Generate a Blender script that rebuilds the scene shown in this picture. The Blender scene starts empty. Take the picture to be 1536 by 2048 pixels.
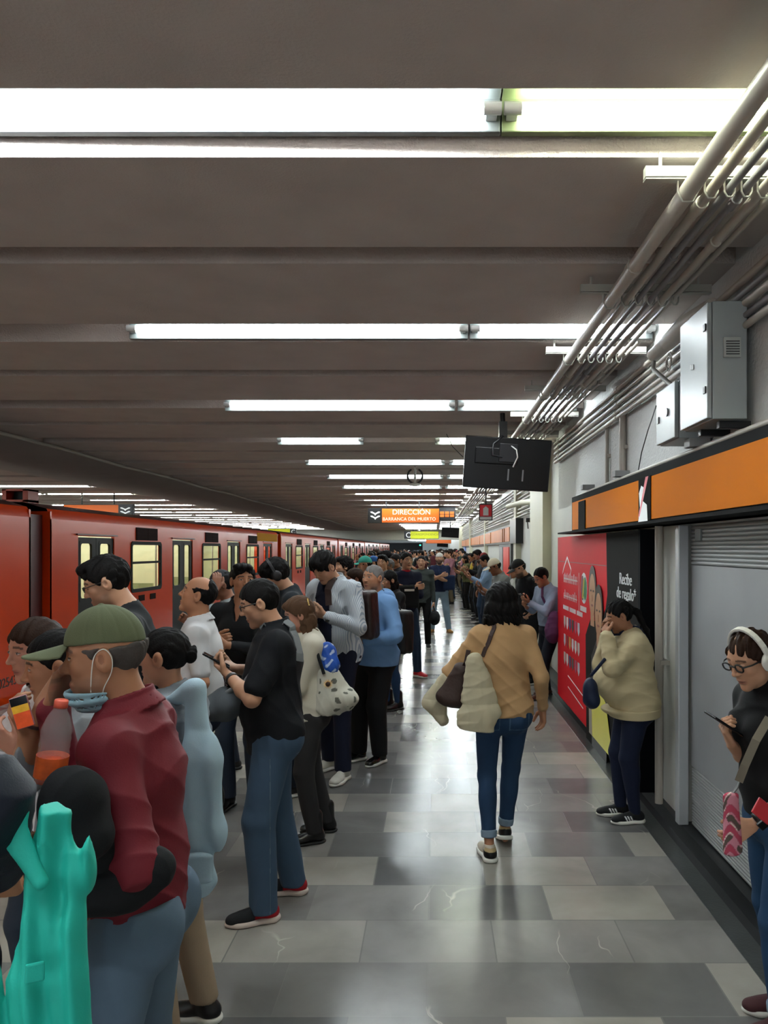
import bpy, math, random
import numpy as np
from mathutils import Vector, Matrix
PI = math.pi
random.seed(7)
C = bpy.context.scene.collection
scn = bpy.context.scene
F, VX, VY, HC = 1538.0, 870.0, 1098.0, 1.80      # focal length (px), vanishing point, eye height

# ---------------------------------------------------------------- camera, world, exposure
cam_d = bpy.data.cameras.new('camera'); cam = bpy.data.objects.new('camera', cam_d); C.objects.link(cam)
cam.location = (0, 0, HC); cam.rotation_euler = (PI/2, 0, 0)
cam_d.sensor_fit = 'VERTICAL'; cam_d.sensor_height = 36.0
cam_d.lens = F/2048*36.0
cam_d.shift_x = -(VX-768)/2048; cam_d.shift_y = (VY-1024)/2048
cam_d.clip_start = 0.05; cam_d.clip_end = 300
scn.camera = cam
w = bpy.data.worlds.new('world'); scn.world = w; w.use_nodes = True
w.node_tree.nodes['Background'].inputs[0].default_value = (0.80, 0.86, 0.88, 1)
w.node_tree.nodes['Background'].inputs[1].default_value = 0.6
scn.view_settings.view_transform = 'Standard'; scn.view_settings.look = 'None'
scn.view_settings.gamma = 1.0; scn.view_settings.use_curve_mapping = False
scn.view_settings.exposure = 2.1
TUBE = 26.0            # fluorescent tube strength
scn.cycles.max_bounces = 7; scn.cycles.diffuse_bounces = 4; scn.cycles.glossy_bounces = 3
scn.cycles.transmission_bounces = 4; scn.cycles.transparent_max_bounces = 8
scn.cycles.use_denoising = True
scn.cycles.sample_clamp_indirect = 4.0

def at(px, py, Y):                     # a pixel of the photo at distance Y -> point in the station
    return Vector(((px-VX)*Y/F, Y, HC-(py-VY)*Y/F))
def depth(fy):                         # distance of a foot standing at pixel row fy
    return F*HC/(fy-VY)
def hexc(h):
    h = h.lstrip('#'); v = [int(h[i:i+2], 16)/255 for i in (0, 2, 4)]
    return tuple(((c+0.055)/1.055)**2.4 if c > 0.04045 else c/12.92 for c in v)

# ---------------------------------------------------------------- materials
_m = {}; PAINTED = set()
def mat(name, col, rough=0.6, metal=0.0, noise=0.0, nscale=8.0, bump=0.0, bscale=60.0, emit=0.0, coat=0.0, alpha=1.0,
        spec=0.5, sheen=0.0, bdist=0.01):
    if name in _m: return _m[name]
    if isinstance(col, str): col = hexc(col)
    m = bpy.data.materials.new(name); m.use_nodes = True; _m[name] = m
    nt = m.node_tree; b = nt.nodes['Principled BSDF']
    b.inputs['Roughness'].default_value = rough; b.inputs['Metallic'].default_value = metal
    b.inputs['Specular IOR Level'].default_value = spec
    b.inputs['Coat Weight'].default_value = coat; b.inputs['Coat Roughness'].default_value = 0.08
    b.inputs['Sheen Weight'].default_value = sheen
    tc = nt.nodes.new('ShaderNodeTexCoord')
    base = (*col, 1)
    n = nt.nodes.new('ShaderNodeTexNoise'); n.inputs['Scale'].default_value = nscale; n.inputs['Detail'].default_value = 5
    nt.links.new(tc.outputs['Object'], n.inputs['Vector'])
    mx = nt.nodes.new('ShaderNodeMix'); mx.data_type = 'RGBA'
    k = noise if noise else 0.04
    mx.inputs[6].default_value = (*[c*(1-k) for c in col], 1); mx.inputs[7].default_value = (*[min(1, c*(1+k)) for c in col], 1)
    nt.links.new(n.outputs['Fac'], mx.inputs[0]); nt.links.new(mx.outputs[2], b.inputs['Base Color'])
    if bump:
        n2 = nt.nodes.new('ShaderNodeTexNoise'); n2.inputs['Scale'].default_value = bscale; n2.inputs['Detail'].default_value = 4
        nt.links.new(tc.outputs['Object'], n2.inputs['Vector'])
        bp = nt.nodes.new('ShaderNodeBump'); bp.inputs['Strength'].default_value = bump; bp.inputs['Distance'].default_value = bdist
        nt.links.new(n2.outputs['Fac'], bp.inputs['Height']); nt.links.new(bp.outputs['Normal'], b.inputs['Normal'])
    if emit:
        b.inputs['Emission Color'].default_value = base; b.inputs['Emission Strength'].default_value = emit
    if alpha < 1:
        b.inputs['Alpha'].default_value = alpha
    return m

def tag(o, label=None, cat=None, group=None, kind=None):
    if label: o['label'] = label
    if cat: o['category'] = cat
    if group: o['group'] = group
    if kind: o['kind'] = kind
    return o
def empty(name, loc=(0, 0, 0), rz=0):
    o = bpy.data.objects.new(name, None); C.objects.link(o); o.location = loc; o.rotation_euler = (0, 0, rz)
    o.empty_display_size = 0.1
    return o

class MB:
    """collects shapes into one mesh"""
    def __init__(s): s.v = []; s.f = []; s.mi = []; s.sm = []; s.cur = 0
    def add(s, vs, fs, smooth=False):
        n = len(s.v); s.v += [tuple(v) for v in vs]; s.f += [tuple(i+n for i in f) for f in fs]
        s.mi += [s.cur]*len(fs); s.sm += [smooth]*len(fs); return s
    def box(s, x0, x1, y0, y1, z0, z1):
        vs = [(x, y, z) for z in (z0, z1) for y in (y0, y1) for x in (x0, x1)]
        return s.add(vs, [(0, 2, 3, 1), (4, 5, 7, 6), (0, 1, 5, 4), (2, 6, 7, 3), (0, 4, 6, 2), (1, 3, 7, 5)])
    def cbox(s, c, d): return s.box(c[0]-d[0]/2, c[0]+d[0]/2, c[1]-d[1]/2, c[1]+d[1]/2, c[2]-d[2]/2, c[2]+d[2]/2)
    def tube(s, pts, r, n=10, cap=True):
        pts = [Vector(p) for p in pts]; rs = r if isinstance(r, (list, tuple)) else [r]*len(pts)
        vs = []; fs = []; up = None
        for i, p in enumerate(pts):
            t = (pts[min(i+1, len(pts)-1)]-pts[max(i-1, 0)])
            t = t.normalized() if t.length > 1e-9 else Vector((0, 0, 1))
            if up is None:
                up = Vector((0, 0, 1)) if abs(t.z) < 0.9 else Vector((1, 0, 0))
            a = (up - t*up.dot(t)).normalized(); b = t.cross(a); up = a
            for k in range(n):
                an = 2*PI*k/n; vs.append(p + a*(math.cos(an)*rs[i]) + b*(math.sin(an)*rs[i]))
        for i in range(len(pts)-1):
            for k in range(n):
                fs.append((i*n+k, i*n+(k+1) % n, (i+1)*n+(k+1) % n, (i+1)*n+k))
        s.add(vs, fs, True)
        if cap:
            m = len(pts)-1
            s.add(vs[:n], [tuple(range(n))[::-1]]); s.add(vs[m*n:], [tuple(range(n))])
        return s
    def strip(s, pts, nrm, w, t):      # flat band (strap) along pts; nrm = list of face normals
        pts = [Vector(p) for p in pts]; vs = []; fs = []
        for i, p in enumerate(pts):
            tg = (pts[min(i+1, len(pts)-1)]-pts[max(i-1, 0)]).normalized()
            nn = Vector(nrm[i] if isinstance(nrm, list) else nrm); nn = (nn-tg*nn.dot(tg)).normalized(); sd = tg.cross(nn)
            for a, b in ((-1, 0), (1, 0), (1, 1), (-1, 1)): vs.append(p+sd*(a*w/2)+nn*(b*t))
        for i in range(len(pts)-1):
            for k in range(4): fs.append((i*4+k, i*4+(k+1) % 4, i*4+4+(k+1) % 4, i*4+4+k))
        fs += [(3, 2, 1, 0), tuple(len(vs)-4+k for k in range(4))]
        return s.add(vs, fs, False)
    def lathe(s, prof, c=(0, 0, 0), n=24, M=None):
        vs = []; fs = []
        for r, z in prof:
            for k in range(n):
                v = Vector((r*math.cos(2*PI*k/n), r*math.sin(2*PI*k/n), z))
                if M: v = M @ v
                vs.append(v+Vector(c))
        for i in range(len(prof)-1):
            for k in range(n): fs.append((i*n+k, i*n+(k+1) % n, (i+1)*n+(k+1) % n, (i+1)*n+k))
        return s.add(vs, fs, True)
    def build(s, name, mats, parent=None, bevel=0.0, label=None, kind=None, seg=2, loc=None):
        me = bpy.data.meshes.new(name); me.from_pydata(s.v, [], s.f)
        me.polygons.foreach_set('use_smooth', s.sm); 
        if not isinstance(mats, (list, tuple)): mats = [mats]
        for m in mats: me.materials.append(m)
        me.polygons.foreach_set('material_index', s.mi); me.update()
        if any(m.name in PAINTED for m in mats): me.color_attributes.new('paint', 'FLOAT_COLOR', 'POINT').data.foreach_set('color', [0.0]*(4*len(s.v)))
        o = bpy.data.objects.new(name, me); C.objects.link(o)
        if loc: o.location = loc
        if parent: setpar(o, parent)
        if bevel:
            b = o.modifiers.new('bevel', 'BEVEL'); b.width = bevel; b.segments = seg; b.limit_method = 'ANGLE'
        if label: o['label'] = label
        if kind: o['kind'] = kind
        return o
def wm(o):
    m = Matrix.Translation(o.location) @ o.rotation_euler.to_matrix().to_4x4()
    return wm(o.parent) @ o.matrix_parent_inverse @ m if o.parent else m
def setpar(o, p):                      # parent, keeping the world-space mesh where it is
    o.parent = p; o.matrix_parent_inverse = wm(p).inverted()
def text(name, body, m, size, loc, rot, parent, ext=0.002, align='LEFT', sx=1.0):
    cu = bpy.data.curves.new(name, 'FONT'); cu.body = body; cu.size = size; cu.extrude = ext; cu.align_x = align
    cu.materials.append(m); o = bpy.data.objects.new(name, cu); C.objects.link(o)
    o.location = loc; o.rotation_euler = rot; o.scale = (sx, 1, 1)
    if parent: setpar(o, parent)
    return o
# ================================================================ THE STATION
ZS, ZG = 3.30, 3.56            # beam soffit, groove top
XL, XR = -5.50, 1.58           # ceiling edge over the track, shop wall
M_conc = mat('ceiling_concrete', '#b8afaa', 0.9, noise=0.16, nscale=3.0, bump=0.35, bscale=90, bdist=0.01)
def ceiling_mat():
    m = M_conc; nt = m.node_tree; b = nt.nodes['Principled BSDF']
    geo = nt.nodes.new('ShaderNodeNewGeometry'); sp = nt.nodes.new('ShaderNodeSeparateXYZ')
    nt.links.new(geo.outputs['Normal'], sp.inputs[0])
    ab = nt.nodes.new('ShaderNodeMath'); ab.operation = 'ABSOLUTE'; nt.links.new(sp.outputs['Y'], ab.inputs[0])
    bp = [n for n in nt.nodes if n.type == 'BUMP'][0]
    m2 = nt.nodes.new('ShaderNodeMath'); m2.operation = 'MULTIPLY_ADD'; m2.inputs[1].default_value = 0.8; m2.inputs[2].default_value = 0.25
    nt.links.new(ab.outputs[0], m2.inputs[0]); nt.links.new(m2.outputs[0], bp.inputs['Strength'])   # rough sides, smoother soffit
ceiling_mat()
LIGHT_Y = [2.73+2.62*k for k in range(-3, 22)]
DARK_Y = [3.93+2.62*k for k in range(-4, 22)]
def build_ceiling():
    g = sorted([(y-0.225, y+0.215, ZG) for y in LIGHT_Y] + [(y-0.11, y+0.11, ZS+0.13) for y in DARK_Y])
    prof = [(-9.0, ZS)]
    for a, b, z in g: prof += [(a, ZS), (a, z), (b, z), (b, ZS)]
    prof.append((60.0, ZS))
    for nm, x0, x1 in (('ceiling', XL, 2.3), ('ceiling', -14.6, -8.2)):
        mb = MB(); n = len(prof)
        vs = [(x0, y, z) for y, z in prof]+[(x1, y, z) for y, z in prof]
        mb.add(vs, [(i, i+1, n+i+1, n+i) for i in range(n-1)])
        for xx in (x0, x1):
            for a, b, z in g: mb.add([(xx, a, ZS), (xx, b, ZS), (xx, b, z), (xx, a, z)], [(0, 1, 2, 3)])
        mb.box(x0, x1, -9, 60, 3.62, 3.8)
        mb.build(nm, M_conc, kind='structure')
    # smooth shallow vault over the tracks
    mb = MB(); pr = [(-5.5, 3.30), (-5.9, 3.26), (-6.5, 3.22), (-7.2, 3.22), (-7.8, 3.26), (-8.2, 3.30)]
    vs = [(x, y, z) for y in (-9, 60) for x, z in pr]; n = len(pr)
    mb.add(vs, [(i, i+1, n+i+1, n+i) for i in range(n-1)], True)
    mb.build('ceiling', mat('vault_concrete', '#a5a09c', 0.9, noise=0.1, nscale=2, bump=0.2), kind='structure')
build_ceiling()

# ---- floor of stone slabs
def floor_mat():
    m = bpy.data.materials.new('stone_floor'); m.use_nodes = True; nt = m.node_tree; N = nt.nodes.new; L = nt.links.new
    b = nt.nodes['Principled BSDF']; tc = N('ShaderNodeTexCoord')
    mp = N('ShaderNodeMapping'); mp.inputs['Location'].default_value = (0.03+0.30, 0.12, 0); L(tc.outputs['Object'], mp.inputs[0])
    br = N('ShaderNodeTexBrick'); L(mp.outputs[0], br.inputs['Vector'])
    br.offset = 0.5; br.offset_frequency = 2; br.squash = 1.0
    br.inputs['Color1'].default_value = (0.0, 0.0, 0.0, 1); br.inputs['Color2'].default_value = (1, 1, 1, 1)
    br.inputs['Mortar'].default_value = (0.35, 0.35, 0.35, 1); br.inputs['Scale'].default_value = 1.0
    br.inputs['Mortar Size'].default_value = 0.0035; br.inputs['Brick Width'].default_value = 0.60; br.inputs['Row Height'].default_value = 0.385
    br.inputs['Bias'].default_value = 0.0
    cr = N('ShaderNodeValToRGB'); L(br.outputs['Color'], cr.inputs[0])
    for i, (p, c) in enumerate([(0.0, '#5c5c5c'), (0.30, '#73716f'), (0.6, '#8a8783'), (0.85, '#a09b92'), (1.0, '#7d7a74')]):
        if i < 2: e = cr.color_ramp.elements[i]; e.position = p
        else: e = cr.color_ramp.elements.new(p)
        e.color = (*hexc(c), 1)
    # veins and clouding
    n1 = N('ShaderNodeTexNoise'); n1.inputs['Scale'].default_value = 2.3; n1.inputs['Detail'].default_value = 8; n1.inputs['Distortion'].default_value = 0.4
    L(tc.outputs['Object'], n1.inputs['Vector'])
    r1 = N('ShaderNodeMapRange'); r1.inputs[1].default_value = 0.15; r1.inputs[2].default_value = 0.85; r1.inputs[3].default_value = 0.6; r1.inputs[4].default_value = 1.3
    L(n1.outputs['Fac'], r1.inputs[0])
    mu = N('ShaderNodeMix'); mu.data_type = 'RGBA'; mu.blend_type = 'MULTIPLY'; mu.inputs[0].default_value = 1
    L(cr.outputs[0], mu.inputs[6]); L(r1.outputs[0], mu.inputs[7])
    nd = N('ShaderNodeTexNoise'); nd.inputs['Scale'].default_value = 2.5; nd.inputs['Detail'].default_value = 3; L(tc.outputs['Object'], nd.inputs['Vector'])
    va = N('ShaderNodeMix'); va.data_type = 'RGBA'; va.blend_type = 'ADD'; va.inputs[0].default_value = 0.35; L(tc.outputs['Object'], va.inputs[6]); L(nd.outputs['Color'], va.inputs[7])
    mp2 = N('ShaderNodeMapping'); mp2.inputs['Rotation'].default_value = (0, 0, 0.6); mp2.inputs['Scale'].default_value = (1.6, 0.45, 1); L(va.outputs[2], mp2.inputs[0])
    vr = N('ShaderNodeTexVoronoi'); vr.feature = 'DISTANCE_TO_EDGE'; vr.inputs['Scale'].default_value = 1.3; L(mp2.outputs[0], vr.inputs['Vector'])
    r2 = N('ShaderNodeMapRange'); r2.inputs[1].default_value = 0.0; r2.inputs[2].default_value = 0.008; r2.inputs[3].default_value = 1.0; r2.inputs[4].default_value = 0.0
    L(vr.outputs['Distance'], r2.inputs[0])
    nm = N('ShaderNodeTexNoise'); nm.inputs['Scale'].default_value = 1.6; L(tc.outputs['Object'], nm.inputs['Vector'])
    gt = N('ShaderNodeMapRange'); gt.inputs[1].default_value = 0.54; gt.inputs[2].default_value = 0.62; L(nm.outputs['Fac'], gt.inputs[0])
    vm = N('ShaderNodeMath'); vm.operation = 'MULTIPLY'; L(r2.outputs[0], vm.inputs[0]); L(gt.outputs[0], vm.inputs[1])
    vm2 = N('ShaderNodeMath'); vm2.operation = 'MULTIPLY'; vm2.inputs[1].default_value = 0.45; L(vm.outputs[0], vm2.inputs[0])
    mv = N('ShaderNodeMix'); mv.data_type = 'RGBA'; mv.inputs[7].default_value = (*hexc('#cfcbbd'), 1)
    L(vm2.outputs[0], mv.inputs[0]); L(mu.outputs[2], mv.inputs[6])
    # reddish slabs here and there
    vo = N('ShaderNodeTexNoise'); vo.inputs['Scale'].default_value = 0.35; L(tc.outputs['Object'], vo.inputs['Vector'])
    L(mv.outputs[2], b.inputs['Base Color'])
    rr = N('ShaderNodeMapRange'); rr.inputs[3].default_value = 0.19; rr.inputs[4].default_value = 0.26
    n3 = N('ShaderNodeTexNoise'); n3.inputs['Scale'].default_value = 1.3; n3.inputs['Detail'].default_value = 6; L(tc.outputs['Object'], n3.inputs['Vector'])
    L(br.outputs['Color'], rr.inputs[0]); L(rr.outputs[0], b.inputs['Roughness'])
    b.inputs['Specular IOR Level'].default_value = 0.28
    bp = N('ShaderNodeBump'); bp.inputs['Strength'].default_value = 0.12; bp.inputs['Distance'].default_value = 0.006
    n4 = N('ShaderNodeTexNoise'); n4.inputs['Scale'].default_value = 3.0; n4.inputs['Detail'].default_value = 3; L(tc.outputs['Object'], n4.inputs['Vector'])
    L(n4.outputs['Fac'], bp.inputs['Height'])
    b2 = N('ShaderNodeBump'); b2.inputs['Strength'].default_value = 0.4; b2.inputs['Distance'].default_value = 0.002; b2.invert = True
    L(br.outputs['Fac'], b2.inputs['Height']); L(bp.outputs['Normal'], b2.inputs['Normal']); L(b2.outputs['Normal'], b.inputs['Normal'])
    return m
M_floor = floor_mat()
XP = -4.98                     # platform edge
MB().box(XP, 1.36, -9, 112, -0.25, 0).build('floor', M_floor, kind='structure')
MB().box(-16, XP, -9, 112, -1.4, -1.2).build('floor', mat('track_bed', '#2c2a28', 0.95, noise=0.3, bump=0.5), kind='structure')
MB().box(-14.6, -8.6, -9, 112, -1.2, 0).build('floor', mat('far_platform', '#6c6a64', 0.4, noise=0.1), kind='structure')
MB().box(XP, XP+0.001, -9, 112, -1.2, -0.25).build('wall_platform_edge', mat('edge_concrete', '#55524e', 0.9), kind='structure')
# dark stone border and gutter along the shop wall
M_bord = mat('dark_stone_border', '#3a3d3d', 0.3, noise=0.5, nscale=6, bump=0.1)
mb = MB(); mb.box(1.36, 1.47, -9, 112, -0.25, 0.004); mb.build('trim_1', M_bord, kind='structure')
mb = MB(); mb.box(1.47, 1.54, -9, 112, -0.25, -0.02); mb.build('trim_2', mat('gutter', '#15171a', 0.5, noise=0.3), kind='structure')
mb = MB(); mb.box(1.54, 2.0, -9, 112, -0.25, 0.075); mb.build('baseboard_right', mat('black_plinth', '#1b1d1f', 0.35, noise=0.3), kind='structure')
# ---- right wall
M_stuc = mat('stucco_wall', '#c5c6c5', 0.85, noise=0.05, nscale=20, bump=0.7, bscale=45, bdist=0.012)
M_wall = mat('painted_wall', '#c9cac4', 0.6, noise=0.05, nscale=3, bump=0.08)
M_cream = mat('cream_paint', '#d3d0b8', 0.55, noise=0.05, nscale=3, bump=0.1)
MB().box(XR, 2.3, -9, 9.84, 2.30, 3.6).build('wall_right', M_stuc, kind='structure')
mb = MB(); mb.box(XR, 2.3, 4.87, 9.84, 0.075, 2.30); mb.box(XR, 2.3, -9, 2.3, 0.075, 2.30); mb.box(1.75, 2.3, 2.3, 4.87, 0.075, 2.3)
mb.build('wall_right', M_wall, kind='structure')
MB().box(1.86, 2.3, 9.84, 112, 0.075, 3.6).build('wall_right', M_wall, kind='structure')
for i, (y0, y1, x0, m) in enumerate([(10.3, 11.25, 1.70, M_wall), (11.3, 12.8, 1.58, M_cream), (16.6, 17.0, 1.74, M_cream), (27, 27.4, 1.74, M_cream), (38, 38.5, 1.7, M_cream), (50.5, 51.4, 1.6, M_cream)]):
    MB().box(x0, 1.90, y0, y1, 0.075, 3.6).build('wall_pilaster', m, bevel=0.008, kind='structure')
# far end of the station
M_bulk = mat('bulkhead_paint', '#b9bab2', 0.6, noise=0.05)
MB().box(-14.6, 2.3, 60, 60.5, 2.52, 3.9).build('wall_bulkhead', M_bulk, kind='structure')
MB().box(-14.6, 2.3, 60.5, 113, 3.05, 3.4).build('ceiling', mat('far_ceiling', '#a9a79f', 0.8), kind='structure')
mb = MB(); mb.box(-1.8, 4, 112, 112.4, 0, 3.2); mb.box(-16, -11.2, 112, 112.4, -1.2, 3.2); mb.box(-11.2, -1.8, 112, 112.4, 2.75, 3.2)
mb.build('wall_end', mat('end_wall_paint', '#c9ced2', 0.6), kind='structure')
MB().box(-12, -1.0, 124, 124.3, -1.4, 3.2).build('wall_tunnel', mat('tunnel_black', '#0b0d12', 0.9), kind='structure')
mb = MB(); mb.box(-11.4, -11.2, 112.4, 124, -1.4, 3.0); mb.box(-1.8, -1.6, 112.4, 124, -1.4, 3.0); mb.box(-11.4, -1.6, 112.4, 124, 2.75, 3.0)
mb.build('wall_tunnel', _m['tunnel_black'], kind='structure')
MB().box(-15, -14.6, -9, 112, -1.2, 3.8).build('wall_left', mat('far_wall_tiles', '#9a9a92', 0.5, noise=0.1), kind='structure')
o = MB(); o.lathe([(0, 0), (0.09, 0.0), (0.09, -0.04), (0, -0.04)], (-2.15, 111.9, 2.35), 16, Matrix.Rotation(PI/2, 3, 'X'))
sg = empty('signal_lamp', (-2.15, 111.9, 2.2)); tag(sg, 'round green signal lamp glowing in the dark tunnel mouth', 'signal light')
o.build('lamp_lens', mat('signal_green', '#10ffb0', 0.4, emit=6), sg); MB().box(-2.3, -2.0, 111.93, 112.1, 2.15, 2.55).build('housing', mat('black_metal', '#111214', 0.5), sg)

# ---- fluorescent fixtures
M_fix = mat('fixture_enamel', '#5c6160', 0.5, noise=0.02); M_fixg = mat('fixture_enamel_green', '#596341', 0.5, noise=0.15)
M_tube = bpy.data.materials.new('fluorescent_tube'); M_tube.use_nodes = True
_b = M_tube.node_tree.nodes['Principled BSDF']; _b.inputs['Base Color'].default_value = (0.9, 0.9, 0.9, 1)
_b.inputs['Emission Color'].default_value = (0.88, 0.97, 1.0, 1); _b.inputs['Emission Strength'].default_value = TUBE
M_tubey = M_tube.copy(); M_tubey.name = 'fluorescent_tube_warm'; M_tubey.node_tree.nodes['Principled BSDF'].inputs['Emission Color'].default_value = (0.93, 1.0, 0.80, 1)
def fixture(x0, x1, yc, m=M_tube, label='', group=None, tilt=0.0):
    t = empty('ceiling_light', (x0, yc, ZG)); tag(t, label, 'ceiling light', group)
    y1 = yc+0.19; dz = 0 if yc < 4 else (-0.06 if yc < 6 else -0.105)      # farther fixtures hang lower in their groove
    mb = MB(); mb.box(x0, x1, y1-0.035, y1, 3.365+dz if yc < 20 and x0 > -8 else 3.47+dz, 3.50+dz); mb.box(x0, x1, y1-0.13, y1-0.035, 3.485+dz, 3.50+dz)
    mb.box(x0+0.02, x1-0.02, y1-0.17, y1-0.10, 3.50+dz, ZG); mb.build('housing', M_fixg if m is not M_tube and yc < 4 else M_fix, t, bevel=0.004 if yc < 9 else 0)
    za = 3.425+dz; n = 12 if yc < 9 else 6
    MB().tube([(x0+0.07, y1-0.085, za-tilt), (x1-0.07, y1-0.085, za)], 0.019, n).build('tube', m, t)
    for xx, z in ((x0+0.035, za-tilt), (x1-0.035, za)):
        MB().tube([(xx-0.03, y1-0.085, z), (xx+0.035, y1-0.085, z)], 0.023, n).box(xx-0.02, xx+0.02, y1-0.085, y1-0.03, z-0.02, z+0.02).build('lamp_holder', mat('holder_plastic', '#b9bcbc', 0.4), t)
    return t
gl = 'fluorescent fixtures in the ceiling grooves over the platform'
for k, y in enumerate(LIGHT_Y):
    kk = k-3
    if kk < 0:
        fixture(-2.2, 0.22, y, label='fluorescent fixture over the head of the viewer', group='fixtures behind the viewpoint'); fixture(-4.7, -2.28, y, label='fluorescent fixture over the head of the viewer', group='fixtures behind the viewpoint'); continue
    if kk == 0:
        fixture(-2.18, 0.245, y, label='very large near fluorescent fixture with a slanting tube, nearest on the ceiling', tilt=0.045)
        fixture(0.25, 2.2, y, M_tubey, label='near fluorescent fixture with yellow green tint crossing behind the ceiling pipes')
    elif kk == 1:
        fixture(-2.19, 0.235, y, label='fluorescent fixture in the second lit groove, over the electrical boxes and clear of the pipes')
        fixture(0.25, 1.56, y, label='fluorescent fixture in the second lit groove, its end behind the bundle of pipes')
    elif kk == 2:
        fixture(-2.22, 0.21, y, label='long fluorescent fixture in the third lit groove from the viewer')
        fixture(0.24, 1.5, y, label='fluorescent fixture in the third lit groove, passing behind the ceiling pipes')
    elif kk == 3:
        fixture(-2.2, -1.0, y, label='short fluorescent tube fixture in the fourth lit groove, alone with a dim gap beside it')
        fixture(0.0, 1.4, y, M_tubey, label='fluorescent fixture in the fourth lit groove, behind the hanging monitor')
    else:
        a = -2.25
        for j in range(2):
            m = M_tubey if (kk*3+j*5) % 7 == 0 else M_tube
            fixture(a+j*2.5, a+j*2.5+2.42-(0.9 if j else 0), y, m, 'fluorescent fixture in the %s lit groove from the viewer, %s' % (('fifth', 'sixth', 'seventh', 'eighth', 'ninth', 'tenth')[kk-4], ('over the crowd', 'ending by the pipe bundle')[j]) if kk < 10 else 'far fluorescent fixture over the crowd by the bulkhead, one of many thin lines', gl)
for k, y in enumerate(LIGHT_Y):
    if k < 3: continue
    for x0 in (-13.2, -10.72):
        if (k*5+int(x0)) % 6 == 0 and y < 30: continue
        fixture(x0, x0+2.42, y, M_tubey if (k+int(x0)) % 4 == 0 else M_tube, 'fluorescent fixture over the opposite platform, seen above the train roof', 'fixtures over the opposite platform')
for y in (64, 69, 74, 79, 85, 91, 98, 106):
    t = empty('ceiling_light', (-1, y, 3.05)); tag(t, 'distant fluorescent fixture under the low far ceiling', 'ceiling light', 'fixtures beyond the bulkhead')
    MB().box(-3.5, 1.4, y-0.08, y+0.08, 2.98, 3.05).build('housing', M_fix, t); MB().tube([(-3.4, y, 2.96), (1.3, y, 2.96)], 0.022, 8).build('tube', M_tube, t)

# conduit along the edge of the beams
mb = MB(); pts = [(-5.42, y, 3.245+0.012*math.sin(y*1.3)) for y in np.arange(-8, 60, 1.0)]
mb.tube(pts, 0.028, 8); tag(mb.build('conduit', mat('grey_conduit', '#9a958c', 0.6)), 'long thin grey conduit running along the edge of the ceiling beams above the track', 'pipe')

# ---- pipes along the right
M_pipe = mat('pipe_paint', '#aca69d', 0.45, noise=0.08, nscale=5)
M_pipe2 = mat('pipe_paint_dark', '#79777a', 0.45, noise=0.15, nscale=4)
def pipe(x, z, r, label, y0=-4, y1=58, m=M_pipe, jit=0.0):
    n = max(2, int((y1-y0)/0.65)); pts = [(x+jit*math.sin(i*1.7+x*30), y0+(y1-y0)*i/n, z+jit*0.6*math.sin(i*2.3+x*11)) for i in range(n+1)]
    mb = MB(); mb.tube(pts, r, 12)
    y = y0+1.0+((x*37) % 1.0)
    while y < min(y1, 30): mb.tube([(x, y, z), (x, y+0.07, z)], r+0.006, 12); y += 3.0     # couplings
    o = mb.build('ceiling_pipe', m); tag(o, label, 'pipe'); return o
pipe(0.965, 3.165, 0.034, 'thickest cream pipe at the outer edge of the ceiling pipe bundle')
pipe(1.055, 3.17, 0.021, 'cream pipe just inside the thickest pipe of the ceiling bundle', jit=.002)
pipe(1.125, 3.18, 0.016, 'dark grey conduit in the middle of the ceiling pipe bundle, outer one', m=M_pipe2, jit=.003)
pipe(1.19, 3.18, 0.016, 'dark grey conduit in the middle of the ceiling pipe bundle, inner one', m=M_pipe2, jit=.004)
pipe(1.255, 3.175, 0.020, 'cream pipe between the dark conduits and the wall in the ceiling bundle', jit=.003)
pipe(1.325, 3.19, 0.014, 'thin cream pipe of the ceiling bundle, next one from the wall', jit=.004)
pipe(1.385, 3.20, 0.012, 'thinnest pipe of the ceiling bundle, closest to the wall', y0=5.2, jit=.005)
grp = 'pipes stacked along the top of the wall'
for i, (z, r) in enumerate([(3.13, .020), (3.07, .016), (3.01, .020), (2.95, .016), (2.90, .018)]):
    nth = ('topmost', 'second from the top', 'middle', 'second from the bottom', 'lowest')[i]
    pipe(1.535-r*0.4, z, r, 'cream conduit high on the stucco wall past the cabinets, %s of five' % nth, y0=4.9, y1=9.8, jit=.002)['group'] = grp
    pipe(1.535-r*0.4, z, r, 'conduit on the wall behind the large cabinet, %s of five' % nth, y0=-3, y1=4.9, m=(M_pipe, M_pipe2)[i % 2], jit=.002)['group'] = 'conduits behind the cabinets'
for i, z in enumerate([3.12, 3.04, 2.96, 2.88, 2.80, 2.72, 2.64, 2.56, 2.48]):
    pipe(1.80-0.015*(i % 3), z, 0.022, 'distant conduit above the far orange sign', y0=13.0, y1=50, jit=.004)['group'] = 'conduits above the far sign'
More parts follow.
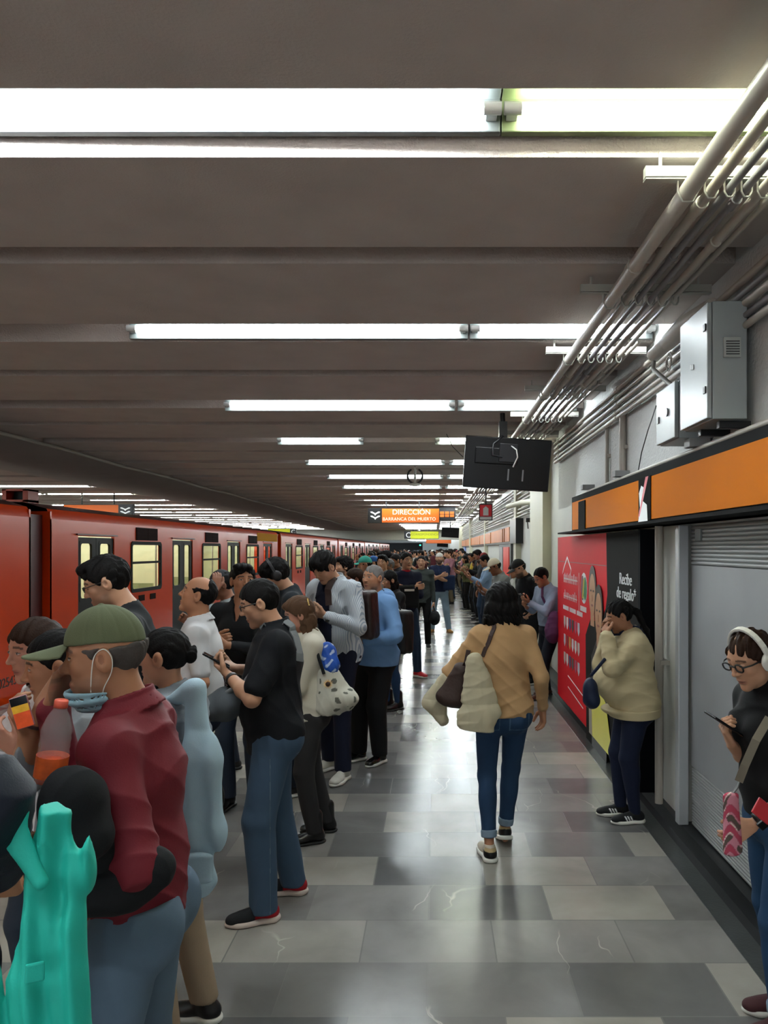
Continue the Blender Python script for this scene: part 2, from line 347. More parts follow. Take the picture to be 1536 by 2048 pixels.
# strut brackets that carry the bundle
k = 0; y = 2.906-1.29*2
while y < 34:
    t = empty('pipe_bracket', (1.2, y, 3.2)); tag(t, ('steel strut bracket of the pipe bundle, over the viewer', 'steel strut bracket of the pipe bundle beside the first lit groove', 'steel strut bracket of the pipe bundle beside the first dark groove', 'steel strut bracket of the pipe bundle just past the second lit groove', 'steel strut bracket of the pipe bundle before the third lit groove')[max(0, k-1)] if k < 6 else 'distant steel strut bracket holding the ceiling pipe bundle', 'bracket', 'strut brackets of the pipe bundle')
    MB().box(0.80, 1.52, y-0.018, y+0.018, 3.215, 3.255).box(0.80, 1.52, y-0.018, y+0.018, 3.205, 3.21).build('strut', mat('galvanised', '#a8a7a0', 0.4, metal=0.3), t)
    for xx, r in ((0.965, .034), (1.055, .021), (1.125, .016), (1.19, .016), (1.255, .020), (1.325, .014)):
        mb = MB(); mb.tube([(xx-r-.004, y, 3.215), (xx-r-.004, y, 3.165), (xx-r*.6, y, 3.165-r-.004), (xx, y, 3.160-r), (xx+r*.6, y, 3.165-r-.004), (xx+r+.004, y, 3.165), (xx+r+.004, y, 3.215)], 0.0045, 6)
        if y < 16: mb.build('clamp', _m['galvanised'], t)
    MB().tube([(0.86, y, 3.25), (0.86, y, 3.31)], 0.007, 6).tube([(1.45, y, 3.25), (1.45, y, 3.31)], 0.007, 6).build('rod', _m['galvanised'], t)
    y += 1.305; k += 1
# vertical drop pipes on the wall
def drop(x, y, z0, z1, r, label):
    tag(MB().tube([(x, y, z0), (x, y, z1)], r, 10).box(x-.0, XR, y-r-.02, y+r+.02, (z0+z1)/2, (z0+z1)/2+.03).build('drop_pipe', M_pipe), label, 'pipe')
drop(1.555, 6.95, 2.33, 2.92, 0.018, 'thin cream vertical pipe on the stucco wall, farther of the pair')
drop(1.55, 6.35, 2.33, 2.92, 0.030, 'thick cream vertical pipe on the stucco wall, nearer of the pair')
drop(1.52, 5.22, 0.076, 1.96, 0.028, 'grey vertical pipe between the billboard and the shutter')
drop(1.555, 5.33, 0.076, 1.96, 0.013, 'slim dark edged vertical pipe right beside the billboard')
# ---- electrical cabinets
M_cab = mat('cabinet_grey', '#92999b', 0.35, noise=0.04, nscale=3)
M_dk = mat('dark_plastic', '#15161a', 0.4)
c = empty('electrical_cabinet', (1.45, 4.0, 2.44)); tag(c, 'large pale grey electrical cabinet with vent grille on the upper wall', 'electrical cabinet')
MB().box(1.365, 1.535, 3.78, 4.21, 2.44, 3.02).build('body', M_cab, c, bevel=.005)
MB().box(1.34, 1.363, 3.785, 4.205, 2.445, 3.015).build('door', M_cab, c, bevel=.004)
for z in (2.57, 2.88): MB().box(1.333, 1.341, 3.80, 3.83, z, z+.035).build('hinge', M_dk, c, bevel=.002)
v = MB(); v.box(1.415, 1.50, 3.765, 3.78, 2.74, 2.84); v = v.build('vent_grille', mat('vent_grey', '#a4a8a6', .5), c, bevel=.003)
g = MB()
for i in range(6): g.box(1.425, 1.49, 3.759, 3.766, 2.753+i*.0125, 2.7565+i*.0125)
g.build('louvre', M_dk, v)
MB().box(1.335, 1.3395, 3.98, 4.0, 2.73, 2.755).box(1.335, 1.3395, 4.005, 4.02, 2.735, 2.76).build('label_plate', mat('label_white', '#dfe3e2', .5), c)
for yy in (3.86, 4.13): MB().box(1.42, 1.58, yy-.02, yy+.02, 2.405, 2.44).build('mounting_rail', M_dk, c, bevel=.003)
c2 = empty('electrical_cabinet', (1.45, 4.55, 2.43)); tag(c2, 'small pale grey electrical cabinet tucked beyond the large one', 'electrical cabinet')
MB().box(1.385, 1.58, 4.36, 4.73, 2.43, 2.76).build('body', M_cab, c2, bevel=.004)
MB().box(1.36, 1.383, 4.365, 4.725, 2.435, 2.755).build('door', M_cab, c2, bevel=.004)
MB().tube([(1.35, 4.5, 2.60), (1.361, 4.5, 2.60)], .025, 14).build('lock', mat('steel', '#8a8d8f', .35, metal=.6), c2)
MB().box(1.352, 1.361, 4.66, 4.69, 2.56, 2.60).build('hinge', M_dk, c2)
# big valve / junction fitting and flexible hose above the cabinets
j = empty('junction_fitting', (1.4, 4.6, 3.1)); tag(j, 'cream elbow junction fitting with hose beside the large cabinet', 'pipe fitting')
MB().tube([(1.50, 4.15, 3.10), (1.46, 4.45, 3.10), (1.42, 4.7, 3.06)], [.055, .06, .05], 14).build('elbow', M_pipe, j)
MB().tube([(1.42, 4.72, 3.06), (1.38, 4.86, 3.02)], .045, 14).build('cap', M_pipe, j)
MB().tube([(1.385, 4.85, 3.03), (1.37, 4.83, 2.93), (1.40, 4.70, 2.84), (1.44, 4.6, 2.76)], .014, 8).build('hose', mat('hose_grey', '#8c8a85', .5), j)
tag(MB().tube([at(1312, 812, 4.72), at(1303, 840, 5.3), at(1296, 860, 5.58), at(1283, 905, 5.76), at(1276, 945, 5.85), at(1262, 968, 6.02)], .004, 6).build('cable', M_dk), 'thin black cable sagging from the small cabinet down to the orange sign', 'cable')
mb = MB()
for i in range(26):
    a = i*2*PI/12; mb2 = (1.40+.01*i/26, 4.62+.05*math.cos(a), 2.90+.05*math.sin(a)+.002*i)
    mb.v.append(mb2)
pts = mb.v; tag(MB().tube(pts, .004, 6).build('cable_coil', M_pipe), 'coiled pale cable hanging beside the small cabinet', 'cable')

# ---- shop sign, shutter, frame
M_or = mat('orange_panel', '#cf7306', .7, noise=.05, nscale=1.2, spec=.06)
s = empty('shop_sign', (1.5, 5, 1.98)); tag(s, 'long orange shop sign with black edges over the shutter and billboard', 'sign')
MB().box(1.45, 1.58, 1.0, 8.15, 1.955, 2.345).build('casing', mat('sign_casing', '#0a0a0b', .8, spec=.1), s, bevel=.004)
MB().box(1.440, 1.452, 1.0, 8.07, 2.0, 2.285).build('orange_face', M_or, s)
MB().box(1.30, 1.58, 1.0, 8.15, 1.955, 1.972).build('lower_ledge', mat('soot_metal', '#1d1d1e', .8, noise=.3, spec=.05), s)
MB().box(1.43, 1.441, 7.35, 7.68, 1.98, 2.27).build('black_patch', mat('black_vinyl', '#1d1d1d', .85, spec=.04), s, bevel=.004)
lg = MB().box(1.434, 1.441, 5.12, 5.42, 1.995, 2.29).build('logo_panel', _m['black_vinyl'], s)
mb = MB(); mb.add([(1.432, 5.42, 1.99), (1.432, 5.18, 1.99), (1.432, 5.20, 2.10), (1.432, 5.30, 2.13), (1.432, 5.27, 2.22), (1.432, 5.34, 2.24), (1.432, 5.40, 2.19), (1.432, 5.37, 2.08)], [tuple(range(8))]); mb.build('white_shape', mat('white_vinyl', '#e9ebec', .4), lg)
mb = MB(); mb.add([(1.4315, 5.42, 2.02), (1.4315, 5.38, 2.03), (1.4315, 5.16, 2.29), (1.4315, 5.23, 2.29)], [(0, 1, 2, 3)]); mb.build('red_band', mat('red_vinyl', '#d63a4a', .4), lg)
tag(MB().tube([(1.50, 0.5, 2.38), (1.50, 7.9, 2.36)], .016, 8).build('conduit', M_pipe), 'pale conduit lying along the top of the shop sign', 'pipe')
for yy, zz in ((7.55, 2.38), (6.2, 2.38), (4.4, 2.38)):
    tag(MB().box(1.44, 1.56, yy-.05, yy+.05, zz, zz+.05).build('junction_box', mat('box_grey', '#8d8f90', .5), bevel=.004), 'small grey junction box on top of the shop sign', 'junction box', 'junction boxes on the sign')
M_shut = mat('shutter_metal', '#a3a6a7', .45, noise=.12, nscale=2.5, metal=.25, bump=.03)
t = empty('roller_shutter', (1.6, 3.6, .08)); tag(t, 'closed grey metal roller shutter under the orange sign', 'shutter')
MB().box(1.60, 1.64, 2.3, 4.80, .45, 1.70).build('panel', mat('scuffed_steel', '#989b9e', .5, noise=.22, nscale=1.6, metal=.2), t)
mb = MB()
for i in range(11): mb.tube([(1.61, 2.3, 1.715+i*.024), (1.61, 4.80, 1.715+i*.024)], .013, 8)
mb.build('slats', M_shut, t)
mb = MB()
for i in range(20): mb.tube([(1.612, 2.3, .09+i*.019), (1.612, 4.80, .09+i*.019)], .0105, 6)
mb.build('corrugated_foot', M_shut, t)
MB().box(1.588, 1.60, 4.60, 4.70, 1.85, 1.92).build('notice_sticker', mat('sticker', '#6f7577', .5), t)
MB().box(1.52, 1.585, 4.80, 4.87, .076, 1.95).build('guide_rail', mat('aluminium', '#aeb2b6', .35, metal=.3), t, bevel=.006)
# ---- billboard
M_red = mat('ad_red', '#d0202a', .6, noise=.03, spec=.08); M_blk = mat('ad_black', '#262524', .8, noise=.04, spec=.04); M_wht = _m['white_vinyl']
bb = empty('billboard', (1.5, 7.2, .1)); tag(bb, 'red and black advertising billboard standing against the wall under the sign', 'billboard')
BX = 1.445
MB().box(BX, 1.56, 5.45, 9.05, .10, 1.935).build('board', M_red, bb)
MB().box(1.44, 1.56, 5.40, 5.45, .09, 1.94).build('frame_edge', mat('frame_black', '#101116', .8, spec=.06), bb)
def flat(pts, name, m, parent, x=BX, t=.002):          # outline in (y, z) on the face of the board
    n = len(pts); mb = MB(); mb.add([(x-t, y, z) for y, z in pts]+[(x, y, z) for y, z in pts], [tuple(range(n)), tuple(range(n, 2*n))[::-1]]+[(i, (i+1) % n, n+(i+1) % n, n+i)[::-1] for i in range(n)])
    return mb.build(name, m, parent)
wave = [(6.48, 1.935), (6.46, 1.6), (6.44, 1.42), (6.50, 1.30), (6.60, 1.22), (6.66, 1.12), (6.64, .9), (6.58, .6), (6.5, .3), (6.5, .10)]
flat([(5.46, .10), (5.46, 1.935)]+wave, 'black_area', M_blk, bb)
text('lettering', 'Recibe', M_wht, .125, (BX-.004, 6.01, 1.53), (PI/2, 0, -PI/2), bb, sx=1.12)
text('lettering', 'de regalo*', M_wht, .125, (BX-.004, 6.10, 1.42), (PI/2, 0, -PI/2), bb, sx=1.12)
# two sportsmen, flat printed busts (generic)
M_skinp = mat('printed_skin', '#b98a66', .4); M_hairp = mat('printed_hair', '#241c18', .4); M_yel = mat('ad_yellow', '#d8cf3a', .35)
def oval(cy, cz, ry, rz, n=22, a0=0, a1=2*PI): return [(cy+ry*math.cos(a0+(a1-a0)*i/n), cz+rz*math.sin(a0+(a1-a0)*i/n)) for i in range(n)]
def bust(cy, cz, s, body, x):
    flat([(cy-.30*s, cz-1.6*s), (cy-.34*s, cz-.42*s), (cy-.10*s, cz-.24*s), (cy+.10*s, cz-.24*s), (cy+.34*s, cz-.42*s), (cy+.30*s, cz-1.6*s)][::1], 'printed_figure', body, bb, x)
    flat([(cy-.085*s, cz-.30*s), (cy-.085*s, cz), (cy+.085*s, cz), (cy+.085*s, cz-.30*s)], 'printed_neck', M_skinp, bb, x-.002)
    flat(oval(cy, cz+.05*s, .175*s, .235*s), 'printed_hair', M_hairp, bb, x-.003)
    flat(oval(cy, cz, .145*s, .205*s), 'printed_face', M_skinp, bb, x-.004)
    for d in (-.06, .06): flat(oval(cy+d*s, cz+.04*s, .028*s, .010*s, 8), 'printed_eye', M_hairp, bb, x-.006)
    flat(oval(cy, cz-.10*s, .05*s, .012*s, 8), 'printed_mouth', mat('printed_lip', '#8a4a40', .4), bb, x-.006)
    flat(oval(cy, cz-.03*s, .02*s, .035*s, 8), 'printed_nose', mat('printed_nose_tone', '#a67654', .4), bb, x-.006)
bust(7.03, 1.38, .95, _m['ad_black'], BX-.003); bust(6.74, 1.22, .95, mat('ad_dark', '#1d1e20', .4), BX-.008)
flat([(7.0, .10), (7.05, .5), (6.8, .62), (6.45, .5), (6.2, .10)], 'yellow_print', M_yel, bb, BX-.012)
flat([(7.14, .10), (7.16, .6), (7.06, .6), (7.0, .10)], 'printed_trousers', mat('ad_grey', '#8a7f74', .4), bb, BX-.013)
# logos: house outline with script, round emblem, line of small letters, rows of crests
for a, b2 in (((8.62, 1.60), (8.40, 1.72)), ((8.40, 1.72), (8.16, 1.59)), ((8.16, 1.59), (8.20, 1.54)), ((8.70, 1.54), (8.62, 1.60))):
    flat([(a[0], a[1]), (b2[0], b2[1]), (b2[0], b2[1]-.022), (a[0], a[1]-.022)], 'house_outline', M_wht, bb)
rr = random.Random(3)
for row, (z, h, y0, y1) in enumerate([(1.43, .14, 8.62, 7.80), (1.25, .10, 8.62, 7.84)]):
    mbb = MB(); y = y0
    while y > y1:
        w_ = rr.uniform(.035, .07); hh = h*rr.choice([.62, .62, 1.0, .75]); x = BX
        mbb.box(x-.002, x, y-w_*.35, y, z, z+hh); mbb.box(x-.002, x, y-w_, y, z+h*.25, z+h*.36); y -= w_+.02
    mbb.build('white_script', M_wht, bb)
flat([(7.72, 1.16), (7.72, 1.56), (7.71, 1.56), (7.71, 1.16)], 'divider', M_wht, bb)
em = flat(oval(7.46, 1.42, .16, .15), 'round_emblem', M_wht, bb)
flat(oval(7.52, 1.42, .08, .12), 'emblem_field', mat('emblem_wine', '#7d2a3c', .4), em, BX-.003); flat(oval(7.39, 1.42, .07, .11), 'emblem_field', mat('emblem_green', '#1d7a45', .4), em, BX-.003)
flat([(7.51, 1.32), (7.47, 1.32), (7.41, 1.51), (7.45, 1.51)], 'emblem_field', M_yel, em, BX-.005)
for k in range(7): flat([(7.64-k*.045, 1.19), (7.61-k*.045, 1.19), (7.61-k*.045, 1.24), (7.64-k*.045, 1.24)], 'small_lettering', M_wht, bb)
for k in range(22):
    if k % 8 != 7: flat([(8.66-k*.052, 1.13), (8.625-k*.052, 1.13), (8.625-k*.052, 1.175), (8.66-k*.052, 1.175)], 'small_lettering', M_wht, bb)
cols = ['#c9c3bd', '#caa24a', '#b0486a', '#dedede', '#e4e4ea', '#c6c9d6', '#2e4a7c', '#dcdcdc', '#9a3038', '#39423f']
for r in range(3):
    for q in range(6):
        y = 8.56-q*.165; z = .99-r*.20; cc = cols[(r*5+q*3) % 10]
        em = flat([(y+.05, z+.065), (y+.055, z-.02), (y, z-.07), (y-.055, z-.02), (y-.05, z+.065)][::-1], 'club_crest', mat('crest'+cc, cc, .4), bb)
for z0 in (.40, .28): flat([(8.35, z0+.03), (7.5, z0-.03), (7.5, z0-.04), (8.35, z0+.02)], 'thin_line', M_wht, bb)
MB().box(BX-.0015, BX, 5.46, 9.05, 1.655, 1.662).build('seam', mat('seam_dark', '#7c1e20', .5), bb)
# ---- small notices on the pale pilaster, poster door, blue door
for i in range(3):
    z = 1.83-.10*i
    tag(MB().box(1.690, 1.70, 10.55, 10.8, z-.08, z).build('notice', mat('notice_paper', '#c4c7c0', .6)), 'small pale notice plate on the white pilaster, %s of three' % ('topmost', 'middle', 'lowest')[i], 'notice')
dr = empty('door_1', (1.86, 20, .08)); dr['kind'] = 'structure'
MB().box(1.80, 1.87, 18.3, 21.6, .08, 1.95).build('door_frame', mat('grey_frame', '#6d7072', .5), dr); MB().box(1.78, 1.80, 18.6, 20.1, .3, 1.85).build('red_poster', mat('poster_red', '#d0352a', .4, emit=.05), dr)
MB().box(1.78, 1.80, 20.3, 21.4, .2, 1.85).build('door_leaf', mat('leaf_grey', '#9a9da0', .5), dr)
MB().box(1.8, 1.87, 46, 49, .08, 1.98).build('door_2', mat('blue_door', '#7d92cf', .5), kind='structure')
# ---- far orange sign over the distant shops
s2 = empty('shop_sign', (1.8, 34, 2)); tag(s2, 'distant orange sign divided into panels, on the wall behind the crowd', 'sign')
MB().box(1.77, 1.86, 17.6, 51, 1.93, 2.38).build('casing', mat('bronze_casing', '#3a3028', .5), s2)
M_or2 = mat('orange_lit', '#bf6a0e', .5, noise=.3, nscale=1.5, emit=.02)
ys = [18.0, 19.4, 19.9, 24.2, 30.0, 37.0, 43.6, 50.4]
for a, b2 in zip(ys[:-1], ys[1:]): MB().box(1.75, 1.77, a+.15, b2-.15, 1.98, 2.32).build('orange_face', M_or2, s2)
MB().box(1.70, 1.86, 16.2, 17.5, 1.92, 2.45).build('end_box', M_dk, s2)

# ---- hanging monitors and signs
def monitor(px0, px1, py0, py1, Y, label, detail=False):
    c = at((px0+px1)/2, (py0+py1)/2, Y); wd = (px1-px0)*Y/F; h = (py1-py0)*Y/F
    t = empty('hanging_monitor', c); tag(t, label, 'monitor')
    rot = Matrix.Rotation(math.radians(3.5), 4, 'Y') @ Matrix.Rotation(math.radians(8), 4, 'X')
    def place(o): o.matrix_parent_inverse = Matrix.Identity(4); o.rotation_euler = rot.to_euler()
    o = MB().box(-wd/2, wd/2, -.02, .03, -h/2, h/2).build('screen_case', mat('monitor_black', '#08090c', .3, spec=.35), bevel=.01); o.parent = t; place(o)
    o = MB().box(-wd*.38, wd*.12, -.06, -.02, -h*.02, h*.30).build('rear_housing', _m['monitor_black'], bevel=.012); o.parent = t; place(o)
    if detail:
        o = MB().box(-.10, .10, -.10, -.06, .02, .22).build('wall_mount', M_dk, bevel=.005); o.parent = t; place(o)
        o = MB().tube([(.02, -.09, .2), (.08, -.13, .16), (.10, -.12, .08), (.06, -.09, -.03)], .008, 6).build('white_cable', mat('cable_white', '#c9c9c4', .5)); o.parent = t; place(o)
        for xx in (.02, .18):
            o = MB().box(xx-.008, xx+.008, -.028, -.02, -h*.32, -h*.10).build('slot', mat('steel', '#8a8d8f', .35, metal=.6)); o.parent = t; place(o)
        MB().tube([(c.x-.05, Y-.0, ZS), (c.x-.04, Y-.0, c.z+.18)], .028, 10).box(c.x-.09, c.x, Y-.05, Y+.05, c.z+.28, c.z+.46).build('pole', M_dk, t)
        MB().tube([(c.x-.05, Y-.05, c.z+.3), (c.x-.16, Y-.12, c.z+.2), (c.x-.17, Y-.12, c.z+.08), (c.x-.06, Y-.1, c.z+.06)], .012, 8).build('cable_loop', M_dk, t)
    else:
        MB().tube([(c.x, Y, 3.57), (c.x, Y, c.z)], .03, 8).build('pole', M_dk, t)
monitor(928, 1100, 876, 979, 8.5, 'black hanging monitor seen from behind, close by the ceiling pipes', True)
monitor(883, 918, 1055, 1075, 42, 'small distant black monitor hanging beside the yellow sign')
monitor(874, 896, 1087, 1094, 74, 'tiny distant black monitor hanging below the far orange sign')
tag(MB().tube([at(893, 868, 8.2), at(905, 893, 8.3), at(926, 914, 8.42)], .004, 5).build('cable', M_dk), 'thin dark cable running from the ceiling to the hanging monitor', 'cable')
M_sor = mat('sign_orange', '#d8650f', .5, emit=.06); M_yl = mat('sign_yellow', '#ccd412', .5, emit=.06); M_ltr = mat('sign_letter', '#f6e7d2', .4, emit=.12)
def hang_sign(px0, px1, py0, py1, Y, face, label, icon_w, icon=None, lines=(), icon_right=False):
    a = at(px0, py1, Y); b2 = at(px1, py0, Y); t = empty('hanging_sign', ((a.x+b2.x)/2, Y, a.z)); tag(t, label, 'sign')
    MB().box(a.x-.02, b2.x+.02, Y, Y+.12, a.z-.02, b2.z+.02).build('case', M_dk, t)
    iw = icon_w*Y/F; x0, x1 = (a.x+iw, b2.x) if not icon_right else (a.x, b2.x-iw)
    MB().box(x0, x1, Y-.01, Y, a.z, b2.z).build('face', face, t)
    ix0 = a.x if not icon_right else b2.x-iw
    if iw: ic = MB().box(ix0, ix0+iw, Y-.012, Y, a.z, b2.z).build('icon_square', M_dk, t)
    for xx in (a.x+(b2.x-a.x)*.25, a.x+(b2.x-a.x)*.72): MB().tube([(xx, Y+.05, b2.z), (xx, Y+.05, 3.32)], .02, 6).build('hanger', M_dk, t)
    cx = ix0+iw/2; cz = (a.z+b2.z)/2; hh = b2.z-a.z
    if icon == 'eagle':
        for dz in (.16, -.14):
            for sx in (-1, 1):
                p = [(0, -.16), (sx*.10, -.04), (sx*.34, .06), (sx*.36, .13), (sx*.22, .14), (sx*.06, .04), (0, .02)]
                mb = MB(); mb.add([(cx+u*iw, Y-.016, cz+(v+dz)*hh) for u, v in p], [tuple(range(7))]); mb.build('bird_emblem', mat('emblem_white', '#eef2f2', .4, emit=.1), ic)
    elif icon:
        text('lettering', icon, mat('emblem_white', '#eef2f2', .4, emit=.1), hh*1.05, (cx-iw*.30, Y-.016, cz-hh*.36), (PI/2, 0, 0), ic, ext=.003)
    for s_, size, fx, dz, m in lines:
        text('lettering', s_, m, size*hh, (x0+(x1-x0)*fx, Y-.014, cz+dz*hh), (PI/2, 0, 0), t, ext=.002)
    return t
hang_sign(737, 878, 1017.5, 1045, 24, M_sor, 'orange direction sign with black bird emblem hanging over the platform', 27, 'eagle',
          [('DIRECCIÓN', .52, .18, .08, M_ltr), ('BARRANCA DEL MUERTO', .335, .01, -.36, M_ltr)])
hang_sign(809, 877, 1063, 1077, 49, M_yl, 'distant yellow hanging sign with a black letter square', 12, 'C', [('CORRESPONDENCIA', .42, .03, -.05, mat('olive_letter', '#8a9010', .5))])
hang_sign(852, 902, 1079, 1086.5, 72, M_sor, 'tiny far orange hanging sign below the yellow one', 0)
hang_sign(536, 592, 1058, 1068.5, 52, M_yl, 'yellow hanging sign with black letter square partly behind the train roof', 12, 'C', [], True)
t = hang_sign(879, 910, 1014, 1040, 27, M_dk, 'dark display sign with an orange grid, behind the direction sign', 0)
for r in range(2):
    for q in range(3):
        a = at(880+q*10, 1028+r*6, 26.95); b2 = at(888+q*10, 1023+r*6, 26.95); MB().box(a.x, b2.x, 26.94, 26.98, a.z, b2.z).build('orange_cell', M_sor, t)
# opposite platform signs seen above the train
hang_sign(128, 265, 1010, 1034, 20.6, M_sor, 'orange hanging sign of the opposite platform, half hidden by the train roof', 28, 'eagle', [], True)
# red fire extinguisher sign
t = empty('extinguisher_sign', at(971, 1040, 17)); tag(t, 'small red and white fire extinguisher sign hanging on a stem', 'sign')
a = at(958, 1041, 17); b2 = at(985, 1008, 17)
MB().box(a.x, b2.x, 17, 17.03, a.z, b2.z).build('black_border', M_dk, t); MB().box(a.x+.02, b2.x-.02, 16.985, 17, a.z+.09, b2.z-.02).build('red_face', mat('sign_red', '#c4202c', .4, emit=.03), t)
MB().box(a.x+.02, b2.x-.02, 16.985, 17, a.z+.02, a.z+.08).build('white_strip', M_wht, t)
MB().add([(a.x+.09, 16.98, a.z+.11), (b2.x-.09, 16.98, a.z+.11), (b2.x-.09, 16.98, b2.z-.10), (a.x+.15, 16.98, b2.z-.05), (a.x+.09, 16.98, b2.z-.10)], [(0, 1, 2, 3, 4)]).build('extinguisher_symbol', M_wht, t)
MB().tube([(a.x+.15, 17.01, b2.z), (a.x+.15, 17.01, 3.32)], .015, 6).build('stem', M_dk, t)
# ring of coiled cable with white device
def ring(px, py, Y, s, label):
    c_ = at(px, py, Y); t = empty('ceiling_camera', c_); tag(t, label, 'camera')
    mb = MB(); mb.tube([c_+Vector((s*math.sin(a_), 0, s*math.cos(a_))) for a_ in np.linspace(.5, 2*PI-.5, 24)], s*.13, 8); mb.build('cable_loop', M_dk, t)
    MB().tube([c_+Vector((0, 0, s*1.2)), c_+Vector((0, 0, -s*.9))], s*.16, 10).build('stem', mat('white_plastic', '#d9dbd4', .4), t)
    MB().lathe([(0.01, -s*.85), (s*.45, -s*.95), (s*.75, -s*1.15), (s*.7, -s*1.3), (s*.3, -s*1.4), (.01, -s*1.42)], c_, 20).build('dome', _m['white_plastic'], t)
    MB().tube([c_+Vector((0, 0, s*1.1)), Vector((c_.x, Y, ZS+.01))], s*.10, 8).build('rod', M_dk, t)
ring(830, 952, 14, .135, 'white dome device with a black cable loop hanging from the ceiling')
ring(838.5, 1056, 45, .13, 'distant tiny dome device with dark loop above the yellow sign')
# bracket pipes over the pilaster and little black camera
t = empty('wall_camera', (1.5, 13, 2.3)); tag(t, 'small black camera with a dangling cable on the cream pilaster', 'camera')
a = at(1055, 1042, 12.9); MB().box(a.x-.03, a.x+.05, 12.85, 12.95, a.z-.02, a.z+.05).build('body', M_dk, t, bevel=.01); MB().tube([(a.x+.03, 12.9, a.z), (a.x+.12, 12.95, a.z+.03), (1.60, 12.95, a.z+.02)], .01, 6).build('bracket', M_dk, t)
MB().tube([(a.x, 12.9, a.z-.02), (a.x+.01, 12.9, a.z-.13)], .008, 6).build('cable', M_dk, t)
tag(MB().tube([at(1016, 1013, 15), at(1045, 1005, 13.6), at(1075, 1003, 12.7)], .05, 10).build('wall_pipe', M_cream), 'thick cream pipe stub bending off the pilaster below the monitor', 'pipe')
# opposite-platform clutter above the train roof
t = empty('roof_equipment', at(30, 1000, 13)); tag(t, 'red framed equipment box beyond the nearest train car roof', 'equipment')
a = at(4, 1004, 13); b2 = at(56, 978, 13); mb = MB()
for u0, u1, v0, v1 in ((a.x, a.x+.07, a.z-.3, b2.z), (b2.x-.09, b2.x, a.z-.3, b2.z), (a.x, b2.x, b2.z-.03, b2.z), (a.x, b2.x, a.z, a.z+.04)): mb.box(u0, u1, 13, 13.35, v0, v1)
mb.build('red_frame', mat('frame_red', '#a83420', .45), t); MB().box(a.x+.05, b2.x-.05, 13.25, 13.3, a.z-.3, b2.z-.02).build('dark_panel', M_dk, t)
# ================================================================ THE TRAIN
XT = -5.10
def train_mat():
    m = mat('train_orange', '#cb3c06', .28, noise=.07, nscale=1.2, coat=.10, bump=.03, bscale=2.5, bdist=.02, spec=.25)
    return m
M_tr = train_mat(); M_trd = mat('train_dark_red', '#4a0f0c', .5); M_rub = mat('black_rubber', '#101010', .7, spec=.12); M_leaf = mat('door_leaf_grey', '#1f1f1d', .6, spec=.12)
M_vent = mat('vent_brown', '#2c120d', .8, spec=.08); M_in = mat('cabin_lining', '#b9bba6', .5); M_roof = mat('train_roof', '#5b2418', .5)
def glass_mat():
    m = bpy.data.materials.new('window_glass'); m.use_nodes = True; nt = m.node_tree
    b = nt.nodes['Principled BSDF']; nt.nodes.remove(b); o = nt.nodes['Material Output']
    tr = nt.nodes.new('ShaderNodeBsdfTransparent'); tr.inputs[0].default_value = (.80, .84, .74, 1)
    gl_ = nt.nodes.new('ShaderNodeBsdfGlossy'); gl_.inputs['Roughness'].default_value = .05
    mx = nt.nodes.new('ShaderNodeMixShader'); fr = nt.nodes.new('ShaderNodeFresnel'); fr.inputs[0].default_value = 1.45
    nt.links.new(fr.outputs[0], mx.inputs[0]); nt.links.new(tr.outputs[0], mx.inputs[1]); nt.links.new(gl_.outputs[0], mx.inputs[2]); nt.links.new(mx.outputs[0], o.inputs[0])
    return m
M_gl = glass_mat()
M_cabl = mat('cabin_light', '#f4f4de', .5, emit=6.0)
def rrect(y0, y1, z0, z1, r, n=5):
    pts = []
    for cy, cz, a0 in ((y1-r, z1-r, 0), (y0+r, z1-r, PI/2), (y0+r, z0+r, PI), (y1-r, z0+r, 1.5*PI)):
        pts += [(cy+r*math.cos(a0+PI/2*i/n), cz+r*math.sin(a0+PI/2*i/n)) for i in range(n+1)]
    return pts
def frame_ring(mb, x0, x1, o, i):      # solid ring between outline o and outline i
    n = len(o); vs = [(x0, *p) for p in o]+[(x0, *p) for p in i]+[(x1, *p) for p in o]+[(x1, *p) for p in i]
    fs = []
    for k in range(n):
        j_ = (k+1) % n
        fs += [(k, j_, n+j_, n+k), (2*n+k, 3*n+k, 3*n+j_, 2*n+j_), (k, 2*n+k, 2*n+j_, j_), (n+k, n+j_, 3*n+j_, 3*n+k)]
    mb.add(vs, fs)
def poly(mb, x, o): mb.add([(x, *p) for p in o], [tuple(range(len(o)))])
def side_wall(mb, X, y0, y1, zb, zt, holes, th=.05):       # vertical side with rectangular openings
    yc = sorted({y0, y1, *[h[0] for h in holes], *[h[1] for h in holes]}); zc = sorted({zb, zt, *[h[2] for h in holes], *[h[3] for h in holes]})
    for a, b in zip(yc[:-1], yc[1:]):
        for c_, d in zip(zc[:-1], zc[1:]):
            my, mz = (a+b)/2, (c_+d)/2
            if any(h[0] < my < h[1] and h[2] < mz < h[3] for h in holes): continue
            mb.add([(X, a, c_), (X, b, c_), (X, b, d), (X, a, d)], [(0, 1, 2, 3)])
            mb.add([(X-th, a, c_), (X-th, b, c_), (X-th, b, d), (X-th, a, d)], [(3, 2, 1, 0)])
    for h in holes:
        mb.add([(X, h[0], h[2]), (X, h[1], h[2]), (X, h[1], h[3]), (X, h[0], h[3]), (X-th, h[0], h[2]), (X-th, h[1], h[2]), (X-th, h[1], h[3]), (X-th, h[0], h[3])], [(0, 4, 5, 1), (1, 5, 6, 2), (2, 6, 7, 3), (3, 7, 4, 0)])
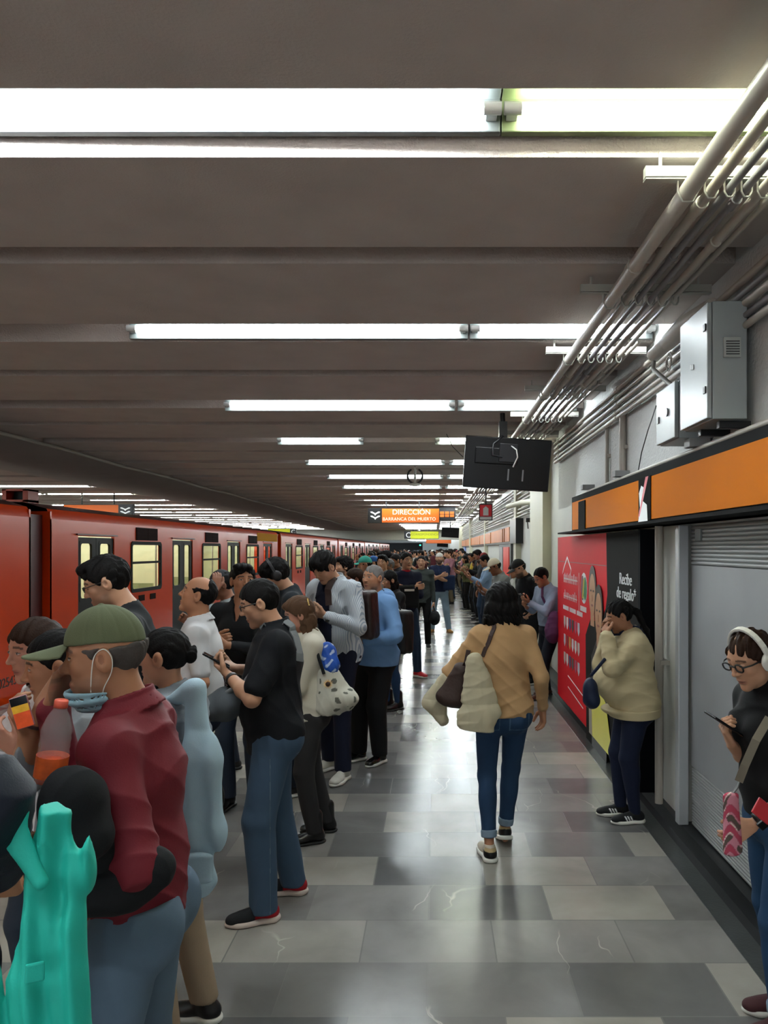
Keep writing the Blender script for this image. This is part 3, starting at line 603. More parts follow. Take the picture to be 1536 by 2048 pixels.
def build_car(Y0, label, lod=0, number=None):
    """one metro car, local y from 0 (near end) to 14.75"""
    L = 14.75; t = empty('metro_car', (XT, Y0, 0)); tag(t, label, 'train car', 'orange cars of the metro train')
    mbY = lambda y: Y0+y
    doors = [1.42+3.95*k for k in range(4)]; wins = [3.42+3.95*k for k in range(3)]
    holes = [(mbY(d-.62), mbY(d+.62), .02, 1.985) for d in doors]+[(mbY(w_-.69), mbY(w_+.69), 1.09, 1.90) for w_ in wins]
    mb = MB(); side_wall(mb, XT, mbY(0), mbY(L), -.05, 2.20, holes)
    pr = [(XT, 2.20), (XT-.015, 2.27), (XT-.05, 2.335)]
    n = len(pr); mb.add([(x, y, z) for y in (mbY(0), mbY(L)) for x, z in pr], [(i, i+1, n+i+1, n+i) for i in range(n-1)], True)
    mb.box(XT-2.5, XT-2.45, mbY(0), mbY(L), -.05, .95); mb.box(XT-2.5, XT-2.45, mbY(0), mbY(L), 1.95, 2.3)
    for y in (mbY(0), mbY(L)-.04):                       # ends, with a gangway opening
        mb.box(XT-.75, XT, y, y+.04, -.05, 2.3); mb.box(XT-2.5, XT-1.75, y, y+.04, -.05, 2.3); mb.box(XT-1.75, XT-.75, y, y+.04, 1.95, 2.3)
    mb.build('body', M_tr, t)
    mb = MB(); pr = [(XT-.05, 2.335), (XT-.35, 2.42), (XT-1.25, 2.47), (XT-2.15, 2.42), (XT-2.45, 2.3)]; n = len(pr)
    mb.add([(x, y, z) for y in (mbY(0), mbY(L)) for x, z in pr], [(i, i+1, n+i+1, n+i) for i in range(n-1)], True)
    mb.build('roof', M_roof, t)
    mb = MB(); mb.box(XT-2.45, XT-.05, mbY(.04), mbY(L-.04), -.05, .0); mb.box(XT-2.44, XT-2.38, mbY(.04), mbY(L-.04), 0, 2.15); mb.box(XT-2.44, XT-.06, mbY(.04), mbY(L-.04), 2.12, 2.16)
    for y in (.045, L-.075): mb.box(XT-2.44, XT-.75, mbY(y), mbY(y+.03), 0, 2.12)
    mb.build('lining', M_in, t)
    for xx in (XT-.75, XT-1.7): MB().box(xx-.06, xx+.06, mbY(.3), mbY(L-.3), 2.085, 2.12).build('cabin_light', M_cabl, t)
    MB().box(XT-2.3, XT-.2, mbY(.2), mbY(L-.2), -.75, -.05).build('underframe', mat('underframe', '#141313', .8), t)
    mb = MB()
    for d in doors: mb.tube([(XT-.55, mbY(d), 0), (XT-.55, mbY(d), 2.1)], .018, 8)
    mb.build('grab_poles', mat('pole_steel', '#a3a6a6', .3, metal=.7), t)
    if lod < 2:
        for w_ in wins:
            for yy in (-.45, .45): MB().box(XT-2.36, XT-1.5, mbY(w_+yy-.22), mbY(w_+yy+.22), .40, .46).box(XT-2.36, XT-1.5, mbY(w_+yy)-.03, mbY(w_+yy)+.03, .46, 1.0).build('bench', mat('seat_grey', '#7d8268', .5), t)
    for w_ in wins:
        y0, y1 = mbY(w_-.72), mbY(w_+.72); fr = MB()
        frame_ring(fr, XT+.012, XT-.03, rrect(y0, y1, 1.06, 1.93, .08), rrect(y0+.06, y1-.06, 1.12, 1.87, .05))
        fr.box(XT-.03, XT+.008, y0+.05, y1-.05, 1.545, 1.585); f = fr.build('window', M_rub, t)
        g = MB(); poly(g, XT-.01, rrect(y0+.05, y1-.05, 1.10, 1.88, .05)); g.build('pane', M_gl, f)
        v = MB(); v.box(XT, XT+.012, mbY(w_-.50), mbY(w_+.50), 1.95, 2.17)
        v = v.build('vent', M_vent, t); lv = MB()
        for q in range(9): lv.box(XT+.012, XT+.022, mbY(w_-.48), mbY(w_-.01), 1.962+q*.0225, 1.972+q*.0225); lv.box(XT+.012, XT+.022, mbY(w_+.01), mbY(w_+.48), 1.962+q*.0225, 1.972+q*.0225)
        lv.build('louvre', mat('louvre_dark', '#180a08', .8, spec=.05), v)
        for a in (-.25, .28): MB().box(XT, XT+.01, mbY(w_+a-.13), mbY(w_+a+.13), .90, 1.0).build('small_vent', mat('hatch_dark', '#22100c', .8, spec=.05), t)
    for d in doors:
        y0, y1 = mbY(d-.64), mbY(d+.64)
        MB().box(XT-.005, XT+.03, y0-.05, y1+.05, 2.0, 2.02).build('door_hood', mat('hood_dark', '#5a130b', .5), t)
        for s_, a, b in ((0, y0, mbY(d)), (1, mbY(d), y1)):
            lf = MB(); x = XT-.03
            iy0, iy1 = a+.12, b-.12
            frame_ring(lf, x+.012, x-.02, rrect(a+.005, b-.005, .03, 1.97, .02), rrect(iy0, iy1, 1.07, 1.88, .06))
            lf.box(x-.02, x+.010, iy0-.01, iy1+.01, .05, 1.06) if False else None
            # close the lower leaf: fill between the window outline and the bottom
            lf = MB(); lf.box(x-.02, x+.012, a+.005, b-.005, .03, 1.05); lf.box(x-.02, x+.012, a+.005, iy0, 1.05, 1.97); lf.box(x-.02, x+.012, iy1, b-.005, 1.05, 1.97); lf.box(x-.02, x+.012, iy0, iy1, 1.90, 1.97)
            frame_ring(lf, x+.016, x-.02, rrect(iy0-.02, iy1+.02, 1.03, 1.92, .02), rrect(iy0+.02, iy1-.02, 1.08, 1.88, .05))
            l = lf.build('door', M_leaf, t)
            g = MB(); poly(g, x, rrect(iy0, iy1, 1.05, 1.90, .04)); g.build('pane', M_gl, l)
    mb = MB(); mb.box(XT-2.4, XT-.10, mbY(L)+.005, mbY(L+.48), -.1, 2.25)
    mb.build('gangway', M_trd, t)
    MB().box(XT, XT+.006, mbY(L-2.9), mbY(L-.1), 2.03, 2.27).build('yellow_panel', mat('car_yellow', '#b07a0a', .8, spec=.05), t) if number == 1 else None
    return t
build_car(-5.05, 'nearest orange metro car, only its plain end in view beside the dark gap')
for i, Y0 in enumerate([10.19, 25.45, 40.7, 55.95, 71.2]):
    build_car(Y0, ['orange metro car with lit windows right beyond the dark gap, second car', 'orange metro car beyond the striped shirt man, third car of the train', 'fourth orange metro car of the train, far along the platform', 'fifth orange metro car of the train, very far away', 'last visible orange metro car at the far end of the train'][i], lod=0 if i < 1 else 2, number=i+1 if i == 0 else None)
nt_ = bpy.data.objects['metro_car']
text('car_number', 'M02543', mat('numeral_black', '#1c0d0a', .5), .16, (XT+.003, 8.85, .16), (PI/2, 0, PI/2), nt_, sx=1.0)
# ================================================================ SCULPTING WITH DISTANCE FIELDS
f32 = np.float32
def V(*a): return np.array(a, dtype=np.float64)
def unit(v): v = np.asarray(v, float); return v/max(1e-9, np.linalg.norm(v))
def smin(a, b, k):
    if k <= 0: return np.minimum(a, b)
    h = np.maximum(k-np.abs(a-b), 0)/k; return np.minimum(a, b)-h*h*k*0.25
def smax(a, b, k): return -smin(-a, -b, k)
def d_ell(P, c, r, R=None):
    q = P-np.asarray(c, f32)
    if R is not None: q = q @ np.asarray(R, f32)
    r = np.asarray(r, f32); k0 = np.sqrt(((q/r)**2).sum(1)); k1 = np.sqrt(((q/(r*r))**2).sum(1))+1e-9
    return k0*(k0-1)/k1
def d_cone(P, a, b, ra, rb):
    a = np.asarray(a, f32); ab = np.asarray(b, f32)-a; q = P-a; L2 = float(ab@ab)+1e-12
    t = np.clip((q@ab)/L2, 0, 1); return np.sqrt(((q-t[:, None]*ab)**2).sum(1))-(ra+(rb-ra)*t)
def d_box(P, c, h, r, R=None):
    q = P-np.asarray(c, f32)
    if R is not None: q = q @ np.asarray(R, f32)
    q = np.abs(q)-(np.asarray(h, f32)-r)
    return np.sqrt((np.maximum(q, 0)**2).sum(1))+np.minimum(q.max(1), 0)-r
def d_ecyl(P, a, b, ra, rb, X):       # elliptical limb from a to b; X = side axis of the section
    a = np.asarray(a, f32); b = np.asarray(b, f32); ab = b-a; L = float(np.linalg.norm(ab))+1e-9; ax = ab/L
    X = np.asarray(X, f32); X = X-ax*float(X@ax); X /= np.linalg.norm(X); Y = np.cross(ax, X)
    q = P-a; z = q@ax; t = np.clip(z/L, 0, 1); rx = ra[0]+(rb[0]-ra[0])*t; ry = ra[1]+(rb[1]-ra[1])*t
    ov = z-t*L; m = np.minimum(rx, ry)
    return (np.sqrt(((q@X)/rx)**2+((q@Y)/ry)**2+(ov/m)**2)-1)*m

class Sdf:
    def __init__(s): s.ops = []; s.lo = V(9, 9, 9); s.hi = V(-9, -9, -9)
    def op(s, fn, c, R, k=0.02, mode='u'):
        s.ops.append((fn, np.asarray(c, f32), R, k, mode))
        if mode == 'u': s.lo = np.minimum(s.lo, np.asarray(c)-R); s.hi = np.maximum(s.hi, np.asarray(c)+R)
        return s
    def box_lim(s, lo, hi): s.lo = np.minimum(s.lo, lo); s.hi = np.maximum(s.hi, hi)
    def ell(s, c, r, R=None, k=0.02, mode='u'): return s.op(lambda P: d_ell(P, c, r, R), c, max(r), k, mode)
    def cone(s, a, b, ra, rb, k=0.02, mode='u'):
        a = np.asarray(a, float); b = np.asarray(b, float); c = (a+b)/2
        s.ops.append((lambda P: d_cone(P, a, b, ra, rb), c.astype(f32), np.linalg.norm(b-a)/2+max(ra, rb), k, mode))
        if mode == 'u':
            m = max(ra, rb); s.lo = np.minimum(s.lo, np.minimum(a, b)-m); s.hi = np.maximum(s.hi, np.maximum(a, b)+m)
        return s
    def ecyl(s, a, b, ra, rb, X, k=0.03, mode='u'):
        a = np.asarray(a, float); b = np.asarray(b, float); c = (a+b)/2; m = max(*ra, *rb)
        s.ops.append((lambda P: d_ecyl(P, a, b, ra, rb, X), c.astype(f32), np.linalg.norm(b-a)/2+m*1.1, k, mode))
        if mode == 'u': s.lo = np.minimum(s.lo, np.minimum(a, b)-m); s.hi = np.maximum(s.hi, np.maximum(a, b)+m)
        return s
    def box(s, c, h, r=.01, R=None, k=0.01, mode='u'): return s.op(lambda P: d_box(P, c, h, r, R), c, float(np.linalg.norm(h)), k, mode)
    def plane(s, p, n, k=0.006):       # keep the side where (P-p).n < 0
        p = np.asarray(p, f32); n = np.asarray(unit(n), f32); s.ops.append((lambda P: (P-p)@n, None, 0, k, 'i')); return s
    def disp(s, fn): s.ops.append((fn, None, 0, 0, 'd')); return s
    def ev(s, P, cull=None):
        D = np.full(len(P), 1.0, f32)
        for fn, c, R, k, mode in s.ops:
            if mode == 'd': D = D+fn(P); continue
            if mode == 'i': D = smax(D, fn(P), k); continue
            if cull is not None:
                blk, hd, npb = cull
                sel = np.sqrt(((blk-c)**2).sum(1)) < R+hd+k+0.012
                if not sel.any(): continue
                idx = np.repeat(sel, npb); Q = P[idx]; d0 = D[idx]; d = fn(Q)
                if mode == 'u': D[idx] = smin(d0, d, k)
                elif mode == 's': D[idx] = smax(d0, -d, k)
            else:
                d = fn(P); D = smin(D, d, k) if mode == 'u' else smax(D, -d, k)
        return D
    def march(s, res, lo=None, hi=None):
        lo = (np.array(s.lo)-2.2*res-.004) if lo is None else np.asarray(lo, float); hi = (np.array(s.hi)+2.2*res+.004) if hi is None else np.asarray(hi, float)
        B = 8; nb = np.maximum(1, np.ceil((hi-lo)/(res*B)).astype(int)); n = nb*B+1
        bi = np.stack(np.meshgrid(*[np.arange(k) for k in nb], indexing='ij'), -1).reshape(-1, 3)
        bc = (lo+(bi+.5)*B*res).astype(f32); dc = s.ev(bc); hd = B*res*.87
        act = np.abs(dc) < hd*1.7+.014
        D = np.repeat(np.repeat(np.repeat(np.where(dc.reshape(nb) > 0, 1, -1).astype(f32), B, 0), B, 1), B, 2)
        D = np.pad(D, ((0, 1), (0, 1), (0, 1)), mode='edge')
        ab = bi[act]; ac = bc[act]
        if len(ab) == 0: return np.zeros((0, 3)), np.zeros((0, 4), int)
        off = np.stack(np.meshgrid(*[np.arange(B+1)]*3, indexing='ij'), -1).reshape(-1, 3)
        step = max(1, 400000//len(off))
        for i in range(0, len(ab), step):
            a = ab[i:i+step]; idx = (a[:, None, :]*B+off[None]).reshape(-1, 3)
            P = (lo+idx*res).astype(f32); d = s.ev(P, (ac[i:i+step], hd, len(off)))
            D[idx[:, 0], idx[:, 1], idx[:, 2]] = d
        S = D < 0; c = S[:-1, :-1, :-1].astype(np.int8)
        tot = sum(S[i:n[0]-1+i, j:n[1]-1+j, k:n[2]-1+k].astype(np.int8) for i in (0, 1) for j in (0, 1) for k in (0, 1))
        cell = (tot > 0) & (tot < 8); ci = np.argwhere(cell)
        if len(ci) == 0: return np.zeros((0, 3)), np.zeros((0, 4), int)
        cid = np.full(cell.shape, -1, np.int32); cid[ci[:, 0], ci[:, 1], ci[:, 2]] = np.arange(len(ci))
        acc = np.zeros((len(ci), 3)); cnt = np.zeros(len(ci))
        for ax in range(3):
            o1, o2 = [q for q in range(3) if q != ax]
            for u in (0, 1):
                for v in (0, 1):
                    p0 = ci.copy(); p0[:, o1] += u; p0[:, o2] += v; p1 = p0.copy(); p1[:, ax] += 1
                    a = D[p0[:, 0], p0[:, 1], p0[:, 2]]; b = D[p1[:, 0], p1[:, 1], p1[:, 2]]; m = (a < 0) != (b < 0)
                    t = a[m]/(a[m]-b[m]); q = p0[m].astype(float); q[:, ax] += t; acc[m] += q; cnt[m] += 1
        vs = lo+(acc/cnt[:, None])*res
        fs = []
        for ax in range(3):
            o1, o2 = [(1, 2), (2, 0), (0, 1)][ax]
            sl0 = [slice(None)]*3; sl1 = [slice(None)]*3; sl0[ax] = slice(0, -1); sl1[ax] = slice(1, None)
            A = S[tuple(sl0)]; Bb = S[tuple(sl1)]; e = np.argwhere(A != Bb)
            e = e[(e[:, o1] > 0) & (e[:, o2] > 0) & (e[:, o1] < n[o1]-1) & (e[:, o2] < n[o2]-1)]
            ins = A[e[:, 0], e[:, 1], e[:, 2]]
            def cc(d1, d2):
                q = e.copy(); q[:, o1] -= d1; q[:, o2] -= d2; return cid[q[:, 0], q[:, 1], q[:, 2]]
            quad = np.stack([cc(1, 1), cc(0, 1), cc(0, 0), cc(1, 0)], 1)
            quad[~ins] = quad[~ins][:, ::-1]; fs.append(quad)
        fs = np.concatenate(fs); fs = fs[(fs >= 0).all(1)]
        return vs, fs

def mesh_from(name, vs, fs, m, paint=None, parent=None):
    me = bpy.data.meshes.new(name); me.vertices.add(len(vs)); me.vertices.foreach_set('co', np.asarray(vs, f32).ravel())
    k = len(fs); me.loops.add(4*k); me.loops.foreach_set('vertex_index', np.asarray(fs, np.int32).ravel())
    me.polygons.add(k); me.polygons.foreach_set('loop_start', np.arange(0, 4*k, 4, dtype=np.int32)); me.polygons.foreach_set('loop_total', np.full(k, 4, np.int32))
    me.polygons.foreach_set('use_smooth', np.ones(k, bool)); me.update(calc_edges=True); me.validate()
    for mm in (m if isinstance(m, (list, tuple)) else [m]): me.materials.append(mm)
    if len(vs):
        col = paint(np.asarray(vs, f32)) if paint is not None else np.zeros((len(vs), 4), f32); at_ = me.color_attributes.new('paint', 'FLOAT_COLOR', 'POINT'); at_.data.foreach_set('color', col.astype(f32).ravel())
    o = bpy.data.objects.new(name, me); C.objects.link(o)
    if parent: o.parent = parent
    return o
def sculpt(name, sdf, res, m, paint=None, parent=None, fine=()):
    """one mesh; fine = [(lo, hi, res)] regions remeshed at a smaller step"""
    vs, fs = sdf.march(res)
    if fine:
        drop = np.zeros(len(vs), bool)
        for lo, hi, r in fine: drop |= ((vs > np.asarray(lo)+res*1.2) & (vs < np.asarray(hi)-res*1.2)).all(1)
        keep = ~drop[fs].all(1); fs = fs[keep]
        allv = [vs]; allf = [fs]; n = len(vs)
        for lo, hi, r in fine:
            v2, f2 = sdf.march(r, lo, hi); allv.append(v2); allf.append(f2+n); n += len(v2)
        vs = np.concatenate(allv); fs = np.concatenate(allf)
        used = np.zeros(len(vs), bool); used[fs.ravel()] = True; mp = np.cumsum(used)-1; vs = vs[used]; fs = mp[fs]
    return mesh_from(name, vs, fs, m, paint, parent)
def trace(sdf, o, d, off=.004):        # walk from o along d until the cloth is met
    o = np.asarray(o, float); d = unit(d); t = 0
    for _ in range(60):
        v = float(sdf.ev((o+d*t)[None].astype(f32))[0])
        if v < .0015: break
        t += v*.7
        if t > 1.5: break
    return o+d*(t-off)

def painted(name, *a, **k):
    PAINTED.add(name); return painted_(name, *a, **k)
def painted_(name, col, rough=.8, sheen=0.0, noise=.06, nscale=10, bump=.25, bscale=220, bdist=.002, sss=0.0, spec=.3, stripes=None, metal=0.0):
    """cloth/skin whose own markings, plus painted inner-ear shade, come from the 'paint' attribute of the mesh"""
    if name in _m: return _m[name]
    m = mat(name, col, rough, metal, noise, nscale, bump, bscale, 0, 0, 1, spec, sheen, bdist); nt = m.node_tree; b = nt.nodes['Principled BSDF']
    src = b.inputs['Base Color'].links[0].from_socket
    at_ = nt.nodes.new('ShaderNodeAttribute'); at_.attribute_name = 'paint'
    if stripes:
        tc = nt.nodes.new('ShaderNodeTexCoord'); wv = nt.nodes.new('ShaderNodeTexWave'); wv.bands_direction = stripes[2]; wv.inputs['Scale'].default_value = stripes[0]
        wv.inputs['Distortion'].default_value = 0; nt.links.new(tc.outputs['Object'], wv.inputs[0])
        rp = nt.nodes.new('ShaderNodeMapRange'); rp.inputs[1].default_value = .55; rp.inputs[2].default_value = .7; nt.links.new(wv.outputs['Fac'], rp.inputs[0])
        ms = nt.nodes.new('ShaderNodeMix'); ms.data_type = 'RGBA'; nt.links.new(rp.outputs[0], ms.inputs[0]); nt.links.new(src, ms.inputs[6]); ms.inputs[7].default_value = (*hexc(stripes[1]), 1); src = ms.outputs[2]
    mx = nt.nodes.new('ShaderNodeMix'); mx.data_type = 'RGBA'
    nt.links.new(at_.outputs['Alpha'], mx.inputs[0]); nt.links.new(src, mx.inputs[6]); nt.links.new(at_.outputs['Color'], mx.inputs[7]); nt.links.new(mx.outputs[2], b.inputs['Base Color'])
    if sss:
        b.inputs['Subsurface Weight'].default_value = sss; b.inputs['Subsurface Radius'].default_value = (.012, .005, .003); b.inputs['Subsurface Scale'].default_value = .6
    return m
def put(col, mask, c, a=1.0):
    c = hexc(c) if isinstance(c, str) else c
    m = np.clip(mask.astype(f32)*a, 0, 1)[:, None]; na = np.maximum(col[:, 3:], m)
    col[:, :3] = np.where(m > .01, np.asarray(c, f32)*m/np.maximum(na, 1e-3)+col[:, :3]*(1-m/np.maximum(na, 1e-3)), col[:, :3]); col[:, 3:] = na
    return col
def sstep(x, a, b): t = np.clip((x-a)/(b-a), 0, 1); return t*t*(3-2*t)

def folds(seed, amp=.006, sc=1.0, dirs=None):
    rg = np.random.RandomState(seed); A = []
    for i in range(4):
        d = rg.normal(size=3); d[2] *= 1.0; d /= np.linalg.norm(d); e = rg.normal(size=3); e /= np.linalg.norm(e); g = rg.normal(size=3); g /= np.linalg.norm(g)
        A.append(((d*rg.uniform(50, 95)*sc).astype(f32), (e*rg.uniform(8, 14)*sc).astype(f32), (g*rg.uniform(7, 12)).astype(f32), rg.uniform(0, 6), rg.uniform(.6, 1)))
    l1 = rg.normal(size=3)*11; l2 = rg.normal(size=3)*9
    def fn(P):
        s_ = np.zeros(len(P), f32)
        for d, e, g, p, w_ in A:
            r = 1-np.abs(np.sin(P@d*.5+1.1*np.sin(P@e+p)+.5*np.sin(P@g*2+p*2))); m = .5+.5*np.sin(P@g+p*3)
            s_ += w_*r**1.6*m*m
        return (-(s_*amp*.80)+amp*.35+amp*.35*np.sin(P@l1.astype(f32))*np.sin(P@l2.astype(f32)+1)).astype(f32)
    return fn
def wav(P, f, p=0): return np.sin(P*f+p)

# ================================================================ PEOPLE
def rotm(yaw=0, pitch=0, roll=0):      # columns: right, forward, up;  yaw>0 turns to own right, pitch>0 looks down
    y, p, r = map(math.radians, (yaw, pitch, roll))
    Rz = np.array([[math.cos(-y), -math.sin(-y), 0], [math.sin(-y), math.cos(-y), 0], [0, 0, 1]])
    Rx = np.array([[1, 0, 0], [0, math.cos(-p), -math.sin(-p)], [0, math.sin(-p), math.cos(-p)]])
    Ry = np.array([[math.cos(r), 0, math.sin(r)], [0, 1, 0], [-math.sin(r), 0, math.cos(r)]])
    return Rz @ Rx @ Ry
def ik(a, t, l1, l2, pole):            # two-bone chain: returns middle joint and reached end
    a = np.asarray(a, float); t = np.asarray(t, float); d = t-a; L = np.linalg.norm(d); Lm = (l1+l2)*.995
    if L > Lm: d = d/L*Lm; L = Lm
    if L < abs(l1-l2)+.02: d = unit(d)*(abs(l1-l2)+.02); L = abs(l1-l2)+.02
    u = d/L; x = (l1*l1-l2*l2+L*L)/(2*L); h = math.sqrt(max(0, l1*l1-x*x)); p = np.asarray(pole, float); p = unit(p-u*np.dot(p, u))
    return a+u*x+p*h, a+d
def d_head(P, Hc, R, S, fem, beard, fat):
    U = ((P-np.asarray(Hc, f32)) @ np.asarray(R, f32))/S; A = U.copy(); A[:, 0] = np.abs(A[:, 0]); jw = (.255 if fem else .27)+fat*.04
    d = d_ell(U, (0, -.065, .12), (.325, .395, .37)); d = smin(d, d_ell(U, (0, .08, -.12), (jw, .265, .36)), .12)
    d = smin(d, d_ell(U, (0, .25, -.40), (.10 if fem else .13, .09, .085)), .09)
    d = smin(d, d_ell(A, (.19+fat*.03, .03, -.26), (.07, .13, .10)), .10)
    d = smin(d, d_cone(A, (.02, .295, .130), (.18, .25, .128), .034 if fem else .045, .036), .06)
    d = smin(d, d_ell(A, (.16, .225, -.05), (.085, .08, .08)), .07)
    d = smax(d, -d_ell(A, (.145, .375, .055), (.078, .075, .042)), .045)
    d = smin(d, d_ell(A, (.140, .272, .052), (.066, .062, .046)), .008)
    d = smin(d, d_cone(U, (0, .300, .10), (0, .405, -.065), .024, .036), .045)
    d = smin(d, d_ell(U, (0, .405, -.085), (.045, .045, .038)), .02); d = smin(d, d_ell(A, (.052, .360, -.098), (.030, .045, .030)), .025)
    d = smin(d, d_ell(U, (0, .305, -.235), (.105, .055, .026)), .022); d = smin(d, d_ell(U, (0, .298, -.285), (.085, .052, .028)), .02)
    d = smax(d, -d_cone(A, (0, .372, -.262), (.085, .335, -.266), .006, .004), .012)
    d = smin(d, d_ell(A, (.345, -.045, -.005), (.052, .088, .138)), .016); d = smax(d, -d_ell(A, (.400, -.020, .012), (.034, .046, .085)), .012)
    if beard: d = d-(.02*beard)*sstep(-U[:, 2], .14, .28)*sstep(U[:, 1], -.1, .1)
    return (d*S).astype(f32)
HAIRLINE = dict(n=(-.77, .636), c=-.066)
def hair_sdf(Hc, R, S, style, seed=0):
    """hair in the head's own frame"""
    s = Sdf(); rg = np.random.RandomState(seed); Hc = np.asarray(Hc, float)
    def toU(P): return ((P-np.asarray(Hc, f32)) @ np.asarray(R, f32))/S
    def W(*u): return Hc+R@(np.array(u)*S)
    def strands(U, a=.012, fy=60):
        ph = U[:, 0]*34+np.sin(U[:, 2]*9+seed)*1.2+U[:, 1]*8; return a*np.sin(ph+np.sin(U[:, 1]*14+U[:, 2]*11)*1.6)+a*.5*np.sin(ph*2.3+U[:, 2]*22)
    thick = {'short': .035, 'buzz': .014, 'bald': .018, 'quiff': .045, 'bowl': .06, 'curly': .07, 'bun': .02, 'pony': .02, 'long': .05, 'bob': .06, 'wavy': .06, 'under_cap': .018, 'fringe': .05}.get(style, .035)
    def cap(P):
        U = toU(P); d = d_ell(U, (0, -.075, .125), (.330+thick, .400+thick, .370+thick*1.1))
        n = (-.77*U[:, 1]+.636*U[:, 2]); c = -.066
        if style == 'bald': n = np.where(U[:, 2] > .22, -U[:, 1]-.24, n); c = -.02
        if style in ('bun', 'pony'): c = -.05
        if style in ('bowl', 'fringe'): n = n+.0; c = -.13 if style == 'bowl' else -.16
        d = smax(d, c+.02*np.sin(U[:, 0]*16+seed)-n, .03)
        lowz = {'long': -.3, 'bob': -.3, 'wavy': -.4, 'bun': -.20, 'pony': -.2, 'bald': -.20, 'curly': -.3}.get(style, -.22)
        d = smax(d, lowz-U[:, 2]+.25*np.maximum(U[:, 1]+.1, 0)*1.5, .04)
        if style in ('short', 'buzz', 'quiff', 'bald', 'under_cap', 'bowl', 'fringe'):       # leave the ears free
            A = U.copy(); A[:, 0] = np.abs(A[:, 0]); d = smax(d, -d_ell(A, (.38, -.01, -.05), (.13, .105, .19)), .02)
        if style == 'under_cap': d = smax(d, U[:, 2]-.12, .02)
        amp = .018 if style in ('quiff', 'bowl', 'curly', 'fringe') else .010
        if style == 'curly': d = d+.022*np.sin(U[:, 0]*38+seed)*np.sin(U[:, 1]*36)*np.sin(U[:, 2]*34)
        return ((d+strands(U, amp))*S).astype(f32)
    s.op(cap, W(0, -.07, .12), S*.55, k=.004)
    def blob(c, r, k=.03, a=.012):
        def fn(P):
            U = toU(P); return ((d_ell(U, c, r)+strands(U, a))*S).astype(f32)
        s.op(fn, W(*c), S*max(r)*1.05, k=S*k)
    if style == 'quiff': blob((0, .16, .40), (.25, .22, .13)); blob((.12, .02, .42), (.2, .25, .12))
    if style == 'bowl': blob((0, .22, .30), (.30, .16, .17)); blob((-.16, .26, .20), (.13, .10, .15)); blob((.14, .27, .19), (.13, .10, .15)); blob((0, -.05, .38), (.33, .40, .15))
    if style == 'fringe': blob((0, .27, .25), (.27, .10, .13)); blob((0, 0, .40), (.3, .36, .12))
    if style == 'curly': blob((0, .10, .36), (.32, .32, .18))
    if style == 'bun': blob((0, -.50, .02), (.12, .11, .14), k=.02); blob((0, -.56, .09), (.06, .06, .09), k=.01)
    if style == 'long': blob((0, -.28, -.25), (.36, .22, .45)); blob((.26, -.06, -.30), (.10, .16, .42)); blob((-.26, -.06, -.30), (.10, .16, .42)); blob((0, -.34, -.75), (.34, .14, .40))
    if style == 'bob': blob((0, -.10, .12), (.43, .42, .42)); blob((0, -.24, -.18), (.46, .30, .38)); blob((.34, -.08, -.25), (.15, .20, .32)); blob((-.34, -.08, -.25), (.15, .20, .32)); blob((0, -.26, -.45), (.52, .26, .24), a=.03); blob((.34, -.2, -.48), (.20, .18, .18), a=.03); blob((-.34, -.2, -.48), (.20, .18, .18), a=.03)
    if style == 'wavy': blob((0, -.26, -.2), (.34, .24, .40)); blob((.24, -.12, -.35), (.13, .18, .42), a=.02); blob((-.24, -.12, -.35), (.13, .18, .42), a=.02); blob((0, -.33, -.85), (.30, .14, .45), a=.022); blob((0, .22, .34), (.2, .14, .10), a=.02)
    if style == 'pony':
        a = W(0, -.46, .10); s.op(lambda P: (d_cone(P, a, W(0, -.62, -.10), .05*S*2, .05*S*2)).astype(f32), W(0, -.5, 0), S*.25, k=.01)
        b0, b1, b2 = W(0, -.60, -.10), W(0, -.66, -.75), W(0, -.62, -1.35)
        s.cone(b0, b1, .10*S, .085*S, k=.02).cone(b1, b2, .085*S, .03*S, k=.02)
        s.disp(lambda P: (strands(toU(P), .008)*S).astype(f32))
    return s

SKIN = {'tan': '#a87658', 'light': '#bd8f72', 'brown': '#91614a', 'warm': '#ad7c60', 'rosy': '#b5806a'}
def skin_mat(k): return painted('skin_'+k, SKIN[k], rough=.55, noise=.05, nscale=25, bump=.12, bscale=300, bdist=.001, sss=.12, spec=.4)
def hair_mat(k):
    c = {'black': '#0f0d0d', 'dark': '#171211', 'grey': '#4b4643', 'brown': '#2a1a12', 'blonde': '#7c6046', 'lightbrown': '#57402f', 'silver': '#6d6a68'}[k]
    return mat('hair_'+k, c, .62, noise=.35, nscale=14, bump=.5, bscale=160, bdist=.004, spec=.12)

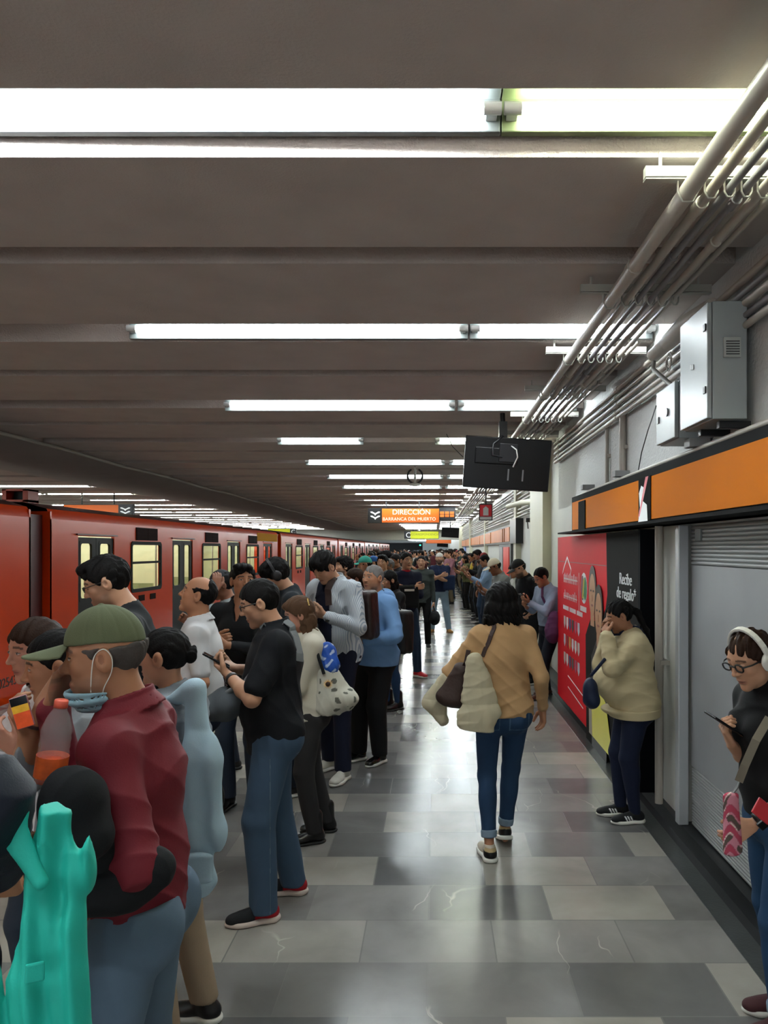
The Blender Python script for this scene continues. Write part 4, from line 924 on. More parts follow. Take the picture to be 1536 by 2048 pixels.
class Person:
    def __init__(s, label, x, y, h, face, group=None, lean=0, side=0, twist=0, girth=1.0, fem=False, head=(0, 0, 0), skin='tan', feet=None, pz=None, neck=None, cat='person', bust=0, shw=1.0):
        """h stature; face = heading in degrees (0 = towards the shop wall, 90 = down the platform, 180 = towards the train, 270 = towards the viewer)"""
        s.e = empty('person', (x, y, 0), math.radians(face-90)); tag(s.e, label, cat, group)
        s.face = face; s.x, s.y = x, y; k = s.k = h/1.71; s.g = girth; s.fem = fem; s.skin = skin; s.h = h
        a = math.radians(face-90); s.Rw = np.array([[math.cos(a), -math.sin(a), 0], [math.sin(a), math.cos(a), 0], [0, 0, 1]]); s.o = V(x, y, 0)
        s.T = rotm(twist, lean, side); up = s.T[:, 2]; xr = s.T[:, 0]; yf = s.T[:, 1]; s.up, s.xr, s.yf = up, xr, yf
        s.Pr = rotm(twist*.4, 0, 0)
        feet = feet or ((-.10, 0.0, -8), (.10, 0.02, 8)); s.feet = feet
        zp = (.940*k) if pz is None else pz; s.pel = V(0, -.02*k+.0, zp)
        s.chest = s.pel+up*.36*k; s.nb = s.pel+up*.500*k; sw = (.150 if fem else .168)*k*shw
        s.sh = {i: s.nb-up*.066*k+xr*sw*i for i in (-1, 1)}
        nd = unit(up+np.array(rotm(0, head[1]*.45+(neck or 0))[:, 2])*1.0)
        s.R = rotm(head[0]+twist, head[1]+lean*.0, head[2]); s.S = .5*(.233 if not fem else .226)*(k+1)
        s.nt = s.nb+nd*.050*k; s.hc = s.nt+s.R@(np.array([0, .20, .42])*s.S)*1.0
        s.ank = {}; s.knee = {}; s.hip = {}
        for i, (fx, fy, fa) in zip((-1, 1), feet):
            fz = 0 if len((fx, fy, fa)) == 3 else 0
            s.hip[i] = s.pel+s.Pr[:, 0]*.088*k*i-V(0, 0, .03*k)
            s.knee[i], s.ank[i] = ik(s.hip[i], V(fx*k, fy*k-.03*k, .085*k), .420*k, .415*k, V(.12*i, 1, 0))
        s.toe = {-1: feet[0][2], 1: feet[1][2]}; s.arm = {}; s.hand = {}
    def L(s, w):                        # station point -> person's frame
        return s.Rw.T @ (np.asarray(w, float)-s.o)
    def Wd(s, l): return s.Rw @ np.asarray(l, float)+s.o
    def reach(s, i, wrist, pole=None, d=None, n=None, curl=.5, spread=0, thumb=.5):
        """i = +1 right arm, -1 left; wrist in the person's frame; d = finger direction, n = way the palm faces"""
        k = s.k; pole = V(.35*i, -.5, -.8) if pole is None else np.asarray(pole, float)
        el, wr = ik(s.sh[i], wrist, .285*k, .25*k, pole); fd = unit(wr-el)
        s.arm[i] = (el, wr); s.hand[i] = (unit(d) if d is not None else fd, np.asarray(n, float) if n is not None else V(-i, 0, 0), curl, thumb); return s
    def hang(s, i, out=.06, fwd=.03, curl=.35): return s.reach(i, s.sh[i]+V(out*i, fwd, -.53)*s.k, V(.2*i, -1, 0), n=V(-i, 0, 0), curl=curl)
    def torso(s, f, infl, lo=-.10, bust=0, k=.05, top=.50, belly=0):
        K = s.k; g = s.g; up, X = s.up, s.xr; p = s.pel; hipw = .170 if s.fem else .163
        a = infl; hg = 1+(g-1)*.8
        f.ecyl(p+up*lo*K, p+up*.10*K, ((hipw*hg)*K+a, .112*hg*K+a), ((.138*g)*K+a, .104*g*K+a), X, k=k)
        f.ecyl(p+up*.10*K+s.yf*belly*.4, p+up*.33*K, ((.138*g)*K+a, .104*g*K+a), ((.150*(1+(g-1)*.7))*K+a, .112*(1+(g-1)*.7)*K+a), X, k=k)
        if belly: f.ell(p+up*.14*K+s.yf*(belly*.8+.02), ((.125*g)*K+a, (.09*g)*K+a+belly*.5, .15*K+a), s.T, k=.08)
        f.ecyl(p+up*.33*K, p+up*.43*K, ((.150*(1+(g-1)*.6))*K+a, .112*K+a), (.115*K+a, .085*K+a), X, k=k)
        f.cone(s.sh[-1], s.sh[1], .052*K+a, .052*K+a, k=.05)
        f.cone(s.nb-up*.05*K, s.nb+up*.005*K, .075*K+a*.6, .055*K+a*.5, k=.05)
        if bust:
            for i in (-1, 1): f.ell(s.chest+X*.068*i*K+s.yf*(.085+.02*bust)*K-up*.03*K, (.062*K*bust**.5+a, .055*K*bust**.5+a, .068*K*bust**.5+a), s.T, k=.05)
    def fingers(s, f, i):
        d, n, curl, th = s.hand[i]; n = unit(n-d*np.dot(n, d)); a = np.cross(d, n) if i > 0 else np.cross(n, d)
        W = s.arm[i][1]; q = s.k*(.94 if s.fem else 1.02)
        tips = []
        for j, (o, l) in enumerate(((.028, .074), (.009, .082), (-.011, .076), (-.029, .060))):
            b = W+d*.088*q+a*o*q*1.0-n*.002; root = W+d*.012*q+a*o*.6*q
            f.cone(root, b, .0135*q, .0112*q, k=.012*q)
            p = b; u = d; c_ = curl if np.isscalar(curl) else curl[j]
            for ph, seg, r0, r1 in ((c_*.9, .44, .0100, .0092), (c_*1.25, .31, .0092, .0084), (c_*.8, .25, .0084, .0070)):
                u = unit(u*math.cos(ph)+n*math.sin(ph)) if ph else u; nn = unit(n-u*np.dot(n, u)) if abs(np.dot(n, u)) < .999 else n
                p2 = p+u*l*seg*q; f.cone(p, p2, r0*q, r1*q, k=.0035*q); p = p2
                # rotate the bending plane together with the finger
                n_new = unit(np.cross(a, u)); n_ = n_new if np.dot(n_new, n) > -1 else n
                n = n_ if np.dot(np.cross(a, d), hn := unit(s.hand[i][1]-d*np.dot(s.hand[i][1], d))) > 0 else -n_
            n = unit(s.hand[i][1]-d*np.dot(s.hand[i][1], d)); tips.append(p)
        t0 = W+d*.022*q+a*.022*q; t1 = t0+unit(d*.62+a*(.72-.25*th)+n*(.15+.45*th))*.045*q; t2 = t1+unit(d*.80+a*(.35-.35*th)+n*(.2+.4*th))*.034*q; t3 = t2+unit(d*.85+a*(.12-.4*th)+n*(.2+.45*th))*.026*q
        f.cone(t0, t1, .0155*q, .0125*q, k=.012*q).cone(t1, t2, .0120*q, .0105*q, k=.006*q).cone(t2, t3, .0105*q, .0085*q, k=.004*q)
        f.ell(W+d*.045*q+n*.006*q, (.032*q, .012*q, .042*q), np.stack([a, n, d], 1), k=.016*q)
        s.tips = tips; return W+d*.06*q
    def body(s, res=.007, hres=.0028, fres=.0032, beard=0.0, fat=0.0, hairc='black', closed=False, mask=None, lips='#8a4a42', socks=None, extra=None, mous=0, brow=1.0):
        f = Sdf(); K = s.k; g = s.g
        s.torso(f, -.012, lo=-.01)
        for i in (-1, 1):
            if i not in s.arm: s.hang(i)
            el, wr = s.arm[i]; ag = 1+(g-1)*.6; fm = .88 if s.fem else 1.0
            f.cone(s.sh[i], el, .046*K*ag*fm, .037*K*ag*fm, k=.03); f.cone(el, el+(wr-el)*.4, .037*K*ag*fm, .036*K*ag*fm, k=.02); f.cone(el+(wr-el)*.4, wr, .036*K*ag*fm, .0245*K*ag*fm, k=.02)
            s.fingers(f, i)
            f.cone(s.hip[i], s.knee[i], .07*K, .045*K, k=.03); f.cone(s.knee[i], s.ank[i], .045*K, .030*K, k=.02)
            f.ell(s.ank[i]-V(0, 0, .03*K), (.03*K, .04*K, .04*K), k=.02)
        f.cone(s.nb-s.up*.02*K, s.hc+s.R@V(0, -.10, -.22)*s.S, .058*K*(.84 if s.fem else 1+.3*fat), .052*K*(.84 if s.fem else 1+.3*fat), k=.025)
        hc, R, S = s.hc, s.R, s.S
        f.op(lambda P: d_head(P, hc, R, S, s.fem, beard > .3, fat), hc, S*.62, k=.022)
        hcol = {'black': '#1a1413', 'dark': '#1f1714', 'grey': '#4a423e', 'brown': '#3a261c', 'blonde': '#6a4f3c', 'lightbrown': '#4a3628', 'silver': '#5b5652'}[hairc]
        def paint(P):
            c = np.zeros((len(P), 4), f32); c[:, :3] = hexc(SKIN[s.skin]); U = ((P-np.asarray(hc, f32))@np.asarray(R, f32))/S; x = np.abs(U[:, 0]); y = U[:, 1]; z = U[:, 2]; inh = (np.abs(U) < .62).all(1)
            if beard: put(c, sstep(-z, .13, .22)*sstep(y, -.06, .06)*(1-sstep(-z, .52, .60))*inh, hcol, min(.85, beard))
            if mous: put(c, (sstep(-z, .150, .172)*(1-sstep(-z, .205, .225))*(1-sstep(x, .10, .13))*(y > .27))*inh, hcol, mous)
            put(c, sstep(x, .085, .0999)*0+(np.exp(-((x-.0)/.10)**4)*np.exp(-((z+.262)/.040)**4)*(y > .29))*inh, lips, .75)
            put(c, (x < .08)*(np.abs(z+.262) < .006)*(y > .3)*inh, '#3a1c1a', .7)
            put(c, (x > .055)*(x < .225)*(np.abs(z-(.150-.35*np.maximum(x-.15, 0))) < .020)*(y > .12)*inh, hcol, .85*brow)
            if closed: put(c, (np.abs(x-.14) < .058)*(np.abs(z-(.030+((x-.14)/.058)**2*.010)) < .0085)*(y > .26)*inh, '#1a1210', .85)
            else:
                e = (((x-.14)/.056)**2+((z-.050)/.021)**2 < 1)*(y > .27)*inh; put(c, e, '#b9b0a8', .95)
                put(c, (((x-.138)**2+(z-.051)**2) < .0205**2)*(y > .27)*(np.abs(z-.05) < .021)*inh, '#150d0b', 1)
                put(c, (np.abs(x-.14) < .060)*(np.abs(z-(.071-((x-.14)/.058)**2*.014)) < .007)*(y > .26)*inh, '#17100e', .9)
            put(c, (x > .335)*(x < .375)*(((y+.02)/.045)**2+((z-.01)/.085)**2 < 1)*inh, '#6b3a2c', .45)  # crevice shade of the inner ear painted in as a darker, redder tone
            if mask: pass
            if extra: extra(c, P, U)
            return c
        fine = []
        if hres:
            hcc = hc+R@V(0, 0, 0); fine.append((hcc-S*.60, hcc+S*.56, hres))
        if fres:
            for i in (-1, 1):
                W = s.arm[i][1]+s.hand[i][0]*.085*K; fine.append((W-.125*K, W+.125*K, fres))
        s.bodysdf = f; s.bo = sculpt('body', f, res, skin_mat(s.skin), paint, s.e, fine); return s
    def hair(s, style, col='black', res=.0045, seed=0):
        if style is None: return s
        f = hair_sdf(s.hc, s.R, s.S, style, seed); s.ho = sculpt('hair', f, res, hair_mat(col), None, s.e); return s
    def shirt(s, m, sleeve=1.0, infl=.011, hem=-.03, neckcut=.0, name='shirt', res=.006, amp=.007, seed=1, bust=0, belly=0, collar=None, paint=None, cuffs=True, vneck=0, slv=.013, open_front=False, low=-.12, fsc=1.0):
        f = Sdf(); K = s.k; g = s.g; lo_ = min(low, hem-.05)
        s.torso(f, infl, lo=lo_, bust=bust, belly=belly)
        if hem < -.05:
            for i in (-1, 1): f.ell(s.hip[i]+V(0, -.05*K, .02), ((.076*(1+(g-1)*.7))*K+infl, (.080*(1+(g-1)*.7))*K+infl, .10*K), k=.05)
        for i in (-1, 1):
            el, wr = s.arm.get(i) or (s.hang(i), s.arm[i])[1]; ag = 1+(g-1)*.6; fm = .9 if s.fem else 1.0
            r0, r1, r2 = .048*K*ag*fm+slv, .038*K*ag*fm+slv, .026*K*ag*fm+slv*.85
            if sleeve <= 0: f.cone(s.sh[i], s.sh[i]+(el-s.sh[i])*.05, r0*.9, r0*.8, k=.03)
            elif sleeve <= 1:
                e2 = s.sh[i]+(el-s.sh[i])*(sleeve*.8+.02); f.cone(s.sh[i], e2, r0, r1*.98+.006, k=.035)
            else:
                t = min(1, sleeve-1); f.cone(s.sh[i], el, r0, r1, k=.035); f.cone(el, el+(wr-el)*t*.93, r1, r2, k=.018)
        f.disp(folds(seed, amp, fsc))
        f.plane(s.pel+s.up*hem*K, -s.up)
        for i in (-1, 1):
            el, wr = s.arm[i]
            if 0 < sleeve <= 1:
                e2 = s.sh[i]+(el-s.sh[i])*(sleeve*.8+.02); u = unit(el-s.sh[i]); c = e2+u*.10; f.op((lambda cc, uu: lambda P: d_ecyl(P, cc, cc+uu*.2, (.12, .12), (.12, .12), V(1, 0.01, 0.02)))(e2+u*.125, u), e2+u*.22, .25, k=.004, mode='s') if False else None
        if neckcut is not None:
            nf = s.nb+s.up*(.035)*K+s.yf*.012*K; f.cone(nf-s.up*.03*K, nf+s.up*.09*K+s.yf*.03*K, .058*K+neckcut, .075*K+neckcut, k=.006, mode='s')
        if vneck: f.cone(s.nb+s.yf*.11*K-s.up*(.02+vneck)*K, s.nb+s.yf*.09*K+s.up*.05*K, .004, .055*K, k=.004, mode='s')
        if collar:
            nb = s.nb+s.up*.008*K; nn = unit(s.up+s.yf*.25); rr = (.064 if s.fem else .072)*K+neckcut
            def fc(P):
                q = P-np.asarray(nb, f32); z = q@np.asarray(nn, f32); rad = np.sqrt(np.maximum((q**2).sum(1)-z*z, 0)); y = q@np.asarray(s.yf, f32)
                d = np.abs(rad-(rr+.012*(z/.03)*0+np.where(z < .02, (.02-z)*.55, 0)))-.004
                d = smax(d, np.abs(z-.010)-.026*collar, .004)
                return smax(d, y-(rr*.80)+np.abs(q@np.asarray(s.xr, f32))*-.35, .004).astype(f32)
            f.op(fc, nb, .12*K, k=.006)
        s.cloth = f; o = sculpt(name, f, res, m, paint, s.e); s.so = o; return s
    def trousers(s, m, fit='straight', res=.007, amp=.006, seed=3, top=.02, hemz=.07, name='trousers', paint=None, low=1.0, cuff=None):
        f = Sdf(); K = s.k; g = s.g; a, b, c = {'slim': (.082, .056, .043), 'straight': (.088, .066, .060), 'loose': (.094, .076, .070), 'bell': (.085, .062, .068)}[fit]
        gg = 1+(g-1)*.7; X = s.Pr[:, 0]; hw = (.166 if s.fem else .154)
        f.ecyl(s.pel-V(0, 0, .06*K), s.pel+s.up*top*K, (hw*gg*K, .116*gg*K), ((hw-.022)*gg*K, .102*gg*K), X, k=.04)
        for i in (-1, 1):
            hp = s.hip[i]-V(0, 0, .02*K); f.cone(hp, s.knee[i], a*gg*K, b*gg*K, k=.03); e = s.ank[i]-V(0, 0, .02*K); f.cone(s.knee[i], e, b*gg*K, c*K, k=.025)
            f.ell(s.hip[i]+V(0, -.055*K, -.015*K), (.085*K*gg, .085*K*gg, .10*K*gg), k=.04)
            if fit == 'slim': f.ell(s.knee[i]+(s.ank[i]-s.knee[i])*.3-V(0, .018*K, 0), (.05*K, .052*K, .11*K), k=.03)
        fo = folds(seed, amp, 1.1); kn = [s.knee[-1], s.knee[1]]; an = [s.ank[-1], s.ank[1]]
        def dd(P):
            w_ = .35+np.zeros(len(P), f32)
            for q in kn: w_ = np.maximum(w_, 1.1*np.exp(-(((P-np.asarray(q, f32))**2).sum(1))/.012))
            for q in an: w_ = np.maximum(w_, 1.3*np.exp(-(((P-np.asarray(q, f32))**2).sum(1))/.012))
            return fo(P)*w_
        f.disp(dd); f.plane(s.pel+s.up*(top)*K, s.up)
        f.plane(V(0, 0, hemz*K), V(0, 0, -1))
        s.to = sculpt(name, f, res, m, paint, s.e); s.leg = f
        if cuff:
            for i in (-1, 1):
                e = s.ank[i]; u = unit(s.knee[i]-e); p0 = e+u*(hemz-.085)*K; q = Sdf(); q.cone(p0+u*.0, p0+u*.035*K, c*K+.006, c*K+.008, k=.0); q.plane(p0-u*.001, -u).plane(p0+u*.045*K, u); q.disp(folds(seed+i, .002))
                sculpt('cuff', q, .004, cuff, None, s.to)
        return s
    def shoes(s, upper, sole, res=.005, style='sneaker', paint=None, lift=(0, 0), pitch=(0, 0)):
        K = s.k; 
        for n_, i in enumerate((-1, 1)):
            an = s.ank[i]; a = math.radians(s.toe[i]); fwd = V(math.sin(a), math.cos(a), 0); rt = V(math.cos(a), -math.sin(a), 0)
            pt = math.radians(pitch[n_]); up = V(0, 0, 1); fw = unit(fwd*math.cos(pt)-up*math.sin(pt)); up2 = np.cross(rt, fw)
            R = np.stack([rt, fw, up2], 1); base = V(an[0], an[1], 0)+V(0, 0, lift[n_]); Wf = lambda x, y, z, b=base, R=R, k=K: b+R@(V(x, y, z)*k)
            z0 = .018 if style != 'boot' else .02; f = Sdf()
            f.ell(Wf(0, -.025, .045), (.038*K, .048*K, .042*K), R, k=.02); f.ell(Wf(0, .10, .032), (.044*K, .080*K, .030*K), R, k=.03)
            f.cone(Wf(0, -.02, .05), Wf(0, -.005, .085), .036*K, .034*K, k=.02); f.cone(Wf(0, .02, .065), Wf(0, .11, .038), .028*K, .026*K, k=.025)
            f.ell(Wf(0, .155, .028), (.036*K, .034*K, .024*K), R, k=.02)
            if style == 'boot': f.cone(Wf(0, -.015, .08), Wf(0, -.01, .19), .042*K, .045*K, k=.02)
            f.plane(Wf(0, 0, z0), -up2)
            if style != 'boot': f.plane(Wf(0, -.01, .098), up2)
            ext = 'boot' if style == 'boot' else ('shoe' if style == 'dress' else 'sneaker')
            pf = (lambda P, b=base, R=R, i=i: paint((P-np.asarray(b, f32))@np.asarray(R, f32)/K, i)) if paint else None
            sh = sculpt(ext, f, res, upper, pf, s.e); g = Sdf()
            tsole = .028 if style == 'sneaker' else .018
            g.ell(Wf(0, -.03, tsole/2), (.042*K, .050*K, tsole*.9*K), R, k=.01); g.ell(Wf(0, .10, tsole/2), (.049*K, .095*K, tsole*.9*K), R, k=.02); g.ecyl(Wf(0, -.04, tsole/2), Wf(0, .13, tsole/2), (.040*K, .02*K), (.043*K, .02*K), rt, k=.02)
            g.plane(Wf(0, 0, .001), -up2, k=.003); g.plane(Wf(0, 0, tsole), up2, k=.003)
            sculpt('sole', g, res, sole, None, sh)
        return s
    # ---- head-frame helpers for caps, glasses, headphones
    def H(s, *u): return s.hc+s.R@(np.array(u)*s.S)
    def MH(s):
        m = np.eye(4); m[:3, :3] = s.R*s.S; m[:3, 3] = s.hc; return m
    def glasses(s, m, rim=.014, shape='round', lens=None):
        mb = MB()
        for i in (-1, 1):
            pts = []
            for t in np.linspace(0, 2*PI, 17): 
                c_, q = math.cos(t), math.sin(t); e = .55 if shape == 'rect' else .8
                pts.append(s.H(i*.145+.088*math.copysign(abs(c_)**e, c_), .385, .045+(.05 if shape == 'rect' else .068)*math.copysign(abs(q)**e, q)))
            mb.tube(pts, rim*s.S, 6); mb.tube([s.H(i*.235, .38, .07), s.H(i*.33, .25, .07), s.H(i*.345, -.03, .05), s.H(i*.34, -.08, -.02)], rim*.9*s.S, 6)
        mb.tube([s.H(-.06, .39, .06), s.H(0, .405, .075), s.H(.06, .39, .06)], rim*s.S, 6)
        g = mb.build('glasses', m); g.parent = s.e; return g
    def cap_hat(s, m, brim_dir=0, res=.004, backwards=False, name='cap', tilt=0):
        f = Sdf(); hc, R, S = s.hc, s.R, s.S; sg = -1 if backwards else 1
        def fn(P):
            U = ((P-np.asarray(hc, f32))@np.asarray(R, f32))/S
            d = d_ell(U, (0, -.05, .15), (.350, .425, .425)); d = smax(d, .185-U[:, 2]-.16*np.maximum(-U[:, 1]*sg, 0), .02); ang = np.arctan2(U[:, 0], U[:, 1]+.06)
            return ((d+.004*np.cos(ang*6)**16)*S).astype(f32)
        f.op(fn, s.H(0, -.05, .2), S*.55, k=.003)
        f.ell(s.H(0, -.06, .575), (.03*S, .03*S, .018*S), R, k=.004)
        o = sculpt(name, f, res, m, None, s.e); b = Sdf()
        def fb(P):
            U = ((P-np.asarray(hc, f32))@np.asarray(R, f32))/S; y = U[:, 1]*sg
            zc = .20-.16*(U[:, 0]/.3)**2*.6-.12*np.maximum(y-.3, 0)
            rr = np.sqrt((U[:, 0]/.30)**2+((y-.30)/.50)**2)
            d = smax(np.abs(U[:, 2]-zc)-.013, (rr-1)*.3, .01); return (smax(d, .30-y-.0+(.9*(U[:, 0])**2), .01)*S*.8).astype(f32)
        b.op(fb, s.H(0, .50*sg, .15), S*.48, k=.003); sculpt('brim', b, res*.8, m, None, o); return o
    def headphones(s, m, res=.004, band=.075):
        f = Sdf(); pts = [s.H(.40*math.cos(t)*1.0, -.04+.0*math.sin(t), .05+.50*math.sin(t)) for t in np.linspace(0, PI, 15)]
        mb = MB(); mb.strip(pts, [unit(p-s.H(0, -.04, .05)) for p in pts], band*s.S*1.4, .05*s.S); o = mb.build('headphones', m, bevel=.002); o.parent = s.e
        for i in (-1, 1):
            c = Sdf(); Rr = s.R; c.ell(s.H(.40*i, -.04, .0), (.075*s.S, .155*s.S, .17*s.S), Rr, k=.005); c.plane(s.H(.345*i, -.04, 0), -s.R[:, 0]*i); sculpt('ear_cup', c, res, m, None, o)
        return o
# ================================================================ THE CROWD, nearest people first
def Xp(px, Y): return (px-VX)*Y/F
def pt(p, px, py, Y): return p.L(at(px, py, Y))
def near(p, i, px, py, dy=0):          # a point seen at that pixel, about as far away as shoulder i
    return p.L(at(px, py, p.Wd(p.sh[i])[1]+dy))
def held(p, name, label, cat, group=None):
    e = empty(name, tuple(p.o), math.radians(p.face-90)); tag(e, label, cat, group); return e
def frame(o, a, n):                    # 4x4 with Z along a, Y along n
    a = unit(a); n = unit(np.asarray(n)-a*np.dot(a, n)); M = np.eye(4); M[:3, 0] = np.cross(n, a); M[:3, 1] = n; M[:3, 2] = a; M[:3, 3] = o; return Matrix(M.tolist())
def mbox(M, x0, x1, y0, y1, z0, z1, mb=None):
    mb = mb or MB(); vs = [M @ Vector((x, y, z)) for z in (z0, z1) for y in (y0, y1) for x in (x0, x1)]
    mb.add(vs, [(0, 2, 3, 1), (4, 5, 7, 6), (0, 1, 5, 4), (2, 6, 7, 3), (0, 4, 6, 2), (1, 3, 7, 5)]); return mb
def kid(o, e): o.parent = e; return o
def curve(pts, n=5):                   # Catmull-Rom through the points
    P = [np.array(q, float) for q in pts]; P = [P[0]]+P+[P[-1]]; out = []
    for a, b, c, d in zip(P, P[1:], P[2:], P[3:]):
        for t in np.arange(n)/n: out.append(.5*((2*b)+(c-a)*t+(2*a-5*b+4*c-d)*t*t+(3*b-a-3*c+d)*t**3))
    return out+[P[-1]]
M_phone = mat('phone_black', '#0d0e11', .2); M_glassb = mat('phone_screen', '#1a1d22', .1); M_scr = mat('phone_screen_lit', '#9fb0b8', .2, emit=.6)
def phone(p, i, label, case=None, screen=None, off=.092, w=.074, l=.150, tilt=0, axis=None, nn=None, sh=(0, 0, 0)):
    d, n = p.hand[i][0], p.hand[i][1]; n = unit(n-d*np.dot(n, d)); e = held(p, 'phone', label, 'phone')
    a = unit(d*math.cos(tilt)+n*math.sin(tilt)); c = p.arm[i][1]+d*off*p.k+n*.030+V(*sh)
    if axis is not None: a = unit(axis); n = unit(nn)
    M = frame(c, a, n); kid(mbox(M, -w/2, w/2, -.005, .004, -l/2, l/2).build('case', case or M_phone, bevel=.004), e)
    kid(mbox(M, -w/2+.004, w/2-.004, .004, .0052, -l/2+.005, l/2-.005).build('screen', screen or M_glassb), e); return e
def watch(p, i, m, label, face=None):
    el, wr = p.arm[i]; u = unit(wr-el); c = wr-u*.025; nn = -np.asarray(p.hand[i][1]); e = held(p, 'wristwatch', label, 'watch')
    mb = MB(); f = frame(c, u, nn); mb.lathe([(.030*p.k, -.011), (.0335*p.k, -.011), (.0335*p.k, .011), (.030*p.k, .011), (.030*p.k, -.011)], (0, 0, 0), 20, f); kid(mb.build('strap', m), e)
    kid(mbox(f, -.017, .017, .030*p.k, .041*p.k, -.017, .017).build('dial', face or M_phone, bevel=.003), e); return e
def strap_path(p, pts, w, t, m, name, parent, off=.002):
    """pts: list of (x, y, z) outside points; each is dropped onto the clothing towards the spine"""
    P = []; Nn = []
    for q in pts:
        q = np.array(q, float)*p.k if len(q) == 3 else np.array(q[:3]); axis = p.pel+p.up*np.clip(np.dot(q-p.pel, p.up), .0, .44*p.k); d = unit(axis-q)
        h = trace(p.cloth, q, d, off); P.append(h); Nn.append(-d)
    pp = [P[0]]; nn = [Nn[0]]
    for a, b, na, nb_ in zip(P[:-1], P[1:], Nn[:-1], Nn[1:]):
        for t_ in (.33, .67):
            q = a+(b-a)*t_; nq = unit(na+(nb_-na)*t_); q2 = trace(p.cloth, q+nq*.12, -nq, off); q2 = q2 if np.linalg.norm(q2-q) < .09 else q; pp.append(q2); nn.append(nq)
        pp.append(b); nn.append(nb_)
    return kid(MB().strip(pp, [tuple(v) for v in nn], w, t).build(name, m), parent)
def lump(e, name, m, prims, res=.005, fold=.004, seed=5, sc=1.2, planes=(), paint=None, extra=None):
    """soft goods: prims = ('e', centre, radii[, R]) or ('c', a, b, ra, rb) or ('y', a, b, (rx, ry), (rx, ry), X) or ('b', c, half, r, R)"""
    f = Sdf()
    for q in prims:
        k = .03
        if q[0] == 'e': f.ell(q[1], q[2], q[3] if len(q) > 3 else None, k=k)
        elif q[0] == 'c': f.cone(q[1], q[2], q[3], q[4], k=k)
        elif q[0] == 'y': f.ecyl(q[1], q[2], q[3], q[4], q[5], k=k)
        elif q[0] == 'b': f.box(q[1], q[2], q[3], q[4] if len(q) > 4 else None, k=.02)
        elif q[0] == 's': f.ell(q[1], q[2], None, k=.01, mode='s')
    if fold: f.disp(folds(seed, fold, sc))
    if extra: f.disp(extra)
    for a, n in planes: f.plane(a, n)
    return kid(sculpt(name, f, res, m, paint), e)
def jeans(name, c='#3d5166', **kw): return painted(name, c, .85, noise=.16, nscale=9, bump=.35, bscale=500, **kw)
def cloth(name, c, **kw): return painted(name, c, kw.pop('rough', .85), noise=.07, nscale=12, **kw)
WHT = mat('sole_white', '#d8d7cf', .5); BLK = mat('sole_black', '#161616', .6); M_black = cloth('black_cloth', '#141518')
def solidm(name, c, r=.6, **kw): return mat(name, c, r, **kw)

